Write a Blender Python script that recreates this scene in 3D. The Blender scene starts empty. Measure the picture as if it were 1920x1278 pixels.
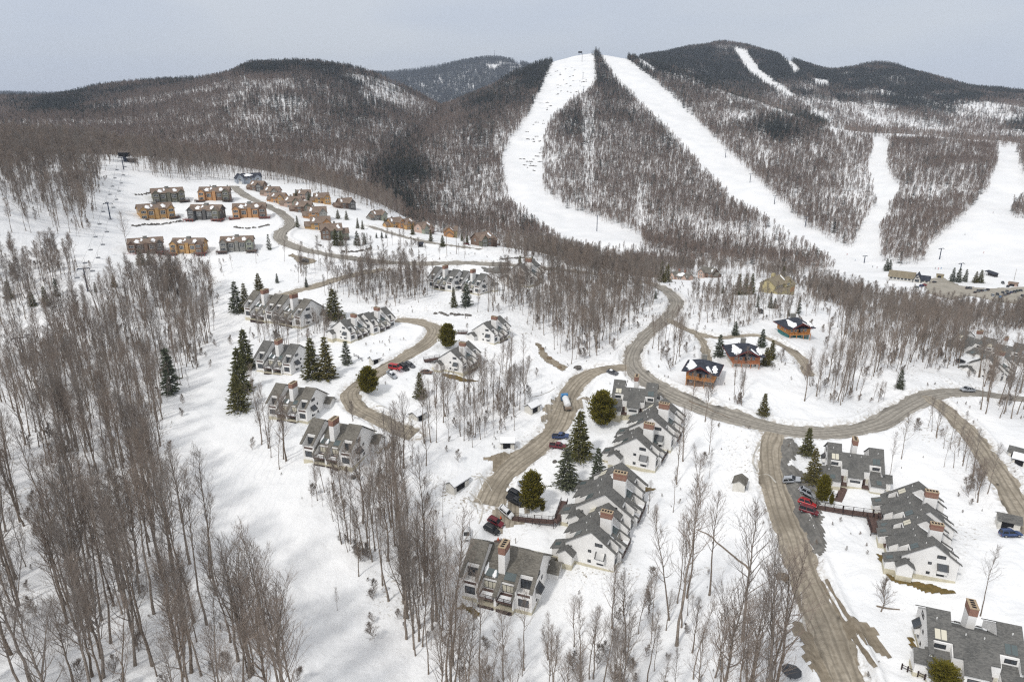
import bpy, bmesh, math, random
import numpy as np
from mathutils import Vector, Matrix

SC = bpy.context.scene
COL = SC.collection
R = math.radians
# ------------------------------------------------------------------ camera
CAM_Z = 105.0
PITCH = R(18.4)
FPX = 1280.0                       # focal length in pixels of the 1920 px wide photo
cam_d = bpy.data.cameras.new('camera')
cam_d.sensor_width = 36.0
cam_d.lens = 24.0
cam_d.clip_start = 1.0
cam_d.clip_end = 30000.0
cam = bpy.data.objects.new('camera', cam_d)
cam.location = (0, 0, CAM_Z)
cam.rotation_euler = (R(90) - PITCH, 0, 0)
COL.objects.link(cam)
SC.camera = cam
# ------------------------------------------------------------------ world, sun, exposure
SUN_EL, SUN_AZ = R(50), R(-140)     # azimuth measured from +Y towards +X
sd = Vector((math.sin(SUN_AZ) * math.cos(SUN_EL), math.cos(SUN_AZ) * math.cos(SUN_EL), math.sin(SUN_EL)))
W = bpy.data.worlds.new('World')
SC.world = W
W.use_nodes = True
nt = W.node_tree
nt.nodes.clear()
wo = nt.nodes.new('ShaderNodeOutputWorld')
bg = nt.nodes.new('ShaderNodeBackground')
sky = nt.nodes.new('ShaderNodeTexSky')
sky.sky_type = 'NISHITA'
sky.sun_disc = False
sky.sun_elevation = SUN_EL
sky.sun_rotation = SUN_AZ
sky.air_density = 1.0
sky.dust_density = 1.5
mixs = nt.nodes.new('ShaderNodeMix'); mixs.data_type = 'RGBA'
ramp = nt.nodes.new('ShaderNodeValToRGB')
ramp.color_ramp.elements[0].color = (5.0, 5.55, 6.7, 1); ramp.color_ramp.elements[0].position = 0.30
ramp.color_ramp.elements[1].color = (6.3, 6.6, 7.1, 1); ramp.color_ramp.elements[1].position = 0.64
tc = nt.nodes.new('ShaderNodeTexCoord')
mp = nt.nodes.new('ShaderNodeMapping'); mp.inputs['Scale'].default_value = (1.2, 1.2, 5.0)
nz = nt.nodes.new('ShaderNodeTexNoise'); nz.inputs['Scale'].default_value = 1.6; nz.inputs['Detail'].default_value = 5
nt.links.new(tc.outputs['Generated'], mp.inputs['Vector'])
nt.links.new(mp.outputs[0], nz.inputs['Vector'])
nt.links.new(nz.outputs['Fac'], ramp.inputs['Fac'])
mixs.inputs['Factor'].default_value = 0.86          # thin high overcast veils the blue
nt.links.new(sky.outputs[0], mixs.inputs[6])
# the cloud veil is brighter overhead and round the sun than near the horizon
sep = nt.nodes.new('ShaderNodeSeparateXYZ'); nt.links.new(tc.outputs['Generated'], sep.inputs[0])
zr = nt.nodes.new('ShaderNodeMapRange'); zr.inputs['From Min'].default_value = .18; zr.inputs['From Max'].default_value = .75
zr.inputs['To Min'].default_value = 1.0; zr.inputs['To Max'].default_value = 1.26
nt.links.new(sep.outputs['Z'], zr.inputs['Value'])
dt = nt.nodes.new('ShaderNodeVectorMath'); dt.operation = 'DOT_PRODUCT'; dt.inputs[1].default_value = sd; nt.links.new(tc.outputs['Generated'], dt.inputs[0])
gr = nt.nodes.new('ShaderNodeMapRange'); gr.inputs['From Min'].default_value = .6; gr.inputs['From Max'].default_value = 1.0; gr.inputs['To Min'].default_value = 0; gr.inputs['To Max'].default_value = 0.7
nt.links.new(dt.outputs['Value'], gr.inputs['Value'])
ad = nt.nodes.new('ShaderNodeMath'); nt.links.new(zr.outputs[0], ad.inputs[0]); nt.links.new(gr.outputs[0], ad.inputs[1])
zn = nt.nodes.new('ShaderNodeMapRange'); zn.inputs['From Min'].default_value = .16; zn.inputs['From Max'].default_value = .5; nt.links.new(sep.outputs['Z'], zn.inputs['Value'])
nm_ = nt.nodes.new('ShaderNodeMix'); nm_.data_type = 'RGBA'; nt.links.new(zn.outputs[0], nm_.inputs['Factor']); nt.links.new(ramp.outputs[0], nm_.inputs[6]); nm_.inputs[7].default_value = (6.0, 5.98, 5.95, 1)
ml = nt.nodes.new('ShaderNodeVectorMath'); ml.operation = 'SCALE'; nt.links.new(nm_.outputs[2], ml.inputs[0]); nt.links.new(ad.outputs[0], ml.inputs['Scale'])
nt.links.new(ml.outputs[0], mixs.inputs[7])
nt.links.new(mixs.outputs[2], bg.inputs['Color'])
bg.inputs['Strength'].default_value = 0.1
nt.links.new(bg.outputs[0], wo.inputs['Surface'])
sun_d = bpy.data.lights.new('sun', 'SUN')
sun_d.energy = 1.65
sun_d.angle = R(5)
sun_d.color = (1.0, 0.965, 0.91)
sun = bpy.data.objects.new('sun', sun_d)
sun.rotation_euler = sd.to_track_quat('Z', 'Y').to_euler()
sun.location = (0, 0, 600)
COL.objects.link(sun)
SC.view_settings.view_transform = 'Standard'
SC.view_settings.look = 'None'
SC.view_settings.gamma = 1
SC.view_settings.exposure = 0.15
SC.cycles.use_denoising = False      # the fine twigs are smeared by the denoiser
SC.cycles.filter_width = 1.25
SC.cycles.use_adaptive_sampling = False
SC.cycles.volume_bounces = 0
SC.cycles.max_bounces = 5
SC.cycles.diffuse_bounces = 3

rng = np.random.default_rng(7)
random.seed(7)
# ------------------------------------------------------------------ photo pixel <-> world
cP, sP = math.cos(PITCH), math.sin(PITCH)
def ray(px, py):
    px = np.asarray(px, float); py = np.asarray(py, float)
    xc, yc = (px - 960) / FPX, (639 - py) / FPX
    return np.stack([xc, cP + yc * sP, -sP + yc * cP], -1)
def pt(px, py, D):
    return np.array([0, 0, CAM_Z]) + ray(px, py) * np.asarray(D, float)[..., None]
def project(P):
    P = np.asarray(P, float)
    d = P - np.array([0, 0, CAM_Z])
    dep = d[..., 1] * cP - d[..., 2] * sP
    up = d[..., 1] * sP + d[..., 2] * cP
    dep_s = np.where(dep < 1, 1, dep)
    return 960 + FPX * d[..., 0] / dep_s, 639 - FPX * up / dep_s, dep
def at_z(px, py, z):
    r = ray(px, py)
    return np.array([0, 0, CAM_Z]) + r * ((z - CAM_Z) / r[2])
# ------------------------------------------------------------------ noise (numpy value noise)
_perm = rng.random((512, 512))
def vnoise(x, y, s, seed=0):
    x = np.asarray(x) / s + seed * 17.3 + 1000; y = np.asarray(y) / s + seed * 9.1 + 1000
    xi, yi = np.floor(x).astype(int), np.floor(y).astype(int)
    fx, fy = x - xi, y - yi
    fx = fx * fx * (3 - 2 * fx); fy = fy * fy * (3 - 2 * fy)
    g = lambda a, b: _perm[a % 512, b % 512]
    return (g(xi, yi) * (1 - fx) + g(xi + 1, yi) * fx) * (1 - fy) + (g(xi, yi + 1) * (1 - fx) + g(xi + 1, yi + 1) * fx) * fy - 0.5
def in_poly(px, py, poly):
    px = np.asarray(px); py = np.asarray(py)
    c = np.zeros(px.shape, bool)
    n = len(poly)
    for i in range(n):
        x1, y1 = poly[i]; x2, y2 = poly[(i + 1) % n]
        if y1 == y2: continue
        c ^= ((y1 > py) != (y2 > py)) & (px < (x2 - x1) * (py - y1) / (y2 - y1) + x1)
    return c
# ------------------------------------------------------------------ village terrain: thin-plate through surveyed points (px, py, depth)
def zD(px, py, z):                   # depth of a pixel whose ground height is z
    r = ray(px, py); return (z - CAM_Z) / r[2]
CTRL_Z = [  # (px, py, z)
 (-150,1278,0),(0,1278,0),(480,1278,-3),(960,1278,-6),(1440,1278,2),(1920,1278,9),(2070,1278,10),(960,1900,-10),(200,1900,-6),(1750,1900,4),
 (-150,1000,6),(0,1000,4),(300,1000,2),(600,1050,-2),(955,1140,-3),(918,987,0),(1110,1060,0),(1200,880,4),(1240,1000,2),(1380,905,6),(1500,930,8),(1740,1090,8),(1900,1000,10),(2070,1000,10),
 (650,880,6),(860,905,3),(560,800,8),(525,700,10),(-150,800,12),(0,800,9),(250,800,8),(400,820,6),(440,580,14),(530,600,14),(680,650,13),(740,695,13),
 (860,705,12),(920,645,14),(1000,800,6),(1060,760,8),(1150,692,11),(1220,640,14),(1270,575,13),(1100,640,11),(1190,770,9),(1315,715,15),(1390,684,16),(1487,632,15),
 (1600,770,12),(1815,735,11),(1640,800,12),(1440,820,11),(1605,905,9),(1920,760,9),(2070,760,8),(1860,700,6),(1840,650,3),(1600,650,12),(1540,585,11),(1660,605,6),
 (1455,552,8),(1300,530,7),(1240,535,10),(1120,505,12),
 (1600,575,-6),(1760,600,-6),(1920,610,-12),(2070,610,-14),(1700,530,-23),(1880,560,-22),(1640,520,-25),(2070,560,-20),(1560,535,-14),
 (1700,506,-26),(1850,510,-25),(1970,515,-24),(1785,518,-25),(1620,508,-27),(2080,520,-22),
 (870,548,17),(985,530,16),(700,500,21),(800,500,20),(560,500,24),(1018,475,18),(910,464,22),(820,445,24),(740,420,28),
 (600,415,33),(640,447,29),(530,435,34),(560,475,27),(470,470,28),(275,472,29),(357,470,29),(447,467,29),(293,411,38),(390,409,38),(470,406,38),(315,378,44),(405,376,44),
 (465,341,49),(560,352,45),(230,300,69),(207,408,43),(160,545,24),(42,672,8),(100,460,38),(0,520,28),(-150,520,30),(0,430,48),(-150,430,52),(300,560,16),(180,640,12),
]
CTRL_D = [  # (px, py, depth)
 (0,282,600),(-200,275,600),(150,290,640),(300,295,680),(420,312,740),(560,335,720),(640,358,690),(720,385,660),(787,425,610),(860,450,590),(950,480,570),
 (0,300,900),(-250,300,900),(300,330,950),(600,390,900),(790,450,800),(950,495,760),(1100,515,620),(1250,525,560),
 (1200,490,700),(1400,500,680),(1560,515,640),(1320,510,760),(1000,505,850),(0,330,1150),(600,400,1150),(1200,470,1150),(1900,500,1150),
]
_pts = [pt(a, b, np.float64(zD(a, b, c))) for a, b, c in CTRL_Z] + [pt(a, b, np.float64(c)) for a, b, c in CTRL_D]
_pts = np.array(_pts)
def _uv(x, y):
    r = np.sqrt(x * x + y * y); return np.stack([np.arctan2(x, y) * 1.6, np.log(np.maximum(r, 20))], -1)
_C = _uv(_pts[:, 0], _pts[:, 1])
def _phi(d2): return 0.5 * d2 * np.log(d2 + 1e-9)
_n = len(_C)
_d2 = ((_C[:, None] - _C[None]) ** 2).sum(-1)
_A = np.zeros((_n + 3, _n + 3))
_A[:_n, :_n] = _phi(_d2) + np.eye(_n) * 0.0012
_A[:_n, _n] = 1; _A[:_n, _n + 1:] = _C
_A[_n, :_n] = 1; _A[_n + 1:, :_n] = _C.T
_w = np.linalg.solve(_A, np.concatenate([_pts[:, 2], [0, 0, 0]]))
def h0(x, y):
    x = np.asarray(x, float); y = np.asarray(y, float)
    sh = x.shape; q = _uv(x.ravel(), y.ravel()); out = np.empty(len(q))
    for i in range(0, len(q), 40000):
        b = q[i:i + 40000]
        d2 = ((b[:, None] - _C[None]) ** 2).sum(-1)
        out[i:i + 40000] = _phi(d2) @ _w[:_n] + _w[_n] + b @ _w[_n + 1:]
    return out.reshape(sh)
# ------------------------------------------------------------------ height table (polar) shared by the ground mesh and everything set on it
AZ0, AZ1, NAZ = R(-52), R(52), 840
R0, R1, NR = 62.0, 1250.0, 720
_az = np.linspace(AZ0, AZ1, NAZ)
_rr = np.exp(np.linspace(math.log(R0), math.log(R1), NR))
GX = np.sin(_az)[None] * _rr[:, None]; GY = np.cos(_az)[None] * _rr[:, None]
_sx = h0(np.sin(np.linspace(AZ0, AZ1, 141))[None] * np.exp(np.linspace(math.log(R0), math.log(R1), 121))[:, None],
         np.cos(np.linspace(AZ0, AZ1, 141))[None] * np.exp(np.linspace(math.log(R0), math.log(R1), 121))[:, None])
def bil(tab, x, y):
    x = np.asarray(x, float); y = np.asarray(y, float)
    r = np.clip(np.sqrt(x * x + y * y), R0, R1); a = np.arctan2(x, y)
    u = np.clip((a - AZ0) / (AZ1 - AZ0), 0, 1) * (tab.shape[1] - 1)
    v = np.clip((np.log(r) - math.log(R0)) / (math.log(R1) - math.log(R0)), 0, 1) * (tab.shape[0] - 1)
    i = np.minimum(u.astype(int), tab.shape[1] - 2); j = np.minimum(v.astype(int), tab.shape[0] - 2)
    fu, fv = u - i, v - j
    return (tab[j, i] * (1 - fu) + tab[j, i + 1] * fu) * (1 - fv) + (tab[j + 1, i] * (1 - fu) + tab[j + 1, i + 1] * fu) * fv
def cub(tab, x, y):                 # smooth (Catmull-Rom) look-up of the coarse table
    x = np.asarray(x, float); y = np.asarray(y, float)
    r = np.clip(np.sqrt(x * x + y * y), R0, R1); a = np.arctan2(x, y)
    nu, nv = tab.shape[1], tab.shape[0]
    u = np.clip((a - AZ0) / (AZ1 - AZ0), 0, 1) * (nu - 1); v = np.clip((np.log(r) - math.log(R0)) / (math.log(R1) - math.log(R0)), 0, 1) * (nv - 1)
    i = np.minimum(u.astype(int), nu - 2); j = np.minimum(v.astype(int), nv - 2); fu, fv = u - i, v - j
    def wts(f): return [(-f + 2 * f**2 - f**3) / 2, (2 - 5 * f**2 + 3 * f**3) / 2, (f + 4 * f**2 - 3 * f**3) / 2, (-f**2 + f**3) / 2]
    wu, wv = wts(fu), wts(fv); out = 0
    for b in range(4):
        jj = np.clip(j + b - 1, 0, nv - 1); row = 0
        for c in range(4):
            row = row + tab[jj, np.clip(i + c - 1, 0, nu - 1)] * wu[c]
        out = out + row * wv[b]
    return out
def hbase(x, y): return cub(_sx, x, y)
def hit(px, py, f=None, D0=70, D1=1200):   # first meeting of a photo pixel's ray with the village ground
    f = f or hbase
    r = ray(px, py); D = np.exp(np.linspace(math.log(D0), math.log(D1), 900))
    P = np.array([0, 0, CAM_Z]) + r[None] * D[:, None]
    g = P[:, 2] - f(P[:, 0], P[:, 1])
    k = np.nonzero(g < 0)[0]
    if len(k) == 0: return P[-1]
    k = k[0]
    if k == 0: return P[0]
    t = g[k - 1] / (g[k - 1] - g[k]); d = D[k - 1] + t * (D[k] - D[k - 1])
    return np.array([0, 0, CAM_Z]) + r * d
# ------------------------------------------------------------------ roads: centre lines (photo pixels) and widths in metres
ROADS = [
 ('main_road', 7.4, 'dirt', [(1960,752),(1860,741),(1800,735),(1745,742),(1690,768),(1640,796),(1560,811),(1480,808),(1400,790),(1330,769),(1270,744),(1215,716),(1186,688),(1188,658),(1212,628),(1243,602),(1264,580),(1266,561),(1245,543),(1215,531),(1150,519),(1060,508),(980,500),(880,494),(760,494),(640,482),(575,470),(530,452),(528,436),(545,421),(530,402),(500,386),(470,372),(450,360),(438,349)]),
 ('village_road', 7.4, 'dirt', [(1180,688),(1130,693),(1095,708),(1070,735),(1058,765),(1043,800),(1013,835),(972,865),(945,890),(925,918),(912,946)]),
 ('village_road', 7.0, 'dirt', [(742,600),(785,604),(815,616),(802,642),(760,668),(720,692),(682,715),(657,737),(668,762),(703,782),(745,802),(778,814)]),
 ('village_road', 6.0, 'dirt', [(520,556),(560,546),(610,531),(660,517),(720,505)]),
 ('driveway', 7.0, 'dirt', [(1452,812),(1444,845),(1450,900),(1468,960),(1488,1010),(1500,1060),(1519,1110),(1540,1160),(1562,1212),(1592,1290)]),
 ('side_road', 6.5, 'dirt', [(1735,742),(1790,783),(1832,830),(1866,880),(1900,935),(1945,1005)]),
 ('chalet_drive', 4.2, 'dirt', [(1250,598),(1290,619),(1340,633),(1420,631),(1468,650),(1500,672),(1516,705)]),
 ('chalet_drive', 3.2, 'dirt', [(1305,626),(1322,650),(1326,690)]),
 ('side_road', 6.0, 'dirt', [(690,424),(740,440),(790,452),(850,462),(900,468)]),
]
def smooth_line(P, step):
    P = np.asarray(P, float)
    n = len(P); out = []
    for i in range(n - 1):
        p0, p1, p2, p3 = P[max(i - 1, 0)], P[i], P[i + 1], P[min(i + 2, n - 1)]
        m = max(2, int(np.linalg.norm(p2 - p1) / step))
        for k in range(m):
            t = k / m
            out.append(0.5 * ((2 * p1) + (-p0 + p2) * t + (2 * p0 - 5 * p1 + 4 * p2 - p3) * t * t + (-p0 + 3 * p1 - 3 * p2 + p3) * t ** 3))
    out.append(P[-1]); return np.array(out)
ROAD_LINES = []
for nm, wd, kd, pl in ROADS:
    P = np.array([hit(a, b)[:2] for a, b in pl])
    ROAD_LINES.append((nm, wd, kd, smooth_line(P, 1.2)))
_RS = np.concatenate([np.c_[l[:-1], l[1:], np.full(len(l) - 1, wd / 2)][::2] for nm, wd, kd, l in ROAD_LINES])
def road_dist(x, y):                # distance to the nearest road edge (negative on the road)
    x = np.asarray(x, float).ravel(); y = np.asarray(y, float).ravel()
    out = np.full(len(x), 1e3)
    mid = (_RS[:, :2] + _RS[:, 2:4]) / 2
    for i in range(0, len(x), 8000):
        d = np.sqrt((x[i:i + 8000, None] - mid[None, :, 0]) ** 2 + (y[i:i + 8000, None] - mid[None, :, 1]) ** 2) - _RS[None, :, 4]
        out[i:i + 8000] = d.min(1)
    return out
# snow relief on top of the smooth ground
GZ = hbase(GX, GY)
_rd = road_dist(GX, GY).reshape(GX.shape)
_lump = vnoise(GX, GY, 9, 1) * 1.1 + vnoise(GX, GY, 3.2, 2) * 0.6 + vnoise(GX, GY, 28, 3) * 1.6
_away = np.clip(_rd / 5.0, 0, 1)
_bank = np.exp(-((_rd - 2.0) / 1.1) ** 2) * (0.45 + 1.3 * np.clip(vnoise(GX, GY, 5, 4) + .4, 0, 1)) * (GY < 520)
GZ = GZ + _lump * _away * np.clip((700 - GY) / 500, 0.15, 1) + _bank
def h(x, y): return bil(GZ, x, y)
def ground_at(px, py): return hit(px, py, h)
# ------------------------------------------------------------------ tags, meshes, materials
def tag(o, label=None, cat=None, group=None, kind=None):
    if label: o['label'] = label
    if cat: o['category'] = cat
    if group: o['group'] = group
    if kind: o['kind'] = kind
    return o
def empty(name, loc, rz=0):
    o = bpy.data.objects.new(name, None); o.empty_display_size = 0.5
    o.location = loc; o.rotation_euler = (0, 0, rz); COL.objects.link(o); return o
def copy_tree(o, parent=None):
    c = o.copy(); COL.objects.link(c); c.parent = parent
    for ch in o.children: copy_tree(ch, c)
    return c
class MB:
    def __init__(s): s.v = []; s.f = []; s.m = []
    def add(s, v, f, m=0):
        n = len(s.v); s.v.extend([tuple(map(float, p)) for p in v]); s.f.extend([tuple(i + n for i in q) for q in f]); s.m.extend([m] * len(f))
    def box(s, x0, x1, y0, y1, z0, z1, m=0):
        s.add([(x0,y0,z0),(x1,y0,z0),(x1,y1,z0),(x0,y1,z0),(x0,y0,z1),(x1,y0,z1),(x1,y1,z1),(x0,y1,z1)],
              [(3,2,1,0),(4,5,6,7),(0,1,5,4),(1,2,6,5),(2,3,7,6),(3,0,4,7)], m)
    def prism_x(s, x0, x1, poly, m=0):          # polygon in (y, z), extruded along x
        n = len(poly)
        s.add([(x0, y, z) for y, z in poly] + [(x1, y, z) for y, z in poly],
              [tuple(range(n))[::-1], tuple(range(n, 2 * n))] + [(i, (i + 1) % n, n + (i + 1) % n, n + i) for i in range(n)], m)
    def prism_y(s, y0, y1, poly, m=0):          # polygon in (x, z), extruded along y
        n = len(poly)
        s.add([(x, y0, z) for x, z in poly] + [(x, y1, z) for x, z in poly],
              [tuple(range(n)), tuple(range(n, 2 * n))[::-1]] + [((i + 1) % n, i, n + i, n + (i + 1) % n) for i in range(n)], m)
    def prism_z(s, z0, z1, poly, m=0):
        n = len(poly)
        s.add([(x, y, z0) for x, y in poly] + [(x, y, z1) for x, y in poly],
              [tuple(range(n))[::-1], tuple(range(n, 2 * n))] + [(i, (i + 1) % n, n + (i + 1) % n, n + i) for i in range(n)], m)
    def slab_x(s, x0, x1, a, b, t=0.22, m=0):   # sloping roof slab, from (y,z) a to b, thickness t above the line
        (ya, za), (yb, zb) = a, b
        s.prism_x(x0, x1, [(ya, za), (yb, zb), (yb, zb + t), (ya, za + t)] if yb > ya else [(yb, zb), (ya, za), (ya, za + t), (yb, zb + t)], m)
    def slab_y(s, y0, y1, a, b, t=0.22, m=0):
        (xa, za), (xb, zb) = a, b
        s.prism_y(y0, y1, [(xa, za), (xb, zb), (xb, zb + t), (xa, za + t)] if xb > xa else [(xb, zb), (xa, za), (xa, za + t), (xb, zb + t)], m)
    def tube(s, P, r, k=6, m=0, cap=True):
        P = [Vector(p) for p in P]; rr = r if isinstance(r, (list, tuple)) else [r] * len(P)
        rings = []
        for i, p in enumerate(P):
            d = (P[min(i + 1, len(P) - 1)] - P[max(i - 1, 0)]).normalized()
            a = d.cross(Vector((0, 0, 1)) if abs(d.z) < .9 else Vector((1, 0, 0))).normalized(); b = d.cross(a)
            rings.append([p + (a * math.cos(2 * math.pi * j / k) + b * math.sin(2 * math.pi * j / k)) * rr[i] for j in range(k)])
        v = [q for g in rings for q in g]
        f = [(i * k + j, i * k + (j + 1) % k, (i + 1) * k + (j + 1) % k, (i + 1) * k + j) for i in range(len(P) - 1) for j in range(k)]
        if cap: f += [tuple(range(k))[::-1], tuple(range((len(P) - 1) * k, len(P) * k))]
        s.add(v, f, m)
    def mesh(s, name, mats, smooth=False):
        me = bpy.data.meshes.new(name); me.from_pydata(s.v, [], s.f)
        for m in (mats if isinstance(mats, (list, tuple)) else [mats]): me.materials.append(m)
        if len(me.materials) > 1: me.polygons.foreach_set('material_index', s.m)
        if smooth: me.polygons.foreach_set('use_smooth', [True] * len(me.polygons))
        bm = bmesh.new(); bm.from_mesh(me); bmesh.ops.recalc_face_normals(bm, faces=bm.faces); bm.to_mesh(me); bm.free()
        me.update(); return me
    def build(s, name, mats, parent=None, smooth=False):
        o = bpy.data.objects.new(name, s.mesh(name, mats, smooth)); COL.objects.link(o); o.parent = parent; return o
def np_mesh(name, v, f, mats, smooth=True, mat_idx=None):
    v = np.asarray(v, np.float32); f = np.asarray(f, np.int32); k = f.shape[1]
    me = bpy.data.meshes.new(name)
    me.vertices.add(len(v)); me.vertices.foreach_set('co', v.ravel())
    me.loops.add(f.size); me.loops.foreach_set('vertex_index', f.ravel())
    me.polygons.add(len(f)); me.polygons.foreach_set('loop_start', np.arange(0, f.size, k, dtype=np.int32))
    try: me.polygons.foreach_set('loop_total', np.full(len(f), k, np.int32))
    except Exception: pass
    me.polygons.foreach_set('use_smooth', np.full(len(f), smooth))
    for m in (mats if isinstance(mats, (list, tuple)) else [mats]): me.materials.append(m)
    if mat_idx is not None: me.polygons.foreach_set('material_index', np.asarray(mat_idx, np.int32))
    me.update(calc_edges=True); me.validate(); return me
def link(name, me, parent=None):
    o = bpy.data.objects.new(name, me); COL.objects.link(o); o.parent = parent; return o
def grid_faces(nr, nc):
    i = np.arange(nr - 1)[:, None] * nc + np.arange(nc - 1)[None]
    return np.stack([i, i + 1, i + nc + 1, i + nc], -1).reshape(-1, 4)

def mat(name, col, rough=0.7, metal=0, noise=None, bump=None, spec=0.3, rnd=0.0, alt=None):
    """Principled material; noise=(scale, amount[, colour2]) mottles it, rnd varies it from object to object."""
    m = bpy.data.materials.new(name); m.use_nodes = True
    n = m.node_tree.nodes; L = m.node_tree.links; b = n['Principled BSDF']
    b.inputs['Roughness'].default_value = rough; b.inputs['Metallic'].default_value = metal
    b.inputs['Specular IOR Level'].default_value = spec
    c = (*col, 1); b.inputs['Base Color'].default_value = c
    out = None
    if noise or rnd:
        tcn = n.new('ShaderNodeTexCoord')
        if noise:
            z = n.new('ShaderNodeTexNoise'); z.inputs['Scale'].default_value = noise[0]; z.inputs['Detail'].default_value = 4
            L.new(tcn.outputs['Object'], z.inputs['Vector'])
            r = n.new('ShaderNodeValToRGB'); a = noise[1]
            r.color_ramp.elements[0].position = .3; r.color_ramp.elements[1].position = .7
            c2 = noise[2] if len(noise) > 2 else tuple(x * (1 - a) for x in col)
            c1 = col if len(noise) > 2 else tuple(min(1, x * (1 + a)) for x in col)
            r.color_ramp.elements[0].color = (*c2, 1); r.color_ramp.elements[1].color = (*c1, 1)
            L.new(z.outputs['Fac'], r.inputs['Fac']); out = r.outputs[0]
        if rnd:
            oi = n.new('ShaderNodeObjectInfo'); mx = n.new('ShaderNodeMix'); mx.data_type = 'RGBA'
            L.new(oi.outputs['Random'], mx.inputs['Factor'])
            a2 = alt or tuple(min(1, x * (1 + rnd)) for x in col)
            if out is not None:
                L.new(out, mx.inputs[6])
                hs = n.new('ShaderNodeMix'); hs.data_type = 'RGBA'; hs.blend_type = 'MULTIPLY'; hs.inputs['Factor'].default_value = 1
                L.new(out, hs.inputs[6]); hs.inputs[7].default_value = (*[y / max(x, 1e-4) for x, y in zip(col, a2)], 1)
                L.new(hs.outputs[2], mx.inputs[7])
            else:
                mx.inputs[6].default_value = (*[x * (1 - rnd * .6) for x in col], 1) if not alt else c; mx.inputs[7].default_value = (*a2, 1)
            out = mx.outputs[2]
        L.new(out, b.inputs['Base Color'])
    if bump:
        tcn = n.new('ShaderNodeTexCoord'); z = n.new('ShaderNodeTexNoise'); z.inputs['Scale'].default_value = bump[0]; z.inputs['Detail'].default_value = 5
        bp = n.new('ShaderNodeBump'); bp.inputs['Strength'].default_value = bump[1]; bp.inputs['Distance'].default_value = bump[2] if len(bump) > 2 else .1
        L.new(tcn.outputs['Object'], z.inputs['Vector']); L.new(z.outputs['Fac'], bp.inputs['Height']); L.new(bp.outputs[0], b.inputs['Normal'])
    return m

def snow_material(name, dirty=True):
    m = bpy.data.materials.new(name); m.use_nodes = True
    n = m.node_tree.nodes; L = m.node_tree.links; b = n['Principled BSDF']
    b.inputs['Roughness'].default_value = 0.65; b.inputs['Specular IOR Level'].default_value = 0.25
    tcn = n.new('ShaderNodeTexCoord')
    def noise(sc, det=5, vec=None):
        z = n.new('ShaderNodeTexNoise'); z.inputs['Scale'].default_value = sc; z.inputs['Detail'].default_value = det
        L.new(vec or tcn.outputs['Object'], z.inputs['Vector']); return z.outputs['Fac']
    def rmp(f, p0, c0, p1, c1):
        r = n.new('ShaderNodeValToRGB'); r.color_ramp.elements[0].position = p0; r.color_ramp.elements[1].position = p1
        r.color_ramp.elements[0].color = (*c0, 1); r.color_ramp.elements[1].color = (*c1, 1); L.new(f, r.inputs['Fac']); return r.outputs[0]
    def mix(f, a, c):
        x = n.new('ShaderNodeMix'); x.data_type = 'RGBA'; L.new(f, x.inputs['Factor']); L.new(a, x.inputs[6])
        if isinstance(c, tuple): x.inputs[7].default_value = (*c, 1)
        else: L.new(c, x.inputs[7])
        return x.outputs[2]
    base = rmp(noise(0.045, 6), .3, (.77, .785, .80), .7, (.875, .88, .885))
    if dirty:
        # leaf litter, twigs and old grass poking through in scattered patches
        patch = rmp(noise(0.04, 3), .52, (0, 0, 0), .68, (1, 1, 1))
        speck = rmp(noise(1.3, 6), .56, (0, 0, 0), .68, (1, 1, 1))
        mu = n.new('ShaderNodeMath'); mu.operation = 'MULTIPLY'; L.new(patch, mu.inputs[0]); L.new(speck, mu.inputs[1])
        mm = n.new('ShaderNodeMath'); mm.operation = 'MULTIPLY'; ab = n.new('ShaderNodeAttribute'); ab.attribute_name = 'brush'; L.new(mu.outputs[0], mm.inputs[0]); L.new(ab.outputs['Fac'], mm.inputs[1])
        base = mix(mm.outputs[0], base, (.27, .23, .17))
        wv = n.new('ShaderNodeTexWave'); wv.inputs['Scale'].default_value = .16; wv.inputs['Distortion'].default_value = 9; wv.inputs['Detail'].default_value = 3; wv.inputs['Detail Scale'].default_value = .5
        L.new(tcn.outputs['Object'], wv.inputs['Vector']); trk = rmp(wv.outputs['Fac'], .86, (0, 0, 0), .98, (1, 1, 1))
        tz = rmp(noise(0.02, 2), .5, (0, 0, 0), .62, (.3, .3, .3)); m3 = n.new('ShaderNodeMath'); m3.operation = 'MULTIPLY'; L.new(trk, m3.inputs[0]); L.new(tz, m3.inputs[1])
        base = mix(m3.outputs[0], base, (.62, .64, .67))
        at = n.new('ShaderNodeAttribute'); at.attribute_name = 'dirt'
        sp2 = rmp(noise(0.9, 5), .42, (0, 0, 0), .60, (1, 1, 1))
        m2 = n.new('ShaderNodeMath'); m2.operation = 'MULTIPLY'; L.new(at.outputs['Fac'], m2.inputs[0]); L.new(sp2, m2.inputs[1])
        base = mix(m2.outputs[0], base, (.30, .25, .18))
    L.new(base, b.inputs['Base Color'])
    bp = n.new('ShaderNodeBump'); bp.inputs['Strength'].default_value = .65; bp.inputs['Distance'].default_value = .6
    L.new(noise(0.55, 6), bp.inputs['Height']); L.new(bp.outputs[0], b.inputs['Normal'])
    return m
M = {}
M['snow'] = snow_material('snow')
M['mountain_snow'] = snow_material('mountain_snow', False)
M['bark'] = mat('bark', (.165, .128, .096), .9, noise=(1.2, .35), rnd=.5, alt=(.26, .22, .185))
M['twig'] = mat('twig', (.255, .205, .168), .9, rnd=.5, alt=(.205, .182, .162))
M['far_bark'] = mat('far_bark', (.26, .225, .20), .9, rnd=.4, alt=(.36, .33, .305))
M['far_twig'] = mat('far_twig', (.245, .185, .150), .9, rnd=.5, alt=(.185, .152, .132))
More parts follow.
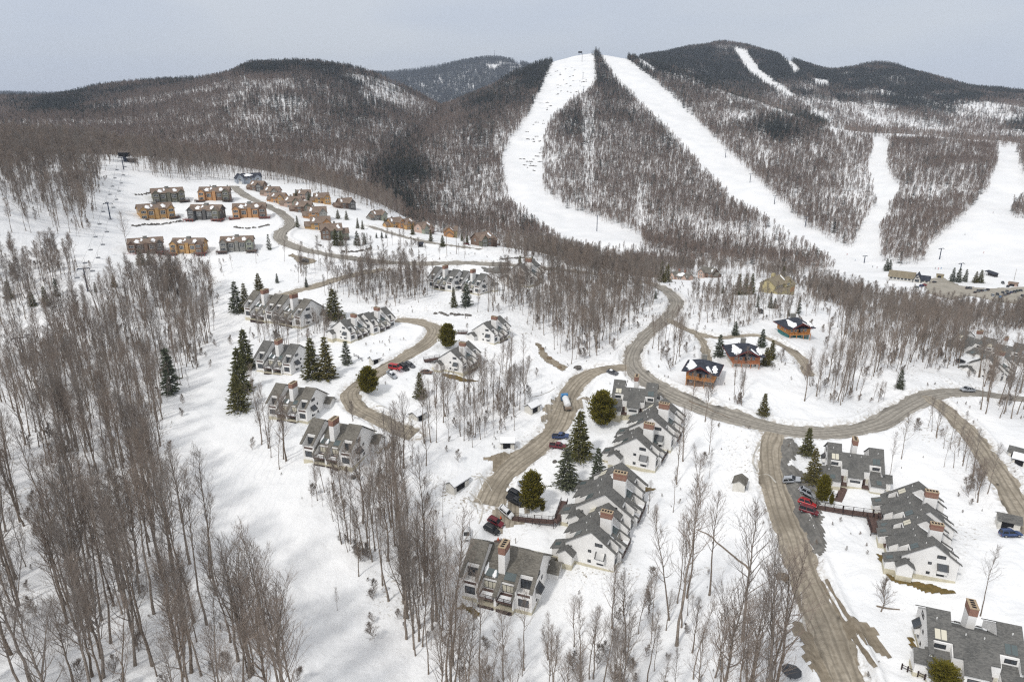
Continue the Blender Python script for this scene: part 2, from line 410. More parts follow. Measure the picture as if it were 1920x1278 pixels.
M['needle'] = mat('needle', (.075, .082, .030), .8, noise=(1.1, .5, (.12, .118, .045)), rnd=.4, alt=(.10, .092, .03), spec=.2)
M['cedar'] = mat('cedar', (.20, .165, .020), .8, noise=(1.4, .5, (.10, .095, .014)), spec=.2)
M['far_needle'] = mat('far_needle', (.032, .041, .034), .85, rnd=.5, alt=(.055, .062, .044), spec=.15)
# ------------------------------------------------------------------ ground sheet
def build_ground():
    v = np.stack([GX, GY, GZ], -1).reshape(-1, 3)
    me = np_mesh('snow_ground', v, grid_faces(NR, NAZ), M['snow'])
    d = np.exp(-np.clip(_rd - 0.2, 0, 99) / .9) * 0.75 * (GY < 620)
    a = me.attributes.new('dirt', 'FLOAT', 'POINT'); a.data.foreach_set('value', d.astype(np.float32).ravel())
    gx, gy, gd = project(v); op = [(430,480),(545,500),(445,600),(432,740),(468,790),(540,920),(610,1010),(690,1130),(790,1290),(560,1290),(500,1200),(390,1080),(330,960),(310,860),(330,750),(390,640),(410,560)]
    br = np.where(in_poly(gx, gy, op), 0.0, 1.0) * np.where(vnoise(v[:, 0], v[:, 1], 40, 51) > -.12, 1, .25)
    a = me.attributes.new('brush', 'FLOAT', 'POINT'); a.data.foreach_set('value', br.astype(np.float32))
    tag(link('snow_ground', me), 'snow covered ground of the village hillside', 'ground', kind='structure')
build_ground()
# ------------------------------------------------------------------ mountains: control nets (px, py, depth), foot row first, crest last
def catmull(A, n, axis):
    A = np.moveaxis(A, axis, 0); m = len(A); t = np.linspace(0, m - 1, n); i = np.minimum(t.astype(int), m - 2); f = (t - i)[:, None, None]
    g = lambda k: A[np.clip(i + k, 0, m - 1)]
    out = 0.5 * (2 * g(0) + (-g(-1) + g(1)) * f + (2 * g(-1) - 5 * g(0) + 4 * g(1) - g(2)) * f ** 2 + (-g(-1) + 3 * g(0) - 3 * g(1) + g(2)) * f ** 3)
    return np.moveaxis(out, 0, axis)
CREST = []
def net(rows, nu, nv, back, rough):
    P = np.array([[pt(a, b, np.float64(d)) for a, b, d in r] for r in rows])
    sk_ = P[0].copy(); sk_[:, :2] *= .93; sk_[:, 2] -= 55; P = np.concatenate([sk_[None], P])      # foot buried in the valley floor
    top = P[-1]; nr_ = len(P)
    for dist, drop in back:             # the far side of the ridge
        k = 1 + dist / np.linalg.norm(top[:, :2], axis=1)
        q = top.copy(); q[:, :2] *= k[:, None]; q[:, 2] -= drop
        P = np.concatenate([P, q[None]])
    S = catmull(catmull(P, nv, 0), nu, 1); CREST.append(min(nv, int(nv * (nr_ - 1) / (len(P) - 1) * 1.02) + 2))
    x, y = S[..., 0], S[..., 1]
    S[..., 2] += (vnoise(x, y, 210, 5) * 22 + vnoise(x, y, 90, 6) * 9 + vnoise(x, y, 38, 7) * 3.5) * rough
    return S
NETS = {}
NETS['ski_mountain'] = net([
 [(560,440,800),(640,430,780),(700,425,760),(800,440,740),(900,470,740),(1000,490,720),(1100,490,700),(1200,490,690),(1320,500,670),(1450,510,650),(1560,520,620),(1700,530,600),(1800,540,570),(1960,560,540),(2200,580,520)],
 [(600,420,900),(640,400,900),(690,375,860),(790,390,850),(890,412,850),(990,432,830),(1090,450,800),(1200,456,790),(1320,456,780),(1450,460,760),(1570,475,700),(1710,482,680),(1810,484,650),(1970,500,620),(2200,520,600)],
 [(640,390,1100),(655,360,1080),(705,315,1060),(790,312,1050),(880,330,1050),(985,340,1040),(1090,350,1030),(1200,350,1020),(1320,350,1000),(1450,370,950),(1580,400,900),(1720,400,870),(1820,392,850),(1980,400,830),(2200,410,800)],
 [(690,350,1400),(705,315,1380),(745,270,1330),(810,252,1310),(890,250,1300),(985,240,1320),(1090,230,1330),(1200,235,1320),(1320,255,1250),(1450,290,1150),(1590,322,1080),(1730,312,1060),(1830,312,1050),(1990,320,1020),(2200,330,1000)],
 [(750,300,1650),(760,270,1600),(790,232,1540),(832,216,1500),(900,195,1550),(990,168,1600),(1090,150,1620),(1190,155,1600),(1310,188,1520),(1440,225,1350),(1590,264,1250),(1740,276,1230),(1840,282,1230),(2000,290,1200),(2200,300,1200)],
 [(790,270,1800),(800,240,1760),(818,212,1700),(850,200,1680),(915,172,1740),(990,132,1800),(1080,103,1850),(1165,104,1830),(1290,140,1720),(1420,188,1550),(1580,246,1400),(1740,264,1390),(1850,274,1400),(2010,282,1400),(2200,290,1400)],
], 240, 190, [(120, 45), (420, 160)], 1.0)
NETS['right_peaks'] = net([
 [(1100,235,1700),(1250,230,1650),(1350,232,1600),(1450,250,1500),(1560,275,1420),(1650,290,1420),(1750,296,1420),(1850,302,1420),(2010,306,1430),(2250,315,1430)],
 [(1100,180,1900),(1250,175,1900),(1350,176,1880),(1450,192,1850),(1560,216,1750),(1650,222,1750),(1750,236,1680),(1850,242,1640),(2010,250,1600),(2250,262,1600)],
 [(1120,135,2200),(1250,122,2250),(1350,120,2300),(1450,140,2200),(1560,166,2080),(1650,162,2080),(1750,182,2000),(1850,196,1950),(2010,208,1900),(2250,220,1900)],
 [(1120,122,2500),(1240,104,2600),(1345,86,2700),(1450,108,2600),(1560,134,2500),(1650,124,2500),(1750,154,2400),(1850,174,2350),(2010,192,2300),(2250,205,2300)],
], 170, 120, [(200, 60), (700, 260)], 1.2)
NETS['west_hill'] = net([
 [(-350,335,760),(-100,335,760),(100,335,770),(250,335,780),(400,345,800),(490,355,800),(600,385,800),(700,420,800),(780,440,800),(860,440,830),(960,440,850)],
 [(-350,280,960),(-100,272,960),(100,268,960),(250,268,960),(400,272,970),(490,278,980),(600,292,980),(700,330,980),(780,365,980),(860,375,1000),(960,385,1020)],
 [(-350,235,1220),(-100,226,1220),(100,220,1210),(250,215,1200),(400,206,1200),(490,202,1200),(600,216,1200),(700,250,1200),(780,288,1200),(860,305,1220),(960,325,1250)],
 [(-350,205,1450),(-100,196,1450),(100,193,1450),(250,180,1450),(400,165,1450),(490,152,1450),(600,156,1450),(700,182,1450),(780,220,1450),(860,252,1450),(960,290,1450)],
 [(-350,195,1650),(-100,188,1650),(100,185,1650),(250,168,1650),(400,150,1650),(490,125,1650),(600,125,1650),(700,153,1650),(780,186,1650),(860,220,1650),(960,265,1650)],
], 190, 130, [(150, 40), (500, 170)], 1.1)
NETS['distant_mountain'] = net([
 [(-400,250,3000),(0,255,3000),(300,260,3000),(600,265,3000),(800,270,3000),(950,270,3000),(1100,270,3000),(1300,270,3000)],
 [(-400,210,3700),(0,210,3700),(300,208,3700),(600,200,3700),(800,190,3700),(950,178,3700),(1100,185,3700),(1300,200,3700)],
 [(-400,182,4500),(0,180,4500),(300,178,4500),(600,152,4500),(800,134,4500),(935,113,4500),(1060,142,4500),(1300,160,4500)],
], 120, 60, [(400, 80), (1200, 400)], 1.2)
CREST = dict(zip(NETS, CREST))
for k in NETS:
    S = NETS[k]
    me = np_mesh(k, S.reshape(-1, 3), grid_faces(S.shape[0], S.shape[1]), M['mountain_snow'])
    tag(link(k, me), {'ski_mountain': 'snowy ski mountain with white trails cut through bare woods', 'right_peaks': 'high wooded peaks rising behind the right ski slopes',
        'west_hill': 'broad wooded hill behind the upper village', 'distant_mountain': 'far blue mountain in the gap between the hills'}[k], 'mountain', kind='structure')
# ------------------------------------------------------------------ trails and clearings on the mountains (photo pixels)
TRAILS = [
 [(1046,101),(1115,96),(1119,150),(1112,170),(1075,190),(1037,225),(1020,260),(1016,300),(1021,330),(1015,355),(1060,388),(1115,408),(1200,442),(1216,476),(1112,478),(1054,460),(994,420),(957,385),(943,342),(940,295),(962,255),(990,215),(1010,170),(1028,128)],
 [(1118,98),(1160,98),(1205,132),(1262,180),(1330,250),(1400,318),(1450,368),(1510,426),(1560,452),(1605,470),(1650,495),(1660,530),(1560,508),(1530,478),(1467,440),(1370,380),(1280,282),(1240,240),(1200,200),(1160,160),(1130,118)],
 [(1540,470),(1590,470),(1640,488),(1740,500),(1960,515),(1960,600),(1640,545),(1550,505)],
 [(1638,256),(1668,266),(1663,300),(1668,330),(1690,357),(1675,382),(1660,412),(1650,450),(1655,500),(1585,485),(1613,432),(1640,382),(1628,340),(1624,310),(1634,280)],
 [(1866,276),(1906,274),(1913,310),(1925,350),(1960,360),(1960,540),(1716,505),(1742,462),(1798,412),(1846,362),(1868,312)],
 [(1373,90),(1398,92),(1424,130),(1460,157),(1500,187),(1478,184),(1436,160),(1404,140),(1386,112)],
 [(1443,96),(1478,106),(1505,134),(1488,140),(1472,116)],
 [(1522,146),(1552,150),(1556,163),(1530,160)],
 [(1180,100),(1215,118),(1240,140),(1200,122)],
]
THIN = [([(1500,187),(1540,210),(1575,235),(1600,262),(1640,285),(1610,275),(1570,250),(1530,222)], .25), ([(1500,187),(1560,235),(1590,300),(1625,350),(1600,320),(1555,245)], .3),
        ([(1600,212),(1640,220),(1680,247),(1650,240)], .2), ([(945,292),(985,225),(1016,240),(985,330),(950,335)], .25), ([(1090,190),(1115,190),(1110,400),(1098,400)], .45), ([(1195,350),(1215,350),(1210,440),(1195,440)], .4)]
GAP_ISLAND = [[(1895,395),(1925,370),(1925,410),(1900,412)], [(1650,425),(1700,380),(1740,440),(1735,490),(1690,500),(1655,470)]]
CONIF = [  # (px, py, rx, ry, strength) where evergreens gather on the far slopes
 (495,125,95,16,1.0),(600,125,110,14,.55),(640,150,90,25,.3),(120,205,90,16,.75),(60,205,40,20,.3),(0,178,200,8,.9),(320,158,60,10,.7),(200,172,60,8,.4),(540,210,80,40,.22),(700,200,80,60,.28),(770,350,45,70,.6),(740,330,60,40,.4),
 (1010,120,40,45,1.0),(960,160,40,28,.75),(900,195,45,22,.5),(1130,150,22,60,.6),(1170,190,30,40,.4),(1080,240,30,40,.25),(1150,95,60,14,.9),(1240,115,60,20,.7),(1330,150,50,30,.45),(1400,180,50,25,.35),(1440,230,60,30,.35),(1520,235,40,20,.5),(1465,245,30,18,.7),
 (1300,115,90,30,.9),(1430,125,70,25,.75),(1480,120,80,25,.85),(1640,140,130,28,1.0),(1560,165,80,20,.6),(1690,180,90,18,.9),(1850,175,110,12,.8),(1740,195,60,14,.45),(1760,215,40,20,.4),(1910,235,30,20,.5),(900,250,40,30,.2),(1250,230,40,60,.18),(1000,420,20,20,.2)]
def conifer_p(px, py):
    p = np.full(np.shape(px), .032)
    for a, b, rx, ry, s in CONIF: p = p + s * np.exp(-((px - a) / rx) ** 2 - ((py - b) / ry) ** 2)
    return np.clip(p, 0, 1)
# ------------------------------------------------------------------ trees
class TM:                           # triangle soup for trees
    def __init__(s): s.v = []; s.f = []; s.n = 0
    def tube(s, P, rad, k):
        P = np.asarray(P, float); n = len(P)
        d = np.gradient(P, axis=0); d /= np.linalg.norm(d, axis=1)[:, None] + 1e-9
        ref = np.where(np.abs(d[:, 2:3]) < .9, [[0, 0, 1.0]], [[1.0, 0, 0]])
        a = np.cross(d, ref); a /= np.linalg.norm(a, axis=1)[:, None] + 1e-9; b = np.cross(d, a)
        th = np.arange(k) * 2 * np.pi / k
        ring = P[:, None] + (a[:, None] * np.cos(th)[None, :, None] + b[:, None] * np.sin(th)[None, :, None]) * np.asarray(rad)[:, None, None]
        s.v.append(ring.reshape(-1, 3))
        i = np.arange(n - 1)[:, None] * k + np.arange(k)[None]; j = np.arange(n - 1)[:, None] * k + (np.arange(k)[None] + 1) % k
        q = np.stack([i, j, j + k, i + k], -1).reshape(-1, 4)
        s.f.append(np.concatenate([q[:, [0, 1, 2]], q[:, [0, 2, 3]]]) + s.n); s.n += n * k
    def cone(s, A, B, r):           # three-sided twig
        A = np.asarray(A, float); B = np.asarray(B, float); d = B - A; d = d / (np.linalg.norm(d, axis=1)[:, None] + 1e-9)
        ref = np.where(np.abs(d[:, 2:3]) < .9, [[0, 0, 1.0]], [[1.0, 0, 0]])
        a = np.cross(d, ref); a /= np.linalg.norm(a, axis=1)[:, None] + 1e-9; b = np.cross(d, a); m = len(A)
        th = np.arange(3) * 2 * np.pi / 3
        V = np.concatenate([A[:, None] + (a[:, None] * np.cos(th)[None, :, None] + b[:, None] * np.sin(th)[None, :, None]) * r, B[:, None]], 1)
        s.v.append(V.reshape(-1, 3)); o = np.arange(m)[:, None, None] * 4
        s.f.append((np.array([[0, 1, 3], [1, 2, 3], [2, 0, 3]])[None] + o).reshape(-1, 3) + s.n); s.n += m * 4
    def tri(s, V):                  # (m,3,3)
        V = np.asarray(V, float); m = len(V); s.v.append(V.reshape(-1, 3)); s.f.append(np.arange(m * 3).reshape(-1, 3) + s.n); s.n += m * 3
    def arrays(s): return np.concatenate(s.v), np.concatenate(s.f)
def unit(v): return v / (np.linalg.norm(v) + 1e-9)
def bare_tree(g, H=20, level=3, start=.42, nb=24, spread=.5, fork=False, twig_r=.0135, rad=.2, wob=.35, lean=0.0, k=6):
    """Bare hardwood: returns (trunk, crown) triangle soups. level sets how far the branching goes."""
    T, C = TM(), TM()
    z = np.linspace(-.6, H, 12)
    a = g.random() * 6.28
    wv = np.cumsum(g.normal(0, wob * .28, (12, 2)), 0); wv -= wv[0]
    ln = lean * (np.clip(z, 0, None) / H) ** 1.3 * H
    P = np.c_[wv[:, 0] + ln * math.cos(a), wv[:, 1] + ln * math.sin(a), z]
    rd = rad * (1 - .90 * (np.clip(z, 0, None) / H) ** .9); rd[0] *= 1.35
    leaders = [(P, rd, start, nb)]
    T.tube(P, rd, k)
    if fork:
        f0 = 4 + int(g.integers(0, 3)); b = P[f0]; ang = g.random() * 6.28
        m = 8; t = np.linspace(0, 1, m); L = (H - b[2]) * .9
        Q = b + np.c_[np.cos(ang) * t * L * .30, np.sin(ang) * t * L * .30, t * L * .97]
        T.tube(Q, rd[f0] * .75 * (1 - .9 * t), k); leaders.append((Q, rd[f0] * .75 * (1 - .9 * t), .2, nb // 2))
    tw_a, tw_b = [], []
    for (P_, r_, st, nb_) in leaders:
        n = len(P_); Lz = P_[-1, 2] - max(P_[0, 2], 0)
        for i in range(nb_):
            u = st + (1 - st) * ((i + g.random()) / nb_) ** .85
            q = min(u, .985) * (n - 1); j = int(q); base = P_[j] * (1 - q + j) + P_[min(j + 1, n - 1)] * (q - j); br = (r_[j] * (1 - q + j) + r_[min(j + 1, n - 1)] * (q - j))
            az = i * 2.4 + g.normal(0, .5); s_ = (1 - u) / (1 - st)
            L = (1.2 + spread * 7.0 * (s_ ** .75)) * (.7 + .6 * g.random()) * H / 20
            el = R(38 + 28 * u + g.normal(0, 8))
            d0 = np.array([math.cos(az) * math.cos(el), math.sin(az) * math.cos(el), math.sin(el)])
            seg = 4 if level > 1 else 3
            B = [base]; d = d0
            for q_ in range(seg):
                d = unit(d + np.array([g.normal(0, .12), g.normal(0, .12), .13 + g.normal(0, .06)])); B.append(B[-1] + d * L / seg)
            B = np.array(B); r0 = min(br * .5, .085) + .012; rb = np.linspace(r0, max(.012, twig_r * .8), seg + 1)
            C.tube(B, rb, 3 if level < 3 else 4 if r0 > .06 else 3)
            m2 = {3: 6, 2: 7, 1: 7}[level]
            for e in range(m2):
                v = .2 + .8 * (e + g.random()) / m2; q2 = min(v, .99) * seg; j2 = int(q2); b2 = B[j2] * (1 - q2 + j2) + B[j2 + 1] * (q2 - j2)
                dd = unit(B[j2 + 1] - B[j2]); side = unit(np.cross(dd, g.normal(0, 1, 3)))
                d2 = unit(dd * .8 + side * .65 + np.array([0, 0, .22])); L2 = L * (.28 + .22 * g.random()) * (1.15 - .5 * v) + .3
                if level >= 3:
                    mid = b2 + d2 * L2 * .5; d3 = unit(d2 + np.array([0, 0, .22]) + g.normal(0, .1, 3)); end = mid + d3 * L2 * .5
                    C.tube([b2, mid, end], [twig_r * 1.2, twig_r, twig_r * .5], 3)
                    for w_ in range(4):
                        t = .25 + .75 * (w_ + g.random()) / 4; s2 = b2 + (mid - b2) * t * 2 if t < .5 else mid + (end - mid) * (t - .5) * 2
                        d4 = unit(d3 * .8 + unit(g.normal(0, 1, 3)) * .62 + np.array([0, 0, .2])); tw_a.append(s2); tw_b.append(s2 + d4 * (L2 * .42 + .25) * (.6 + .6 * g.random()))
                else:
                    e2 = b2 + d2 * L2 * 1.1; tw_a.append(b2); tw_b.append(e2)
                    if level == 2:
                        for w_ in range(3):
                            s2 = b2 + (e2 - b2) * (.3 + .6 * g.random()); d4 = unit(d2 * .8 + unit(g.normal(0, 1, 3)) * .6 + np.array([0, 0, .2])); tw_a.append(s2); tw_b.append(s2 + d4 * (L2 * .5 + .3))
    C.cone(tw_a, tw_b, twig_r)
    return T, C
def spruce(g, H=14, W_=3.0, tiers=26, per=11, dens=1.0, cedar=False):
    """Evergreen: trunk and a crown of many small needle sprays on drooping boughs."""
    T, C = TM(), TM()
    z = np.linspace(-.4, H, 7); T.tube(np.c_[g.normal(0, .04, 7), g.normal(0, .04, 7), z], .16 * H / 14 * (1.02 - z / H * .95 - .0), 6)
    tr, bl = [], []
    for i in range(tiers):
        u = (i + .3 * g.random()) / tiers
        zz = H * (.05 + .94 * u)
        Rm = (W_ * ((1 - u) ** .85 + .03)) if not cedar else W_ * (max(1 - ((u - .28) / .74) ** 2 if u > .28 else 1 - ((.28 - u) / .5) ** 2, .02)) ** .65
        n = max(4, int(per * (.40 + .50 * (1 - u)) if not cedar else per))
        for j in range(n):
            az = 6.283 * (j + g.random() * .8) / n + i * .7
            if cedar: Rm_ = Rm * (1 + .22 * math.sin(az * 3 + zz * 1.7) + .16 * math.sin(az * 7 - zz * 2.9))
            else: Rm_ = Rm
            L = Rm_ * ((.66 + .46 * g.random()) if cedar else (.5 + .68 * g.random())) * (1.15 if g.random() < .12 else 1); dro = (-.28 + .30 * u) if not cedar else .55
            d = np.array([math.cos(az), math.sin(az), 0]); sd_ = np.array([-d[1], d[0], 0])
            if not cedar: bl.append(([0, 0, zz], d * L * .85 + [0, 0, zz + dro * L * .9]))
            m = max(3, int((5 + L * 3.2) * dens))
            for e in range(m):
                t = (.18 if not cedar else .45) + (.85 if not cedar else .57) * (e + g.random()) / m
                c = d * L * t + np.array([0, 0, zz + dro * L * t + (.18 * L * t * t if not cedar else 0)])
                wd = (.34 + .5 * (1 - t)) * L * .42 if not cedar else .3
                c = c + sd_ * g.normal(0, wd * .6) + np.array([0, 0, g.normal(0, .05 if not cedar else .16)])
                s_ = (.30 + .22 * g.random()) * (H / 14) ** .5 * (1 if not cedar else .85) / max(dens, .3) ** .5
                out = unit(d * (1.0 if not cedar else .45) + sd_ * g.normal(0, .55) + np.array([0, 0, -.15 if not cedar else .8])); w = unit(np.cross(out, g.normal(0, 1, 3)) + np.array([0, 0, .01]))
                tr.append([c - w * s_ * .45, c + w * s_ * .45, c + out * s_ * 1.5]); w2 = unit(np.cross(out, w))
                tr.append([c - w2 * s_ * .4 - out * s_ * .2, c + w2 * s_ * .4, c + out * s_ * 1.2 - np.array([0, 0, .12])])
    if not cedar:
        tr.append([[-.12, 0, H * .97], [.12, 0, H * .97], [0, 0, H * 1.03]])
        T.cone([b[0] for b in bl], [b[1] for b in bl], .03)
    C.tri(tr); return T, C
def both(name, TC, m1, m2):
    v1, f1 = TC[0].arrays(); v2, f2 = TC[1].arrays()
    return np_mesh(name, np.concatenate([v1, v2]), np.concatenate([f1, f2 + len(v1)]), [m1, m2], smooth=False, mat_idx=np.r_[np.zeros(len(f1)), np.ones(len(f2))])
def one(name, S, m, smooth=False):
    v, f = S.arrays(); return np_mesh(name, v, f, m, smooth=smooth)
FORMS = [  # near bare trees: parameters and the words for their looks
 (dict(H=21, nb=26, start=.42, spread=.52, rad=.20), 'tall straight bare tree'),
 (dict(H=19, nb=26, start=.36, spread=.80, rad=.22), 'broad fan shaped bare tree'),
 (dict(H=22, nb=24, start=.50, spread=.36, rad=.17), 'slender long trunked bare tree'),
 (dict(H=20, nb=24, start=.42, spread=.62, rad=.21, fork=True), 'forked bare tree'),
 (dict(H=18, nb=22, start=.38, spread=.45, rad=.17, lean=.16), 'leaning bare tree'),
 (dict(H=15, nb=22, start=.30, spread=.40, rad=.12), 'thin young bare tree'),
 (dict(H=20, nb=28, start=.33, spread=.70, rad=.26, fork=True, wob=.6), 'stout crooked bare tree'),
 (dict(H=23, nb=24, start=.52, spread=.40, rad=.21, lean=.07), 'tall small crowned bare tree'),
]
g0 = np.random.default_rng(11)
NEAR_T = []
for prm, wd in FORMS:
    T, C = bare_tree(g0, level=3, **prm)
    NEAR_T.append((one('trunk', T, M['bark'], True), one('crown', C, M['twig']), both('bare_tree', (T, C), M['bark'], M['twig']), prm['H'], wd))
MID_T = [both('bare_tree_mid', bare_tree(g0, H=h_, level=2, nb=n_, start=s_, spread=sp, twig_r=.034, rad=.2, k=4), M['bark'], M['twig'])
         for h_, n_, s_, sp in ((20, 22, .42, .50), (19, 22, .36, .62), (21, 20, .48, .44), (17, 20, .36, .55), (20, 22, .42, .70))]
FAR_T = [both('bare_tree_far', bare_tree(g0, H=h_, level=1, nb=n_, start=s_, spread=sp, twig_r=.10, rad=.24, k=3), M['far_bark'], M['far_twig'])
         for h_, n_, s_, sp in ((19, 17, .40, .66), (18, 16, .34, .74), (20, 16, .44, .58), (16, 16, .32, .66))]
BUSH_T = [both('shrub_mid', bare_tree(g0, H=h_, level=2, nb=22, start=.08, spread=1.1, twig_r=.03, rad=.07, k=3, wob=.8), M['twig'], M['twig']) for h_ in (4.5, 6)]
FAR_C = []
for h_, w_ in ((15, 2.5), (13, 2.6), (17, 2.7)):
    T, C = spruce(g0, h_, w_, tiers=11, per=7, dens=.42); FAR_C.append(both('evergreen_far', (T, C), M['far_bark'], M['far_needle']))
# ------------------------------------------------------------------ scatter helpers
def gn_scatter(name, pts, rot, scl, idx, protos):
    me = bpy.data.meshes.new(name); me.vertices.add(len(pts)); me.vertices.foreach_set('co', np.asarray(pts, np.float32).ravel())
    for nm, tp, dat in (('rot', 'FLOAT_VECTOR', rot), ('scl', 'FLOAT', scl), ('pick', 'INT', idx)):
        a = me.attributes.new(nm, tp, 'POINT'); a.data.foreach_set('vector' if tp == 'FLOAT_VECTOR' else 'value', np.ascontiguousarray(dat, np.int32 if tp == 'INT' else np.float32).ravel())
    o = link(name, me)
    ng = bpy.data.node_groups.new(name + '_scatter', 'GeometryNodeTree')
    ng.interface.new_socket('Geometry', in_out='INPUT', socket_type='NodeSocketGeometry'); ng.interface.new_socket('Geometry', in_out='OUTPUT', socket_type='NodeSocketGeometry')
    N, L = ng.nodes, ng.links
    gi, go = N.new('NodeGroupInput'), N.new('NodeGroupOutput')
    iop = N.new('GeometryNodeInstanceOnPoints'); jn = N.new('GeometryNodeJoinGeometry')
    for k in reversed(range(len(protos))):
        src = bpy.data.objects.new(name + '_source', protos[k])       # only feeds the node group, never linked to the scene
        oi = N.new('GeometryNodeObjectInfo'); oi.inputs['Object'].default_value = src; oi.inputs['As Instance'].default_value = False
        gti = N.new('GeometryNodeGeometryToInstance'); L.new(oi.outputs['Geometry'], gti.inputs[0]); L.new(gti.outputs[0], jn.inputs[0])
    def attr(nm, tp):
        a = N.new('GeometryNodeInputNamedAttribute'); a.data_type = tp; a.inputs['Name'].default_value = nm; return a.outputs[0]
    L.new(gi.outputs[0], iop.inputs['Points']); L.new(jn.outputs[0], iop.inputs['Instance'])
    iop.inputs['Pick Instance'].default_value = True; L.new(attr('pick', 'INT'), iop.inputs['Instance Index'])
    e2r = N.new('FunctionNodeEulerToRotation'); L.new(attr('rot', 'FLOAT_VECTOR'), e2r.inputs[0]); L.new(e2r.outputs[0], iop.inputs['Rotation'])
    L.new(attr('scl', 'FLOAT'), iop.inputs['Scale']); L.new(iop.outputs[0], go.inputs[0])
    md = o.modifiers.new('scatter', 'NODES'); md.node_group = ng
    return o
# ------------------------------------------------------------------ mountain woods
bare_p, bare_r, bare_s, bare_i = [], [], [], []
con_p, con_r, con_s, con_i = [], [], [], []
N_NEAR, N_MID = len(NEAR_T), len(MID_T)
def put(lst, P, tilt, s, i):
    n = len(P); lst[0].append(P); lst[1].append(np.c_[rng.normal(0, tilt, n), rng.normal(0, tilt, n), rng.random(n) * 6.283]); lst[2].append(s); lst[3].append(i)
BARE = (bare_p, bare_r, bare_s, bare_i); CON = (con_p, con_r, con_s, con_i)
def sample_net(S, dens, seed):
    g = np.random.default_rng(seed)
    a, b, c, d = S[:-1, :-1], S[:-1, 1:], S[1:, 1:], S[1:, :-1]
    area = np.abs(np.cross((c - a)[..., :2], (d - b)[..., :2])) / 2
    k = g.poisson(area * dens); ii = np.repeat(np.arange(k.size), k.ravel()); m = len(ii)
    u, v = g.random(m), g.random(m); f = lambda q: q.reshape(-1, 3)[ii]
    return f(a) * ((1 - u) * (1 - v))[:, None] + f(b) * (u * (1 - v))[:, None] + f(c) * (u * v)[:, None] + f(d) * ((1 - u) * v)[:, None]
for k, dens in (('ski_mountain', .082), ('right_peaks', .054), ('west_hill', .082)):
    P = sample_net(NETS[k][:CREST[k]], dens, 3)
    px, py, dep = project(P)
    keep = (px > -260) & (px < 2180) & (dep > 500)
    P, px, py, dep = P[keep], px[keep], py[keep], dep[keep]
    clear = np.zeros(len(P), bool)
    jx, jy = px + rng.normal(0, 2.2, len(px)), py + rng.normal(0, 1.4, len(px))
    for t in TRAILS: clear |= in_poly(jx, jy, t)
    for t in GAP_ISLAND: clear &= ~in_poly(jx, jy, t)
    for t, p in THIN: clear |= in_poly(px, py, t) & (rng.random(len(px)) > p)
    # open glades: streaks of thinner wood
    if k == 'right_peaks': clear |= rng.random(len(px)) < np.clip((vnoise(P[:, 0], P[:, 1], 90, 77) - .05) * 3, 0, .6)
    th = vnoise(P[:, 0], P[:, 1], 120, 8) + .6 * vnoise(P[:, 0], P[:, 1], 45, 9)
    clear |= rng.random(len(px)) < np.clip((th - .13) * 2.2, 0, .6)
    # nothing where the village ground lies above the mountain's foot
    gz = np.where(np.hypot(P[:, 0], P[:, 1]) < R1 * .98, h(P[:, 0], P[:, 1]), -999)
    clear |= gz > P[:, 2] + .5
    if k == 'ski_mountain':          # the wood thins out along the brow of the low right bench
        q = NETS[k][CREST[k] - 10]; qa, qb, _ = project(q); brow = np.interp(px, np.sort(qa), qb[np.argsort(qa)])
        clear |= (px > 1200) & (py < brow + 14) & (rng.random(len(px)) < .72)
    P, px, py = P[~clear], px[~clear], py[~clear]
    pc = conifer_p(px, py) * (1 + 2.2 * np.clip(vnoise(P[:, 0], P[:, 1], 60, 10) + .05, -.4, 1))
    isc = rng.random(len(P)) < pc
    put(BARE, P[~isc], .05, .42 + .36 * rng.random((~isc).sum()), N_NEAR + N_MID + rng.integers(0, len(FAR_T), (~isc).sum()))
    put(CON, P[isc], .02, .5 + .65 * rng.random(isc.sum()), rng.integers(0, 3, isc.sum()))
for k, dens in (('ski_mountain', .06), ('right_peaks', .05), ('west_hill', .05)):   # the thick evergreen stands
    P = sample_net(NETS[k][:CREST[k]], dens, 9); px, py, dep = project(P); pc = np.clip(conifer_p(px, py) - .25, 0, 1) * (1 + 1.6 * np.clip(vnoise(P[:, 0], P[:, 1], 60, 10) + .05, -.5, 1))
    kk = (rng.random(len(P)) < pc) & (px > -260) & (px < 2180)
    for t in TRAILS: kk &= ~in_poly(px, py, t)
    put(CON, P[kk], .02, .55 + .5 * rng.random(kk.sum()), rng.integers(0, 3, kk.sum()))
P = sample_net(NETS['distant_mountain'][:CREST['distant_mountain']], .012, 4)
px, py, dep = project(P)
open_ = in_poly(px, py, [(905,122),(935,116),(975,119),(978,127),(940,128),(925,132)]) & (vnoise(P[:, 0], P[:, 1], 60, 3) > -.2)
k = (px > -260) & (px < 1350) & ~open_
put(CON, P[k], .02, 1.35 + .6 * rng.random(k.sum()), rng.integers(0, 3, k.sum()))
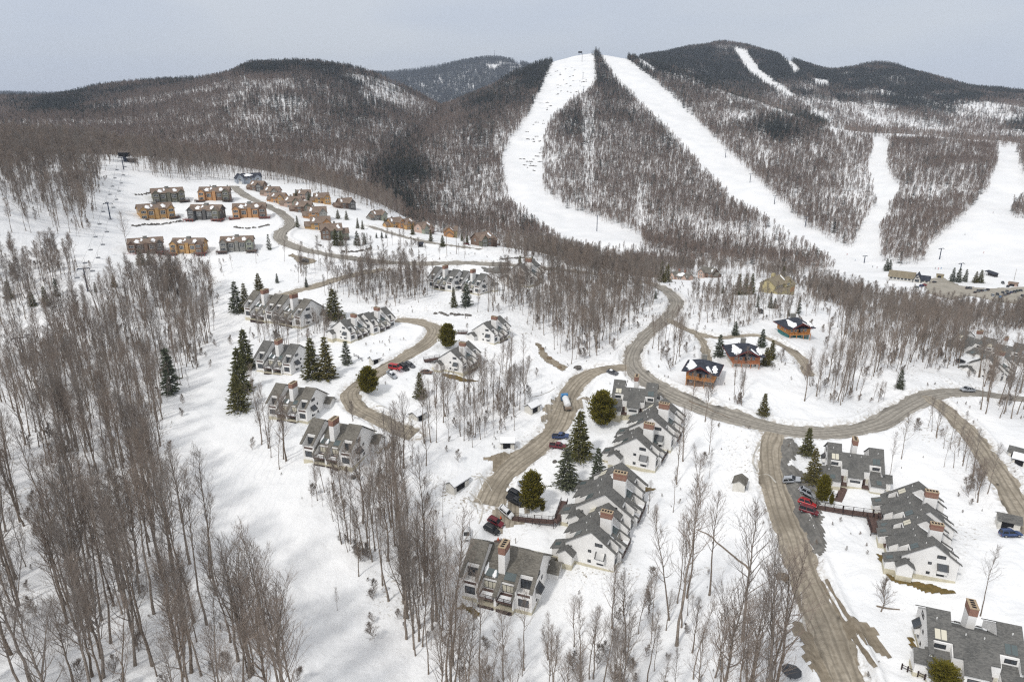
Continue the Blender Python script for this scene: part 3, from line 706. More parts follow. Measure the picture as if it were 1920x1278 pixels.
# ------------------------------------------------------------------ village woods: base polygons (photo px), trees per m2, kinds, label words
WOODS = [
 ('wood', .044, (.8, 1.12), [(160,590),(200,560),(250,543),(330,524),(400,535),(410,580),(397,628),(376,690),(318,745),(302,850),(335,960),(395,1080),(495,1195),(540,1290),(560,1400),(170,1400),(150,1290),(98,1100),(78,900),(40,820),(0,760),(-80,760),(-60,690),(60,665)], 'in the big wood left of the ski run'),
 ('wood', .045, (.85, 1.15), [(-160,830),(20,830),(48,1010),(55,1100),(110,1180),(150,1290),(160,1400),(-160,1400)], 'at the left edge below the chairlift clearing'),
 ('wood', .075, (.6, 1.05), [(446,790),(560,872),(640,905),(740,855),(795,790),(812,830),(792,950),(778,1035),(700,1120),(622,1000),(540,900)], 'in the thin wood above the parking loop'),
 ('wood', .062, (.6, 1.08), [(705,1085),(790,1050),(850,1090),(872,1150),(960,1185),(1100,1180),(1260,1140),(1330,1150),(1400,1190),(1462,1290),(1480,1400),(840,1400),(800,1290)], 'in the wood along the bottom of the photo'),
 ('wood', .034, (.4, .7), [(450,770),(500,805),(565,872),(640,905),(560,905),(480,840)], 'below the white chalet rows beside the ski run'),
 ('wood', .062, (.5, .85), [(795,800),(815,835),(900,835),(975,800),(995,745),(985,700),(930,690),(905,720),(870,745),(800,745)], 'in the thicket between the two village roads'),
 ('wood', .050, (.6, 1.0), [(905,592),(965,575),(1012,640),(1070,683),(1130,663),(1202,600),(1236,556),(1228,536),(1120,512),(1030,510),(940,535),(925,560)], 'in the wood inside the bend of the main road'),
 ('wood', .052, (.5, .9), [(560,548),(610,545),(650,560),(740,578),(806,560),(815,535),(790,505),(700,500),(620,492),(560,505)], 'in the wood above the left white houses'),
 ('wood', .055, (.4, .65), [(480,602),(600,602),(640,622),(575,652),(480,642)], 'between the two left house rows'),
 ('wood', .034, (.8, 1.15), [(-160,440),(0,440),(70,430),(160,446),(190,340),(214,300),(195,285),(100,275),(-160,275)], 'on the slope left of the chairlift'),
 ('wood', .045, (.6, .95), [(-160,480),(110,478),(146,500),(128,545),(62,600),(-10,640),(-160,680)], 'left of the chairlift towers'),
 ('wood', .040, (.65, 1.0), [(246,322),(330,338),(430,338),(520,340),(640,372),(700,395),(780,410),(860,432),(960,452),(1060,470),(1060,440),(960,430),(860,410),(787,385),(720,352),(627,318),(560,300),(420,275),(280,262),(0,240),(-160,240),(-160,285),(190,290),(236,300)], 'on the brown hill behind the upper houses'),
 ('wood', .085, (.42, .74), [(940,470),(1000,492),(1100,500),(1225,522),(1260,520),(1400,515),(1500,545),(1540,568),(1660,602),(1800,632),(1960,614),(1960,600),(1880,598),(1760,588),(1640,566),(1560,548),(1480,522),(1250,500),(1060,478)], 'in the brown valley wood below the ski slopes'),
 ('wood', .05, (.45, .75), [(1030,484),(1130,482),(1300,486),(1300,512),(1225,526),(1130,508),(1040,500)], 'in the brown wood behind the main road'),
 ('wood', .018, (.3, .55), [(1500,745),(1600,772),(1700,745),(1640,690),(1560,700)], 'on the snow slope above the main road at right'),
 ('wood', .010, (.3, .6), [(790,930),(860,930),(830,1040),(780,1040)], 'beside the parking loop'),
 ('wood', .05, (.4, .7), [(1275,562),(1400,556),(1530,575),(1545,600),(1430,602),(1350,622),(1292,612)], 'on the knoll above the orange chalets'),
 ('wood', .07, (.55, .85), [(1216,640),(1262,590),(1275,640),(1280,690),(1240,690)], 'beside the main road left of the orange chalets'),
 ('wood', .055, (.55, .95), [(1480,745),(1600,770),(1650,700),(1800,690),(1830,660),(1800,640),(1690,618),(1570,602),(1560,690),(1520,720)], 'on the slope right of the chalets'),
 ('wood', .016, (.5, .85), [(1290,740),(1330,715),(1430,712),(1415,785),(1330,768)], 'inside the road bend below the orange chalets'),
 ('wood', .10, (.4, .7), [(1745,805),(1805,835),(1880,945),(1850,960),(1790,890),(1740,850)], 'in the thicket right of the grey roofed houses'),
 ('wood', .040, (.8, 1.15), [(1815,700),(1960,710),(1960,830),(1835,775)], 'by the side road at the right edge'),
 ('wood', .012, (.55, .85), [(1640,835),(1720,800),(1700,870),(1665,860)], 'between the right houses and the road'),
 ('wood', .007, (.5, .85), [(1210,930),(1250,870),(1340,800),(1345,870),(1320,1010),(1240,1060)], 'right of the stepped white houses'),
 ('wood', .010, (.4, .7), [(640,470),(760,455),(860,475),(900,485),(760,488),(660,478)], 'on the snow bank below the brown houses'),
 ('wood', .004, (.35, .6), [(250,500),(420,480),(540,470),(540,520),(420,520)], 'on the open snow below the duplex houses'),
]
NOGO = []                            # (x, y, radius) of buildings, filled before the trees are set
def occupied(x, y):
    o = np.zeros(len(x), bool)
    for a, b, r in NOGO: o |= (x - a) ** 2 + (y - b) ** 2 < r * r
    return o
def build_woods():
    cand = []                        # x, y, z, scale, wood index, apparent size
    for wi, (nm, dens, (s0, s1), poly, wd) in enumerate(WOODS):
        c = np.array([hit(a, b)[:2] for a, b in poly]); lo, hi = c.min(0) - 8, c.max(0) + 8
        n = rng.poisson((hi - lo).prod() * dens * 1.35); x = lo[0] + rng.random(n) * (hi[0] - lo[0]); y = lo[1] + rng.random(n) * (hi[1] - lo[1])
        z = h(x, y); px, py, dep = project(np.c_[x, y, z])
        k = in_poly(px + rng.normal(0, 2, n), py + rng.normal(0, 2, n), poly) & (dep > 60)
        k &= rng.random(n) < np.clip(.74 + 1.2 * vnoise(x, y, 16, 20 + wi), .15, 1)
        x, y, z, px, py, dep = x[k], y[k], z[k], px[k], py[k], dep[k]
        k = ~occupied(x, y); k[k] &= road_dist(x[k], y[k]) > 2.5
        x, y, z, px, py, dep = x[k], y[k], z[k], px[k], py[k], dep[k]
        s = (s0 + (s1 - s0) * rng.random(len(x))) * np.where(rng.random(len(x)) < .25, .7, 1)
        s = s * (1 + (.5 if wi in (0, 1) else .42 if wi == 2 else .55 if wi == 3 else 0) * np.clip((py - 740) / 420, 0, 1))
        front = (px > 840) & (px < 1085) & (py > 1120) & (py < 1240) | (px > 1085) & (px < 1250) & (py < 1225) & (py > 1050) | (px > 560) & (px < 720) & (py < 960) & (py > 850) | (px > 1405) & (px < 1512) & (py > 535) & (py < 590) | (px > 1230) & (px < 1350) & (py > 518) & (py < 545) | (px > 815) & (px < 915) & (py > 540) & (py < 575)      # only thin young growth close below the balconies
        s = np.where(front, s * .5, s); s = np.where((px > 860) & (px < 1240) & (py >= 1225), s * .72, s); k = ~front | (rng.random(len(x)) < .4); x, y, z, px, py, dep, s = x[k], y[k], z[k], px[k], py[k], dep[k], s[k]
        vis = (px > -20) & (px < 1940) & (py < 1300)
        cand.append(np.c_[x, y, z, s, np.full(len(x), wi), np.where(vis, s / dep, 0)])
    c = np.concatenate(cand); order = np.argsort(-c[:, 5]); c = c[order]
    top, rest = c[:270], c[270:]
    words = {}
    for q in top:
        f = int(rng.integers(0, len(NEAR_T))); tr, cr, _, H, look = NEAR_T[f]
        t = empty('bare_tree', (q[0], q[1], q[2]), rng.random() * 6.283); t.scale = (q[3],) * 3
        t.rotation_euler = (rng.normal(0, .035), rng.normal(0, .035), rng.random() * 6.283)
        size = 'small' if q[3] * H < 13.5 else 'big' if q[3] * H > 20.5 else 'mid-sized'
        qx, qy, _ = project(q[:3]); wi = int(q[4]); wd = WOODS[wi][4]
        if wi == 0: wd += ', low down' if qy > 1060 else ', midway up' if qy > 880 else ', high up'
        if wi == 3: wd = 'in the bottom wood ' + ('left of the nearest townhouse' if qx < 880 else 'below the nearest townhouse' if qx < 1090 else 'below the stepped white gables' if qx < 1250 else 'towards the muddy driveway')
        tag(t, f'{look} {wd}', 'tree', 'bare trees of the village woods')
        link('trunk', tr, t); link('crown', cr, t)
    dep = project(rest[:, :3])[2]
    near = dep < 330
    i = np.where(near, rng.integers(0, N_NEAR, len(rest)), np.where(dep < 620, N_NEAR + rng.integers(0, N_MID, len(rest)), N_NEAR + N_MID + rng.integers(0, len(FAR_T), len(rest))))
    put(BARE, rest[:, :3], .05, rest[:, 3], i)
    b = c[rng.integers(0, len(c), 8200), :2] + rng.normal(0, 4.5, (8200, 2)); bz = h(b[:, 0], b[:, 1]); bd = project(np.c_[b, bz])[2]
    k = ~occupied(b[:, 0], b[:, 1]) & (bd < 520); k[k] &= road_dist(b[k, 0], b[k, 1]) > 1.0; m = k.sum()
    put(BARE, np.c_[b, bz][k], .1, .35 + .65 * rng.random(m), N_NEAR + N_MID + len(FAR_T) + rng.integers(0, len(BUSH_T), m))
    # weeds and twigs poking through the open banks
    b = np.c_[rng.uniform(-150, 190, 9000), rng.uniform(100, 420, 9000)]; bz = h(b[:, 0], b[:, 1]); qx, qy, bd = project(np.c_[b, bz]); rd_ = road_dist(b[:, 0], b[:, 1])
    k = (rd_ > .6) & ~occupied(b[:, 0], b[:, 1]) & (rng.random(9000) < np.clip(.12 + 1.3 * vnoise(b[:, 0], b[:, 1], 17, 61) + .35 * np.exp(-rd_ / 6), 0, 1) * .45) & ~in_poly(qx, qy, [(430,480),(545,500),(445,600),(432,740),(468,790),(540,920),(610,1010),(690,1130),(790,1290),(560,1290),(500,1200),(390,1080),(330,960),(310,860),(330,750),(390,640),(410,560)]); m = k.sum()
    put(BARE, np.c_[b, bz - .1][k], .15, .10 + .2 * rng.random(m), N_NEAR + N_MID + len(FAR_T) + rng.integers(0, len(BUSH_T), m))
    near_s = rng.integers(0, len(c), 3600); b = c[near_s, :2] + rng.normal(0, 4, (3600, 2)); bz = h(b[:, 0], b[:, 1]); bd = project(np.c_[b, bz])[2]
    k = ~occupied(b[:, 0], b[:, 1]) & (bd < 420); k[k] &= road_dist(b[k, 0], b[k, 1]) > 1.5; m = k.sum()
    put(BARE, np.c_[b, bz][k], .07, .35 + .4 * rng.random(m), np.where(bd[k] < 260, 5, N_NEAR + 3))
    print('woods', len(c), 'mountain bare', sum(map(len, bare_p)), 'conifers', sum(map(len, con_p)))
def finish_forest():
    o = gn_scatter('bare_forest', np.concatenate(bare_p), np.concatenate(bare_r), np.concatenate(bare_s), np.concatenate(bare_i),
                   [t[2] for t in NEAR_T] + MID_T + FAR_T + BUSH_T)
    tag(o, 'grey brown bare hardwood forest covering the hills and valley', 'forest', kind='stuff')
    o = gn_scatter('evergreen_forest', np.concatenate(con_p), np.concatenate(con_r), np.concatenate(con_s), np.concatenate(con_i), FAR_C)
    tag(o, 'dark evergreens scattered over the slopes and crowding the summits', 'forest', kind='stuff')
# ------------------------------------------------------------------ building materials
M['stucco'] = mat('stucco', (.80, .79, .77), .85, noise=(.35, .06), bump=(3, .15, .05))
M['foundation'] = mat('foundation', (.56, .52, .40), .9, noise=(.5, .15))
def shingle(name, c1, c2):
    m = bpy.data.materials.new(name); m.use_nodes = True; n = m.node_tree.nodes; L = m.node_tree.links; b = n['Principled BSDF']
    b.inputs['Roughness'].default_value = .9; b.inputs['Specular IOR Level'].default_value = .2
    t = n.new('ShaderNodeTexCoord'); v = n.new('ShaderNodeTexVoronoi'); v.inputs['Scale'].default_value = 2.6
    mp_ = n.new('ShaderNodeMapping'); mp_.inputs['Scale'].default_value = (1, 2.2, 2.2)
    L.new(t.outputs['Object'], mp_.inputs['Vector']); L.new(mp_.outputs[0], v.inputs['Vector'])
    z = n.new('ShaderNodeTexNoise'); z.inputs['Scale'].default_value = .4; z.inputs['Detail'].default_value = 5; L.new(t.outputs['Object'], z.inputs['Vector'])
    s = n.new('ShaderNodeSeparateColor'); L.new(v.outputs['Color'], s.inputs[0])
    a = n.new('ShaderNodeMath'); a.operation = 'MULTIPLY_ADD'; L.new(s.outputs[0], a.inputs[0]); a.inputs[1].default_value = .55; L.new(z.outputs['Fac'], a.inputs[2])
    r = n.new('ShaderNodeValToRGB'); r.color_ramp.elements[0].position = .45; r.color_ramp.elements[1].position = 1.0
    r.color_ramp.elements[0].color = (*c1, 1); r.color_ramp.elements[1].color = (*c2, 1); L.new(a.outputs[0], r.inputs['Fac']); L.new(r.outputs[0], b.inputs['Base Color'])
    bp = n.new('ShaderNodeBump'); bp.inputs['Strength'].default_value = .4; bp.inputs['Distance'].default_value = .05; L.new(s.outputs[0], bp.inputs['Height']); L.new(bp.outputs[0], b.inputs['Normal'])
    return m
M['grey_shingle'] = shingle('grey_shingle', (.088, .088, .085), (.16, .157, .148))
M['brown_shingle'] = shingle('brown_shingle', (.10, .093, .08), (.19, .178, .155))
M['rust_shingle'] = shingle('rust_shingle', (.15, .11, .085), (.26, .20, .16))
M['slate_roof'] = shingle('slate_roof', (.022, .026, .036), (.06, .066, .085))
M['tan_shingle'] = shingle('tan_shingle', (.16, .135, .095), (.28, .24, .17))
def brick_mat():
    m = bpy.data.materials.new('brick'); m.use_nodes = True; n = m.node_tree.nodes; L = m.node_tree.links; b = n['Principled BSDF']
    t = n.new('ShaderNodeTexCoord'); k = n.new('ShaderNodeTexBrick'); k.inputs['Scale'].default_value = 1.0
    k.inputs['Brick Width'].default_value = .42; k.inputs['Row Height'].default_value = .16; k.inputs['Mortar Size'].default_value = .02
    k.inputs['Color1'].default_value = (.21, .075, .05, 1); k.inputs['Color2'].default_value = (.29, .12, .08, 1); k.inputs['Mortar'].default_value = (.30, .25, .2, 1)
    mp_ = n.new('ShaderNodeMapping'); mp_.inputs['Rotation'].default_value = (R(90), 0, R(45)); L.new(t.outputs['Object'], mp_.inputs['Vector']); L.new(mp_.outputs[0], k.inputs['Vector'])
    L.new(k.outputs['Color'], b.inputs['Base Color']); b.inputs['Roughness'].default_value = .9; return m
M['brick'] = brick_mat()
M['mortar_cap'] = mat('mortar_cap', (.40, .31, .21), .9, noise=(2, .2))
M['dark'] = mat('dark', (.012, .012, .014), .8)
M['frame_dark'] = mat('frame_dark', (.045, .04, .038), .6)
M['frame_white'] = mat('frame_white', (.75, .74, .70), .6)
M['glass'] = mat('glass', (.055, .062, .07), .12, spec=.6)
M['sky_glass'] = mat('sky_glass', (.085, .11, .112), .15, spec=.6)
M['curtain'] = mat('curtain', (.60, .57, .47), .7)
M['deck'] = mat('deck', (.105, .068, .058), .85, noise=(2, .3))
M['deck_red'] = mat('deck_red', (.30, .055, .045), .8, noise=(2, .3))
M['rail'] = mat('rail', (.045, .030, .028), .8)
M['trim_dark'] = mat('trim_dark', (.09, .088, .085), .7)
M['clean_snow'] = mat('clean_snow', (.86, .87, .885), .6, noise=(.8, .03), bump=(1.5, .3, .15))
M['grass'] = mat('old_grass', (.20, .135, .045), .95, noise=(.9, .5, (.11, .085, .03)), bump=(5, .8, .2))
M['vent_white'] = mat('vent_white', (.75, .75, .73), .5)
M['metal_dark'] = mat('metal_dark', (.06, .065, .075), .5, .3)
def window(mb, axis, c, u0, u1, z0, z1, out, nx=2, nz=1, t=.07, fw=.09):
    """One window: frame bars (slot 0) and glass (slot 1). axis 'x': in a wall of constant x=c; 'y': constant y=c. out is +1/-1."""
    def bx(a0, a1, b0, b1, d0, d1, m):
        p, q = sorted((c + out * d0, c + out * d1))
        if axis == 'x': mb.box(p, q, a0, a1, b0, b1, m)
        else: mb.box(a0, a1, p, q, b0, b1, m)
    bx(u0, u1, z0, z0 + fw, -.02, t, 0); bx(u0, u1, z1 - fw, z1, -.02, t, 0)
    for i in range(nx + 1):
        u = u0 + (u1 - u0 - fw) * i / nx; bx(u, u + fw, z0 + fw, z1 - fw, -.02, t - .004, 0)
    for j in range(1, nz):
        z = z0 + (z1 - z0) * j / nz; bx(u0 + fw, u1 - fw, z - fw / 2, z + fw / 2, -.02, t - .008, 0)
    bx(u0 + fw * .5, u1 - fw * .5, z0 + fw * .5, z1 - fw * .5, -.03, t * .35, 1)
def add_window(par, *a, mats=None, name='window', label=None, **k):
    w = MB(); window(w, *a, **k); o = w.build(name, mats or [M['frame_dark'], M['glass']], par)
    if label: o['label'] = label
    return o
def railing(mb, pts, z, hgt=1.0, m=0, post=1.4, solid=False):
    for (x0, y0), (x1, y1) in zip(pts[:-1], pts[1:]):
        L = math.hypot(x1 - x0, y1 - y0); n = max(1, int(round(L / post))); ux, uy = (x1 - x0) / L, (y1 - y0) / L
        def bar(za, zb, w):
            px_, py_ = -uy * w, ux * w
            mb.prism_z(za, zb, [(x0 + px_, y0 + py_), (x0 - px_, y0 - py_), (x1 - px_, y1 - py_), (x1 + px_, y1 + py_)], m)
        bar(z + hgt - .1, z + hgt, .05)
        if solid: bar(z + .1, z + hgt - .14, .03)
        else:
            bar(z + .15, z + .22, .03); bar(z + .5, z + .56, .025)
        for i in range(n + 1):
            x, y = x0 + (x1 - x0) * i / n, y0 + (y1 - y0) * i / n; mb.box(x - .06, x + .06, y - .06, y + .06, z, z + hgt - .1, m)
# ------------------------------------------------------------------ the white townhouse: two gabled wings, a lower middle with the big chimney
K7 = .7                              # roof pitch
def make_townhouse(roof='grey_shingle', snow=True):
    t = empty('townhouse', (0, 0, 0))
    w = MB()
    for s in (-1, 1):
        a, b = sorted((s * 4.2, s * 8.0))
        w.prism_x(a, b, [(-4.7, -.6), (-4.7, 5.72), (.5, 9.36), (4.7, 6.42), (4.7, -.6)])           # wing body
        o0, o1 = sorted((s * 7.45, s * 8.0))
        w.prism_x(o0, o1, [(-6.5, -.6), (-6.5, 4.46), (-4.72, 5.70), (-4.72, -.6)])                     # cheek walls of the recesses
        for q0, q1 in (sorted((s * 7.6, s * 8.0)), sorted((s * 4.2, s * 4.6))):
            w.prism_x(q0, q1, [(4.72, -.6), (4.72, 6.38), (7.0, 4.80), (7.0, -.6)])
        w.prism_x(*sorted((s * 4.6, s * 7.6)), [(4.72, -.6), (4.72, 2.9), (6.9, 2.9), (6.9, -.6)])       # under the upper balcony
        w.prism_x(*sorted((s * 4.25, s * 8.3)), [(-10.2, -.6), (-10.2, 1.55), (-4.74, 3.55), (-4.74, -.6)] if True else [])  # low front wing
        # storage shed on the gable end
        e0, e1 = sorted((s * 8.02, s * 10.4)); w.prism_x(e0, e1, [(-7.6, -.6), (-7.6, 2.3), (-5.7, 3.7), (-3.8, 2.3), (-3.8, -.6)])
        b0, b1 = sorted((s * 8.02, s * 8.95)); w.box(b0, b1, 2.1, 4.5, 1.3, 2.5)                          # bay
    w.prism_x(-4.19, 4.19, [(-6.6, -.6), (-6.6, 4.45), (-2, 7.6), (5.0, 3.75), (5.0, -.6)])             # middle
    w.prism_x(-2.1, 2.1, [(-8.6, -.6), (-8.6, 3.0), (-6.62, 4.40), (-6.62, -.6)])
    for x0, x1 in ((-4.19, -3.9), (-.3, .3), (3.9, 4.19)): w.prism_x(x0, x1, [(5.02, -.6), (5.02, 3.70), (7.8, 2.2), (7.8, -.6)])
    w.build('wall', M['stucco'], t)
    f = MB()                         # concrete base, proud of the walls
    for s in (-1, 1):
        f.box(*sorted((s * 4.15, s * 8.04)), -4.9, 7.04, -4, -.602); f.box(*sorted((s * 4.2, s * 8.34)), -10.24, -4.9, -4, -.602); f.box(*sorted((s * 8.04, s * 10.44)), -7.64, -3.76, -4, -.604)
    f.box(-4.15, 4.15, -8.64, 7.84, -4, -.606); f.build('foundation', M['foundation'], t)
    r = MB(); z_ = lambda y: 9.5 - K7 * (.5 - y) if y < .5 else 9.5 - K7 * (y - .5)
    def tiers(x0, x1, ya, yb): r.slab_x(x0, x1, (ya, z_(ya)), (yb, z_(yb)))
    for s in (-1, 1):
        tiers(*sorted((s * 4.0, s * 8.4)), -4.6, .5); tiers(*sorted((s * 4.0, s * 8.4)), .5, 4.65)
        tiers(*sorted((s * 7.4, s * 8.4)), -7.1, -4.6)
        tiers(*sorted((s * 7.55, s * 8.4)), 4.65, 7.7); tiers(*sorted((s * 4.0, s * 4.7)), 4.65, 7.7)
        r.slab_x(*sorted((s * 4.2, s * 8.6)), (-10.7, 1.50), (-4.66, 3.72), .2)
        e0, e1 = sorted((s * 8.05, s * 10.8)); r.slab_x(e0, e1, (-8.1, 2.05), (-5.7, 3.82), .16); r.slab_x(e0, e1, (-5.7, 3.82), (-3.3, 2.05), .16)
    zc = lambda y: 7.75 - .557 * (y + 2)
    tiers(-4.0, 4.0, -6.8, -2.0); tiers(-2.3, 2.3, -9.2, -6.8)
    r.slab_x(-4.18, 4.18, (-2, 7.75), (5.0, zc(5.0)))
    for x0, x1 in ((-4.18, -3.7), (-.5, .5), (3.7, 4.18)): r.slab_x(x0, x1, (5.0, zc(5.0)), (8.3, zc(8.3)))
    r.build('roof', M[roof], t)
    c = MB(); c.prism_z(3.0, 9.6, [(-.75, .6), (.75, .6), (.75, 3.7), (-.75, 3.7)]); ch = c.build('chimney', M['stucco'], t)
    c = MB(); c.box(-.80, .80, .55, 3.75, 9.602, 11.3); c.build('brick_stack', M['brick'], ch)
    c = MB(); c.box(-.86, .86, .48, 3.82, 11.302, 11.5, 0)
    for q in range(4): c.box(-.38, .38, .8 + q * .75, 1.25 + q * .75, 11.502, 11.52 + .05, 1)
    c.build('cap', [M['mortar_cap'], M['dark']], ch)
    for s in (-1, 1):
        X = s * 8.0
        add_window(t, 'x', X, 1.6, 3.7, 5.5, 6.5, s); add_window(t, 'x', X, -.2, .7, 3.2, 4.0, s, nx=1)
        add_window(t, 'x', X, 2.3, 4.1, .1, .95, s); add_window(t, 'x', X, -.2, .7, .1, .95, s, nx=1)
        b = MB()                     # bay: sloping glass roof on a dark frame
        e0, e1 = sorted((s * 8.02, s * 9.25)); hi, lo = (8.02 * s, 4.0), (9.3 * s, 2.62)
        b.slab_y(1.9, 4.7, lo if s > 0 else hi, hi if s > 0 else lo, .1, 0) if False else None
        for y0, y1, m_ in ((1.9, 2.25, 0), (4.35, 4.7, 0), (2.25, 4.35, 1)):
            v = [(8.03 * s, y0, 4.0), (9.3 * s, y0, 2.6), (9.3 * s, y1, 2.6), (8.03 * s, y1, 4.0)]; b.add(v + [(p[0], p[1], p[2] - .12) for p in v], [(0, 1, 2, 3), (7, 6, 5, 4), (0, 4, 5, 1), (1, 5, 6, 2), (2, 6, 7, 3), (3, 7, 4, 0)], m_)
        b.build('bay_window', [M['trim_dark'], M['glass']], t)
        xa, xb = sorted((s * 5.0, s * 7.1))
        add_window(t, 'y', -4.7, xa, xb, 4.3, 5.3, -1)
        k = MB()                     # skylight in the front roof
        ya, yb = -4.5, -2.9
        v = [(xa, ya, z_(ya) + .24), (xb, ya, z_(ya) + .24), (xb, yb, z_(yb) + .24), (xa, yb, z_(yb) + .24)]
        xm = (xa + xb) / 2
        for p0, p1, m_ in ((xa, xm - .06, 1), (xm - .06, xm + .06, 0), (xm + .06, xb, 1)):
            u = [(p0, ya, z_(ya) + .225), (p1, ya, z_(ya) + .225), (p1, yb, z_(yb) + .225), (p0, yb, z_(yb) + .225)]; k.add(u + [(q[0], q[1], q[2] + (.1 if m_ else .13)) for q in u], [(3, 2, 1, 0), (4, 5, 6, 7), (0, 1, 5, 4), (1, 2, 6, 5), (2, 3, 7, 6), (3, 0, 4, 7)], m_)
        k.build('skylight', [M['trim_dark'], M['curtain'] if s < 0 else M['sky_glass']], t)
        k = MB(); xa2, xb2 = sorted((s * 6.0, s * 7.4)); zl = lambda y: 1.5 + (3.72 - 1.5) * (y + 10.7) / 6.04
        u = [(xa2, -9.9, zl(-9.9) + .205), (xb2, -9.9, zl(-9.9) + .205), (xb2, -8.4, zl(-8.4) + .205), (xa2, -8.4, zl(-8.4) + .205)]; k.add(u + [(q[0], q[1], q[2] + .1) for q in u], [(3, 2, 1, 0), (4, 5, 6, 7), (0, 1, 5, 4), (1, 2, 6, 5), (2, 3, 7, 6), (3, 0, 4, 7)])
        k.build('skylight', M['sky_glass'], t)
        # rear: roof window row, glazed upper balcony
        xa3, xb3 = sorted((s * 4.75, s * 7.5))
        add_window(t, 'y', 4.7, xa3, xb3, 3.3, 5.6, 1, nx=3)
        b = MB(); b.box(xa3, xb3, 6.75, 6.95, 2.902, 3.55, 0); b.box(xa3 - .02, xb3 + .02, 6.7, 7.0, 3.552, 3.66, 1); b.build('balcony', [M['deck'], M['stucco']], t)
        add_window(t, 'y', 6.9, xa3 + .2, xb3 - .2, .4, 2.2, 1, nx=2)
        # middle bays at the rear, two floors of balconies
        xa4, xb4 = sorted((s * .35, s * 3.85))
        add_window(t, 'y', 5.0, xa4 + .2, xb4 - .2, 1.5, 3.3, 1, nx=3, mats=[M['frame_dark'], M['curtain']]) ; add_window(t, 'y', 5.0, xa4 + .2, xb4 - .2, -1.6, .6, 1, nx=3)
        k = MB(); ya, yb = 3.2, 4.7
        u = [(xa4 + .3, ya, zc(ya) + .225), (xb4 - .5, ya, zc(ya) + .225), (xb4 - .5, yb, zc(yb) + .225), (xa4 + .3, yb, zc(yb) + .225)]; k.add(u + [(q[0], q[1], q[2] + .12) for q in u], [(3, 2, 1, 0), (4, 5, 6, 7), (0, 1, 5, 4), (1, 2, 6, 5), (2, 3, 7, 6), (3, 0, 4, 7)])
        k.build('skylight', M['sky_glass'], t)
        for zf in (1.15, -1.85):
            b = MB(); b.box(xa4, xb4, 5.05, 8.2, zf - .2, zf, 0); railing(b, [(xa4, 8.1), (xb4, 8.1)], zf, 1.0, 1, solid=zf < 0)
            if zf > 0 and snow: b.box(xa4 + .1, xb4 - .3, 6.1, 7.9, zf + .002, zf + .2, 2)
            b.build('balcony', [M['deck'], M['rail'], M['clean_snow']], t)
        # entry recess at the front
        xa5, xb5 = sorted((s * 2.3, s * 4.1))
        d = MB(); d.box(xa5 + .1, xa5 + 1.0, -6.70, -6.605, -.35, 1.75, 0); d.box(xa5 + 1.1, xb5 - .05, -6.68, -6.607, .2, 1.75, 1); d.build('door', [M['deck'], M['curtain']], t)
        d = MB(); d.box(xa5 - .15, xb5 + .1, -9.0, -6.72, -.6, -.36); d.build('porch', M['deck'], t)
        for vx, vy in ((s * 6.6, -1.2), (s * 1.6, -2.9)):
            d = MB(); d.tube([(vx, vy, z_(vy) + .1), (vx, vy, z_(vy) + .6)], .11, 7); d.build('vent_pipe', M['vent_white'], t)
    add_window(t, 'y', -8.6, -1.5, 1.5, .9, 1.7, -1, nx=2)
    if snow:
        def snow_patch(cx, y0, y1, wx, zf, amp):
            m = 9; top = []; n_ = MB()
            for i in range(m):
                q = i / (m - 1); y = y0 + (y1 - y0) * q; hw = wx * (math.sin(math.pi * (q * .92 + .05)) ** .6) * (1 + .25 * math.sin(q * 9 + cx))
                for sx in (-1, -.4, .4, 1): top.append((cx + sx * hw, y, zf(y) + .23 + (amp if abs(sx) < .9 else .02)))
            n_.add(top, [(i * 4 + j, i * 4 + j + 1, i * 4 + j + 5, i * 4 + j + 4) for i in range(m - 1) for j in range(3)])
            n_.build('roof_snow', M['clean_snow'], t, True)
        snow_patch(1.4, 3.4, 4.9, .55, zc, .3); snow_patch(-3.85, -1.0, 4.8, .32, zc, .25); snow_patch(3.6, 2.2, 4.6, .4, zc, .3)
    return t
def ridge_pose(a, b, z, want=16.8, face=None):
    """Building pose from its ridge ends in the photo (px) at height z: middle, heading."""
    A, B = at_z(*a, z), at_z(*b, z); d = B - A
    return (A + B) / 2, math.atan2(d[1], d[0]), np.linalg.norm(d[:2])
def settle(x, y): return float(h(np.array([x]), np.array([y]))[0])
TH = {}
TH['grey'] = make_townhouse('grey_shingle', True); TH['brown'] = make_townhouse('brown_shingle', True)
_used = set()
def place_townhouse(kind, mid, yaw, lift, label, sc=1.0):
    src = TH[kind]; o = src if kind not in _used else copy_tree(src); _used.add(kind)
    c, s = math.cos(yaw), math.sin(yaw)
    ax, ay = mid[0] - (c * 0 - s * .5) * sc, mid[1] - (s * 0 + c * .5) * sc
    o.location = (ax, ay, mid[2]); o.rotation_euler = (0, 0, yaw); o.scale = (sc,) * 3
    tag(o, label, 'house', 'white townhouses with big chimneys'); NOGO.append((ax, ay, 12.5 * sc)); return o
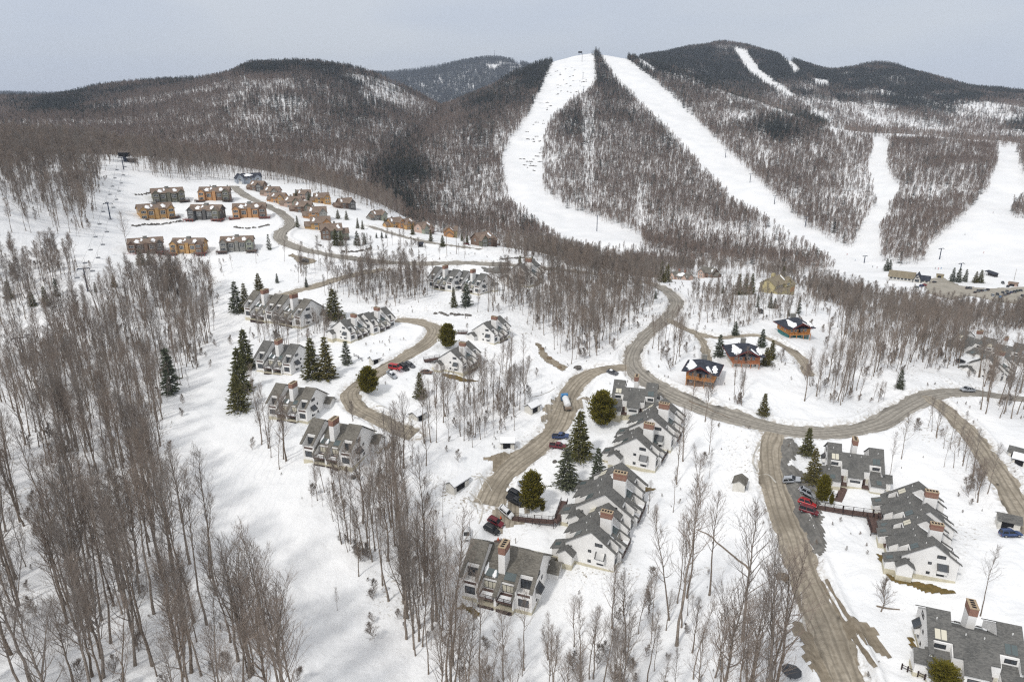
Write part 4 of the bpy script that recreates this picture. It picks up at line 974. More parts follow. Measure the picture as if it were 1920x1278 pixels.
TOWN = [  # kind, ridge end a, ridge end b (local +X runs a->b), base height guess pixel, label
 ('brown', (1019,1045), (884,1015), (950,1150), 'white townhouse nearest the bottom, brown roof and balconies facing the camera'),
 ('grey', (1144,934), (1108,993), (1110,1068), 'lower white townhouse of the stepped pair beside the deck walkway'),
 ('grey', (1166,872), (1133,932), (1170,930), 'upper white townhouse of the stepped pair beside the deck walkway'),
 ('grey', (1221,780), (1193,818), (1200,890), 'near white townhouse of the stepped pair right of the tall spruces'),
 ('grey', (1248,746), (1222,782), (1260,800), 'far white townhouse of the stepped pair right of the tall spruces'),
 ('grey', (1152,706), (1235,714), (1190,778), 'white townhouse with broad grey front roof by the road junction'),
 ('grey', (1553,820), (1659,834), (1600,910), 'white townhouse with grey front roof beside the two silver cars'),
 ('grey', (1735,948), (1757,1007), (1740,1098), 'lower white townhouse of the stepped pair at the end of the long walkway'),
 ('grey', (1724,894), (1746,950), (1660,960), 'upper white townhouse of the stepped pair at the end of the long walkway'),
 ('grey', (1738,1131), (1918,1168), (1830,1290), 'large white townhouse cut off by the bottom right corner'),
 ('brown', (680,800), (586,785), (650,880), 'white townhouse lowest in the left column beside the ski run'),
 ('brown', (593,725), (517,715), (560,792), 'white townhouse second from the bottom in the left column'),
 ('grey', (562,646), (494,638), (525,702), 'white townhouse between the tall spruces and the cedar pair'),
 ('brown', (532,557), (474,548), (510,600), 'left white townhouse of the upper row behind bare trees'),
 ('brown', (585,566), (530,556), (560,606), 'right white townhouse of the upper row behind bare trees'),
 ('grey', (680,580), (636,594), (650,655), 'near white townhouse of the row left of the dirt lane'),
 ('grey', (723,568), (680,581), (720,628), 'far white townhouse of the row left of the dirt lane'),
 ('grey', (936,584), (907,597), (910,645), 'white townhouse behind the round cedar beside the bare wood'),
 ('grey', (878,630), (844,648), (862,706), 'white townhouse below the round cedar with parked car by its shed'),
 ('grey', (862,506), (816,499), (840,543), 'left half of the distant white townhouse row above two spruces'),
 ('grey', (913,512), (868,505), (890,548), 'right half of the distant white townhouse row above two spruces'),
 ('grey', (1000,488), (970,500), (985,530), 'distant white townhouse with pointed gable before the wood'),
 ('grey', (1812,612), (1857,626), (1838,655), 'white townhouse at far right left of the snow filled roof valley'),
 ('grey', (1862,627), (1914,636), (1890,665), 'white townhouse at far right with brick chimney beside the picture edge'),
 ('grey', (1884,652), (1853,665), (1860,700), 'white townhouse at far right with gable above parked dark car'),
]
def build_townhouses():
    for kind, a, b, base, label in TOWN:
        zb = settle(*hit(*base)[:2]); 
        mid, yaw, L = ridge_pose(a, b, zb + 9.5 + 1.2)
        for _ in range(3):
            zb = settle(mid[0], mid[1]); mid, yaw, L = ridge_pose(a, b, zb + 10.3)
        sc = min(max(L / 16.8, .8), 1.1)
        0 and print('town', label[:40], 'len %.1f yaw %.0f' % (L, math.degrees(yaw)), np.round(mid, 1))
        place_townhouse(kind, (mid[0], mid[1], zb + .8), yaw, 0, label, sc)
build_townhouses()
# ------------------------------------------------------------------ roads and bare patches lying on the snow
def road_mat(name, c1, c2, edge):
    m = bpy.data.materials.new(name); m.use_nodes = True; n = m.node_tree.nodes; L = m.node_tree.links; b = n['Principled BSDF']; b.inputs['Roughness'].default_value = .85; b.inputs['Specular IOR Level'].default_value = .25
    at = n.new('ShaderNodeAttribute'); at.attribute_name = 'track'
    def nz_(scale, vec, det=4):
        mp_ = n.new('ShaderNodeMapping'); mp_.inputs['Scale'].default_value = scale; L.new(vec, mp_.inputs['Vector']); z = n.new('ShaderNodeTexNoise'); z.inputs['Scale'].default_value = 1; z.inputs['Detail'].default_value = det; L.new(mp_.outputs[0], z.inputs['Vector']); return z.outputs['Fac']
    def rmp(f, p0, a, p1, c):
        r = n.new('ShaderNodeValToRGB'); r.color_ramp.elements[0].position = p0; r.color_ramp.elements[1].position = p1; r.color_ramp.elements[0].color = (*a, 1); r.color_ramp.elements[1].color = (*c, 1); L.new(f, r.inputs['Fac']); return r.outputs[0]
    def mx(f, a, c, mode='MIX'):
        x = n.new('ShaderNodeMix'); x.data_type = 'RGBA'; x.blend_type = mode
        if isinstance(f, float): x.inputs['Factor'].default_value = f
        else: L.new(f, x.inputs['Factor'])
        L.new(a, x.inputs[6])
        if isinstance(c, tuple): x.inputs[7].default_value = (*c, 1)
        else: L.new(c, x.inputs[7])
        return x.outputs[2]
    t = n.new('ShaderNodeTexCoord')
    streak = nz_((1.6, .045, 1), at.outputs['Vector'], 5); fine = nz_((.9, .9, .9), t.outputs['Object'], 6); big = nz_((.09, .09, .09), t.outputs['Object'], 3)
    base = rmp(streak, .35, c1, .66, c2)
    base = mx(.45, base, rmp(fine, .3, tuple(x * .62 for x in c1), .7, tuple(min(1, x * 1.15) for x in c2)))
    base = mx(rmp(big, .5, (0, 0, 0), .72, (.6, .6, .6)), base, tuple(x * .66 for x in c1))
    if edge:                        # two wet wheel ruts each way
        s0 = n.new('ShaderNodeSeparateXYZ'); L.new(at.outputs['Vector'], s0.inputs[0]); wob = nz_((.3, .05, 1), at.outputs['Vector'], 3)
        sh_ = n.new('ShaderNodeMath'); sh_.operation = 'MULTIPLY_ADD'; L.new(wob, sh_.inputs[0]); sh_.inputs[1].default_value = 2.2; L.new(s0.outputs['X'], sh_.inputs[2])
        fq = n.new('ShaderNodeMath'); fq.operation = 'MULTIPLY'; L.new(sh_.outputs[0], fq.inputs[0]); fq.inputs[1].default_value = 3.9
        sn = n.new('ShaderNodeMath'); sn.operation = 'SINE'; L.new(fq.outputs[0], sn.inputs[0]); base = mx(rmp(sn.outputs[0], .25, (0, 0, 0), .95, (.55, .55, .55)), base, tuple(x * .55 for x in c1))
    if edge:                        # slush pushed to the sides, left in ragged strips
        s = n.new('ShaderNodeSeparateXYZ'); L.new(at.outputs['Vector'], s.inputs[0]); ab = n.new('ShaderNodeMath'); ab.operation = 'ABSOLUTE'; L.new(s.outputs['Z'], ab.inputs[0])
        j = nz_((1.1, .22, 1), at.outputs['Vector'], 6); ad_ = n.new('ShaderNodeMath'); ad_.operation = 'MULTIPLY_ADD'; L.new(j, ad_.inputs[0]); ad_.inputs[1].default_value = 1.5; L.new(ab.outputs[0], ad_.inputs[2])
        base = mx(rmp(ad_.outputs[0], 1.44, (0, 0, 0), 1.62, (1, 1, 1)), base, (.76, .76, .75))
    L.new(base, b.inputs['Base Color'])
    bp = n.new('ShaderNodeBump'); bp.inputs['Strength'].default_value = .5; bp.inputs['Distance'].default_value = .12; L.new(fine, bp.inputs['Height']); L.new(bp.outputs[0], b.inputs['Normal'])
    return m
M['road_dirt'] = road_mat('road_dirt', (.25, .215, .165), (.42, .375, .305), True)
M['road_grey'] = road_mat('road_grey', (.24, .22, .19), (.39, .365, .32), True)
M['asphalt'] = road_mat('wet_asphalt', (.115, .113, .108), (.235, .225, .205), False)
M['slush'] = road_mat('slush', (.42, .395, .345), (.62, .60, .56), False)
M['lot'] = road_mat('lot_dirt', (.30, .275, .225), (.42, .39, .335), False)
M['mud'] = road_mat('mud', (.19, .155, .11), (.33, .285, .22), False)
def build_road(nm, wd, line, m, label):
    n = len(line); d = np.gradient(line, axis=0); d /= np.linalg.norm(d, axis=1)[:, None]; nr = np.c_[d[:, 1], -d[:, 0]]
    s = np.r_[0, np.cumsum(np.linalg.norm(np.diff(line, axis=0), axis=1))]
    us = np.array([-1, -.86, -.6, -.3, 0, .3, .6, .86, 1.0]); V, T = [], []
    for u in us:
        e = (vnoise(s, s * 0 + u * 40, 9, 31) * 1.7 + vnoise(s, s * 0 + u * 40, 2.2, 32) * 1.3) * (abs(u) > .8)
        p = line + nr * (u * wd / 2 + np.sign(u) * e)[:, None]; z = h(p[:, 0], p[:, 1]) + .14 - .10 * (abs(u) > .95)
        V.append(np.c_[p, z]); T.append(np.c_[np.full(n, u * wd / 2), s, np.full(n, u)])
    V = np.stack(V, 1); T = np.stack(T, 1)
    me = np_mesh(nm, V.reshape(-1, 3), grid_faces(n, len(us)), m)
    a = me.attributes.new('track', 'FLOAT_VECTOR', 'POINT'); a.data.foreach_set('vector', T.astype(np.float32).ravel())
    tag(link(nm, me), label, 'road', kind='structure')
RL = ['winding sanded main road climbing through the village', 'dirt lane running down past the tank truck to the parked cars', 'dirt lane curling between the white houses on the left', 'dirt lane behind the upper white houses',
      'wide muddy driveway coming down to the bottom edge', 'dirt side road dropping to the right edge', 'narrow drive looping round the orange chalets', 'short spur of the chalet drive', 'road passing in front of the small brown houses']
for i, (nm, wd, kd, l) in enumerate(ROAD_LINES):
    nn = 'driveway' if 'drive' in nm else 'road'
    build_road(nn, wd, l, M['road_grey' if i in (0, 8) else 'road_dirt'], RL[i])
def patch(name, poly, m, label, lift=.17, cell=.7, rag=1.2, kind='structure', cat='ground'):
    c = np.array([hit(a, b)[:2] for a, b in poly]); lo, hi = c.min(0) - 2, c.max(0) + 2
    nx, ny = max(3, int((hi[0] - lo[0]) / cell)), max(3, int((hi[1] - lo[1]) / cell))
    X, Y = np.meshgrid(np.linspace(lo[0], hi[0], nx), np.linspace(lo[1], hi[1], ny))
    q = [tuple(p) for p in c]
    jx, jy = vnoise(X, Y, 3.1, 41) * rag * 2 + vnoise(X, Y, 1.1, 42) * rag, vnoise(X, Y, 3.1, 43) * rag * 2 + vnoise(X, Y, 1.1, 44) * rag
    ins = in_poly(X + jx, Y + jy, q)
    F = grid_faces(ny, nx); F = F[ins.ravel()[F].sum(1) >= 3]
    if len(F) == 0: return
    V = np.c_[X.ravel(), Y.ravel(), h(X, Y).ravel() + lift]; V[~ins.ravel(), 2] -= lift * .8
    used, inv = np.unique(F, return_inverse=True); me = np_mesh(name, V[used], inv.reshape(F.shape), m)
    a = me.attributes.new('track', 'FLOAT_VECTOR', 'POINT'); a.data.foreach_set('vector', np.c_[V[used, 0], V[used, 1], np.zeros(len(used))].astype(np.float32).ravel())
    tag(link(name, me), label, cat, kind=kind)
patch('parking_area', [(1440,822),(1482,824),(1502,836),(1500,858),(1482,876),(1508,886),(1536,900),(1540,930),(1536,960),(1550,1000),(1556,1024),(1534,1054),(1505,1010),(1470,930)], M['asphalt'], 'wet dark asphalt beside the muddy driveway', .125)
patch('muddy_ground', [(1560,1168),(1600,1160),(1650,1172),(1660,1205),(1668,1245),(1640,1218),(1600,1195),(1570,1205)], M['mud'], 'bare mud right of the driveway near the bottom', .13)
patch('muddy_ground', [(1478,1180),(1520,1165),(1580,1170),(1620,1290),(1530,1290),(1510,1230)], M['mud'], 'trampled mud where the driveway meets the bottom edge', .13)
patch('muddy_ground', [(905,856),(960,849),(990,858),(960,892),(930,882)], M['mud'], 'muddy turning place beside the dirt lane', .13)
patch('muddy_ground', [(912,925),(945,905),(960,930),(985,962),(965,975),(935,990),(905,985),(925,955)], M['road_dirt'], 'churned gravel under the parked cars', .05, rag=2.2)
patch('parking_area', [(1735,522),(1768,521),(1800,535),(1860,541),(1965,535),(1965,582),(1900,570),(1820,556),(1780,562),(1735,548)], M['lot'], 'large gravel car park at the ski lodge', .3, 1.5)
patch('muddy_ground', [(540,474),(575,482),(594,489),(572,497),(552,488)], M['mud'], 'eroded bank by the road culvert', .2)
patch('parking_area', [(902,501),(958,504),(950,512),(912,511)], M['asphalt'], 'wet asphalt behind the distant white row', .2)
for i, (pl, lb) in enumerate([([(1640,1036),(1658,1044),(1668,1066),(1650,1060)], 'strip of brown grass at the corner of the stepped townhouse'), ([(1655,1072),(1680,1086),(1730,1094),(1795,1106),(1792,1118),(1720,1106),(1664,1092)], 'brown grass along the foundation of the stepped townhouse'),
        ([(1695,1188),(1712,1190),(1722,1236),(1706,1218)], 'patch of brown grass beside the townhouse at bottom right'), ([(1130,905),(1180,905),(1232,912),(1228,920),(1150,914)], 'brown grass below the stepped white house'),
        ([(866,1124),(900,1150),(890,1160),(860,1140)], 'brown grass under the nearest balconies'), ([(830,700),(880,708),(900,712),(880,716),(830,706)], 'brown grass below the white gable by the cedar')]):
    patch('old_grass', pl, M['grass'], lb, .16, .5, .6, 'stuff', 'grass')

def track(pts, wd, label, m='slush'):
    L_ = smooth_line(np.array([hit(a, b)[:2] for a, b in pts]), .8); n = len(L_); d = np.gradient(L_, axis=0); d /= np.linalg.norm(d, axis=1)[:, None] + 1e-9; nr = np.c_[d[:, 1], -d[:, 0]]; s = np.arange(n) * .8
    V = []
    for u in (-1, 0, 1):
        p = L_ + nr * (u * wd / 2 * (1 + vnoise(s, s * 0 + u * 9, 2.0, 71) * 1.2))[:, None]; V.append(np.c_[p, h(p[:, 0], p[:, 1]) + (.17 if u == 0 else .12)])
    me = np_mesh('tyre_track', np.stack(V, 1).reshape(-1, 3), grid_faces(n, 3), M[m]); a = me.attributes.new('track', 'FLOAT_VECTOR', 'POINT'); a.data.foreach_set('vector', np.stack(V, 1).reshape(-1).astype(np.float32))
    tag(link('tyre_track', me), label, 'track', kind='structure')
for k, (pl, lb) in enumerate([([(1540,1090),(1556,1120),(1580,1165),(1610,1215),(1640,1262)], 'dark wheel track right of the muddy driveway'), ([(1548,1088),(1566,1122),(1592,1168),(1624,1220)], 'second wheel track right of the muddy driveway'), ([(1502,1110),(1504,1150),(1512,1185)], 'wheel track left of the muddy driveway'),
        ([(1425,830),(1415,850),(1412,870),(1420,885)], 'curved track left of the driveway top'), ([(884,892),(900,903),(905,920)], 'turning track by the long shed'), ([(890,905),(905,898),(918,900)], 'second turning track by the long shed'), ([(893,890),(912,903),(922,920)], 'third turning track by the long shed'), ([(880,928),(900,938),(905,960),(898,980)], 'curved track beside the dark cars'), ([(868,935),(890,945),(896,965)], 'outer curved track beside the dark cars'),
        ([(705,764),(735,770),(760,782),(772,795)], 'thin track above the end of the left lane'), ([(702,772),(728,780),(748,793)], 'second thin track above the end of the left lane'), ([(690,790),(700,802),(706,820)], 'short track below the left lane'), ([(1000,748),(1022,738),(1040,732)], 'track from the lane to the open shelter'), ([(1455,905),(1440,890),(1422,892)], 'track on the left verge of the driveway')]): track(pl, .55 if 'driveway' in lb else .32, lb, 'mud' if 'right of the muddy' in lb else 'slush')
patch('muddy_ground', [(1030,748),(1046,742),(1040,775),(1020,800),(1012,790)], M['road_dirt'], 'gravel shoulder left of the tank truck', .1, rag=1.6)
patch('muddy_ground', [(1068,760),(1098,740),(1092,775),(1070,800),(1058,790)], M['road_dirt'], 'widened gravel right of the tank truck', .1, rag=1.6)
patch('muddy_ground', [(720,830),(748,818),(740,832),(722,842)], M['mud'], 'bare gravel below the end of the left lane', .12)
# ------------------------------------------------------------------ vehicles
M['tyre'] = mat('tyre', (.015, .015, .016), .9); M['rim'] = mat('rim', (.35, .35, .36), .4, .6); M['car_glass'] = mat('car_glass', (.015, .018, .022), .22, spec=.4)
M['lamp_clear'] = mat('lamp_clear', (.7, .7, .68), .2); M['lamp_red'] = mat('lamp_red', (.30, .012, .01), .3); M['black_trim'] = mat('black_trim', (.02, .02, .022), .6)
def paint(name, c, metal=.0): 
    m = mat(name, c, .38, metal, spec=.4, noise=(1.2, .08)); m.node_tree.nodes['Principled BSDF'].inputs['Coat Weight'].default_value = .25; return m
PAINT = {k: paint(k + '_paint', c) for k, c in dict(white=(.72, .73, .74), silver=(.36, .38, .41), black=(.018, .019, .022), grey=(.10, .105, .115), red=(.40, .018, .022), maroon=(.14, .012, .02), blue=(.03, .06, .16), bright_blue=(.03, .19, .42), bronze=(.12, .06, .035), green=(.04, .07, .05)).items()}
def loft(mb, secs, m=0, close=True):
    """secs: list of (x, [(y, z)...]) cross sections of the right half, mirrored."""
    rings = []
    for x, hf in secs: rings.append([(x, y, z) for y, z in hf] + [(x, -y, z) for y, z in reversed(hf)])
    k = len(rings[0]); v = [p for r_ in rings for p in r_]
    f = [(i * k + j, i * k + (j + 1) % k, (i + 1) * k + (j + 1) % k, (i + 1) * k + j) for i in range(len(rings) - 1) for j in range(k)]
    f += [tuple(range(k))[::-1], tuple(range((len(rings) - 1) * k, len(rings) * k))]
    mb.add(v, f, m)
STYLES = dict(suv=(4.7, 1.9, .95, 1.72, -2.15, -1.95, .35, 1.15), car=(4.6, 1.8, .86, 1.43, -1.95, -1.35, .25, 1.05), pickup=(5.6, 1.95, 1.05, 1.85, -.75, -.65, .75, 1.45), van=(5.5, 2.0, 1.1, 2.2, -2.65, -2.6, 1.1, 1.9))
def make_vehicle(style, colour, snow=0.0):
    L, Wd, belt, top, rb, rt, ft, fb = STYLES[style]; t = empty({'suv': 'suv', 'car': 'car', 'pickup': 'pickup_truck', 'van': 'van'}[style], (0, 0, 0))
    P = PAINT[colour]; b = MB(); hw = Wd / 2; x0, x1 = -L / 2, L / 2
    def sec(x, zb, zt, w=1.0, tw=.9): return (x, [(hw * w * .9, zb), (hw * w, zb + .18), (hw * w, zt - .14), (hw * w * tw, zt)])
    hood = belt + (.02 if style != 'van' else .1)
    loft(b, [sec(x0, .50, belt - .12, .86, .9), sec(x0 + .16, .34, belt, .97), sec(x0 + 1.2, .30, belt), sec(0, .30, belt), sec(fb, .30, hood), sec(x1 - .55, .32, hood - .10, .98), sec(x1 - .12, .38, hood - .22, .92), sec(x1, .48, hood - .38, .80, .9)])
    # pillars and roof
    rw, bw = hw * .76, hw * .93
    b.add([(rt + .12, rw, top - .09), (ft, rw, top - .09), (ft, -rw, top - .09), (rt + .12, -rw, top - .09), (rt + .3, rw * .86, top), (ft - .2, rw * .86, top), (ft - .2, -rw * .86, top), (rt + .3, -rw * .86, top)],
          [(4, 5, 6, 7), (0, 1, 5, 4), (1, 2, 6, 5), (2, 3, 7, 6), (3, 0, 4, 7), (3, 2, 1, 0)])
    for s in (-1, 1):
        for xb_, xt_ in ((rb, rt + .12), ((rb + fb) / 2 - .1, (rt + ft) / 2), (fb, ft)):
            b.add([(xb_ - .07, s * bw, belt - .02), (xb_ + .07, s * bw, belt - .02), (xt_ + .07, s * (rw + .01), top - .08), (xt_ - .07, s * (rw + .01), top - .08)] + [(xb_ - .07, s * (bw - .06), belt - .02), (xb_ + .07, s * (bw - .06), belt - .02), (xt_ + .07, s * (rw - .05), top - .08), (xt_ - .07, s * (rw - .05), top - .08)],
                  [(0, 1, 2, 3), (7, 6, 5, 4), (0, 4, 5, 1), (1, 5, 6, 2), (2, 6, 7, 3), (3, 7, 4, 0)])
        b.box(x0 + .9, x1 - .9, s * hw - .03, s * hw + .02, .30, .40, 1); b.box(fb - .25, fb - .1, s * hw - .02, s * (hw + .17), belt + .02, belt + .17, 1)
    if style == 'pickup':
        b.box(x0 + .02, rb - .12, -hw + .02, -hw + .12, belt - .1, belt + .12); b.box(x0 + .02, rb - .12, hw - .12, hw - .02, belt - .1, belt + .12); b.box(x0, x0 + .1, -hw + .13, hw - .13, belt - .1, belt + .12); b.box(x0 + .12, rb - .14, -hw + .14, hw - .14, belt, belt + .01, 1)
    if style == 'suv':
        for s in (-1, 1): b.box(rt + .4, ft - .3, s * rw * .8 - .03, s * rw * .8 + .03, top + .03, top + .08, 1)
    b.box(x1 - .02, x1 + .02, -.45, .45, .5, .66, 1)
    b.build('body', [P, M['black_trim']], t)
    g = MB()                         # one glasshouse, seated just inside the pillars
    e = .03; g.add([(rb, bw - e, belt - .03), (fb, bw - e, belt - .03), (fb, -bw + e, belt - .03), (rb, -bw + e, belt - .03), (rt + .1, rw - e, top - .085), (ft + .03, rw - e, top - .085), (ft + .03, -rw + e, top - .085), (rt + .1, -rw + e, top - .085)],
          [(3, 2, 1, 0), (4, 5, 6, 7), (0, 1, 5, 4), (1, 2, 6, 5), (2, 3, 7, 6), (3, 0, 4, 7)]); g.build('windows', M['car_glass'], t)
    wr = .36 if style != 'car' else .33
    w = MB(); 
    def disc(mb, r, y0, y1, m, k=14):
        v = [(math.cos(6.283 * i / k) * r, y, math.sin(6.283 * i / k) * r) for y in (y0, y1) for i in range(k)]
        mb.add(v, [tuple(range(k)), tuple(range(k, 2 * k))[::-1]] + [((i + 1) % k, i, k + i, k + (i + 1) % k) for i in range(k)], m)
    disc(w, wr, -.12, .12, 0); disc(w, wr * .62, -.135, .135, 1); wm = w.mesh('wheel', [M['tyre'], M['rim']])
    for x in (x0 + .95, x1 - .95):
        for s in (-1, 1): o = link('wheel', wm, t); o.location = (x, s * (hw - .10), wr)
    for s in (-1, 1):
        l = MB(); l.box(x1 - .16, x1 + .005, s * hw * .62 - .17, s * hw * .62 + .17, hood - .42, hood - .27); l.build('headlight', M['lamp_clear'], t)
        l = MB(); l.box(x0 - .01, x0 + .14, s * hw * .72 - .12, s * hw * .72 + .12, belt - .36, belt - .14); l.build('taillight', M['lamp_red'], t)
    if snow:
        s_ = MB(); loft(s_, [(rt + .3, [(rw * .3, top + .02), (rw * .75, top + .02), (rw * .5, top + .04)]), ((rt + ft) / 2, [(rw * .4, top - .02), (rw * .84, top - .02), (rw * .6, top + snow)]), (ft - .2, [(rw * .3, top), (rw * .75, top), (rw * .5, top + .04)])]); s_.build('roof_snow', M['clean_snow'], t, True)
    return t
_veh = {}
def heading(px, py, dx, dy):
    a, b = hit(px, py), hit(px + dx * 6, py + dy * 6); return math.atan2(b[1] - a[1], b[0] - a[0]), a
def ground_tilt(o, x, y, rz):
    e = 1.5; c, s = math.cos(rz), math.sin(rz); f = lambda q, w: settle(x + c * q - s * w, y + s * q + c * w)
    o.rotation_euler = (math.atan2(f(0, e) - f(0, -e), 2 * e), -math.atan2(f(e, 0) - f(-e, 0), 2 * e), rz)
    o.location = (x, y, (f(e, 0) + f(-e, 0) + f(0, e) + f(0, -e)) / 4 + .14)
def vehicle(style, colour, px, py, d, label, group=None, snow=0.0, sc=1.0):
    k = (style, colour, snow)
    if k in _veh: o = copy_tree(_veh[k])
    else: o = make_vehicle(style, colour, snow); _veh[k] = o
    rz, a = heading(px, py, *d); ground_tilt(o, a[0], a[1], rz); o.scale = (sc,) * 3
    for q in ('group',):
        if q in o: del o[q]
    tag(o, label, {'suv': 'suv', 'car': 'car', 'pickup': 'pickup', 'van': 'van'}[style], group); NOGO.append((a[0], a[1], 3.5)); return o
GC = 'cars parked at the end of the dirt lane'
vehicle('suv', 'white', 875, 1004, (.02, 1), 'white suv facing the camera, apart from the other cars', GC)
vehicle('suv', 'black', 921, 990, (1, .34), 'black suv parked nose to the snow, lowest of the row', GC)
vehicle('suv', 'maroon', 929, 976, (1, .34), 'dark red suv between the black one and the white one', GC)
vehicle('suv', 'white', 948, 960, (1, .33), 'white suv with dark wheels parked below the cedar', GC)
vehicle('pickup', 'black', 965, 941, (1, .28), 'black pickup half hidden by the cedar', GC)
vehicle('suv', 'black', 966, 930, (1, .30), 'black suv with roof rails behind the black pickup', GC)
vehicle('car', 'silver', 984, 911, (1, -.1), 'silver car mostly hidden behind the cedar', GC)
vehicle('pickup', 'blue', 1052, 822, (1, .12), 'dark blue pickup left of the tall spruce', GC)
vehicle('pickup', 'maroon', 1046, 841, (1, .05), 'maroon pickup with covered bed below the dark blue one', GC)
vehicle('car', 'grey', 1148, 703, (1, .12), 'snowy grey car at the road junction', snow=.16)
GB = 'cars beside the left dirt lane'
vehicle('van', 'red', 742, 695, (1, .22), 'tall red van beside the left lane', GB)
vehicle('car', 'silver', 734, 705, (1, .22), 'snowy silver car in front of the red van', GB, .12)
vehicle('suv', 'black', 757, 692, (1, .3), 'black suv parked right behind the red van', GB)
vehicle('car', 'grey', 768, 687, (1, .18), 'dark grey car last in the row above the black suv', GB)
vehicle('car', 'bronze', 800, 699, (1, .15), 'bronze car by the storage shed of the white house', GB)
GD = 'cars on the asphalt by the muddy driveway'
vehicle('suv', 'silver', 1485, 906, (1, .16), 'silver suv uppermost of the four beside the driveway', GD)
vehicle('suv', 'silver', 1511, 929, (1, .10), 'silver suv next to the olive cedar', GD)
vehicle('suv', 'red', 1512, 953, (1, .26), 'bright red suv between silver and maroon cars', GD)
vehicle('van', 'maroon', 1515, 967, (1, .26), 'maroon minivan lowest of the four', GD, 0, .86)
vehicle('suv', 'blue', 1894, 1007, (1, .05), 'dark blue suv by the small shed at right', None)
vehicle('pickup', 'black', 1426, 588, (.75, 1), 'black pickup parked on the chalet drive', None)
vehicle('pickup', 'silver', 1813, 734, (-1, -.02), 'silver pickup driving along the main road', None)
vehicle('car', 'black', 1800, 679, (1, .02), 'black car left of the far right gable', None)
vehicle('car', 'white', 1832, 660, (1, -.1), 'snow covered white car before the far right roofs', None, .2)
vehicle('car', 'maroon', 875, 461, (1, .02), 'dark red car beside the brown house above the snow bank', None)
GL = 'cars in the lodge car park'
lot = [(1719,539,'green','long dark car nearest the lodge entrance'),(1728,537,'blue','blue car beside the red one at the lodge'),(1733,536,'red','red car at the lodge entrance'),(1752,530,'black','dark car alone on the gravel right of the lodge'),
 (1813,542,'black','black car at the snow island in the car park'),(1819,542,'grey','grey car next to the snow island'),(1828,550,'black','first black car of the short row in the car park'),(1834,548,'grey','second car of the short row'),(1840,547,'black','third car of the short row'),(1846,546,'silver','silver car of the short row'),(1852,545,'black','last dark car of the short row'),
 (1861,556,'silver','silver car lowest left in the long row'),(1876,558,'bright_blue','bright blue car in the front of the long row'),(1870,554,'black','black car behind the bright blue one'),(1884,555,'grey','grey car right of the bright blue one'),(1880,551,'black','black car in the middle of the long row'),(1890,553,'black','dark car two right of the bright blue one'),(1888,549,'grey','grey car in the back of the long row'),(1896,550,'blue','navy car in the long row'),(1902,549,'black','black car near the right end of the long row'),(1908,547,'green','dark green car at the right end of the long row'),(1914,546,'black','black car at the picture edge in the long row'),
 (1913,562,'white','white car alone at the right edge of the car park'),(1917,557,'black','black car above the white car at the right edge'),(1890,538,'black','black car beside the pink roofed hut'),(1880,532,'grey','grey car left of the pink roofed hut')]
for i, (a, b, c, lb) in enumerate(lot): vehicle('suv' if i % 3 else 'car', c, a, b, (1, -.12) if i < 4 else (.5, .5) if i % 2 else (1, -.5), lb, GL)
# concrete mixer style tank truck on the dirt lane
def make_truck():
    t = empty('tank_truck', (0, 0, 0)); B = PAINT['bright_blue']
    c = MB(); c.box(-4.3, 4.3, -.5, .5, .75, 1.05); c.build('chassis', M['black_trim'], t)
    c = MB(); c.prism_y(-1.2, 1.2, [(2.2, .7), (4.4, .7), (4.4, 1.75), (3.75, 1.9), (3.55, 2.85), (2.2, 2.95)]); cb = c.build('cab', B, t)
    c = MB(); c.add([(3.79, -1.0, 1.98), (3.79, 1.0, 1.98), (3.62, 1.0, 2.75), (3.62, -1.0, 2.75), (3.70, -1.0, 1.98), (3.70, 1.0, 1.98), (3.53, 1.0, 2.75), (3.53, -1.0, 2.75)], [(0, 1, 2, 3), (7, 6, 5, 4), (0, 4, 5, 1), (1, 5, 6, 2), (2, 6, 7, 3), (3, 7, 4, 0)]); c.build('windscreen', M['car_glass'], cb)
    c = MB(); c.tube([(-4.0, 0, 2.1), (-3.9, 0, 2.1), (-3.5, 0, 2.1), (1.3, 0, 2.1), (1.8, 0, 2.1), (1.9, 0, 2.1)], [.3, .9, 1.15, 1.15, .9, .3], 18); c.build('tank', PAINT['white'], t, True)
    c = MB(); c.box(-4.6, -4.05, -1.15, 1.15, .9, 1.7); c.build('rear_cabinet', mat('rear_cabinet', (.28, .22, .17), .7), t)
    w = MB()
    def disc(mb, r, y0, y1, m, k=14):
        v = [(math.cos(6.283 * i / k) * r, y, math.sin(6.283 * i / k) * r) for y in (y0, y1) for i in range(k)]; mb.add(v, [tuple(range(k)), tuple(range(k, 2 * k))[::-1]] + [((i + 1) % k, i, k + i, k + (i + 1) % k) for i in range(k)], m)
    disc(w, .52, -.16, .16, 0); disc(w, .3, -.17, .17, 1); wm = w.mesh('wheel', [M['tyre'], M['rim']])
    for x in (-3.2, -2.0, 3.3):
        for s in (-1, 1): o = link('wheel', wm, t); o.location = (x, s * 1.05, .52)
    for s in (-1, 1): l = MB(); l.box(4.3, 4.43, s * .9 - .15, s * .9 + .15, 1.0, 1.2); l.build('headlight', M['lamp_clear'], t)
    return t
tr_ = make_truck(); rz, a = heading(1061, 760, -.35, -1); ground_tilt(tr_, a[0], a[1], rz); tag(tr_, 'tank truck with blue cab and white tank driving up the dirt lane', 'truck'); NOGO.append((a[0], a[1], 6))
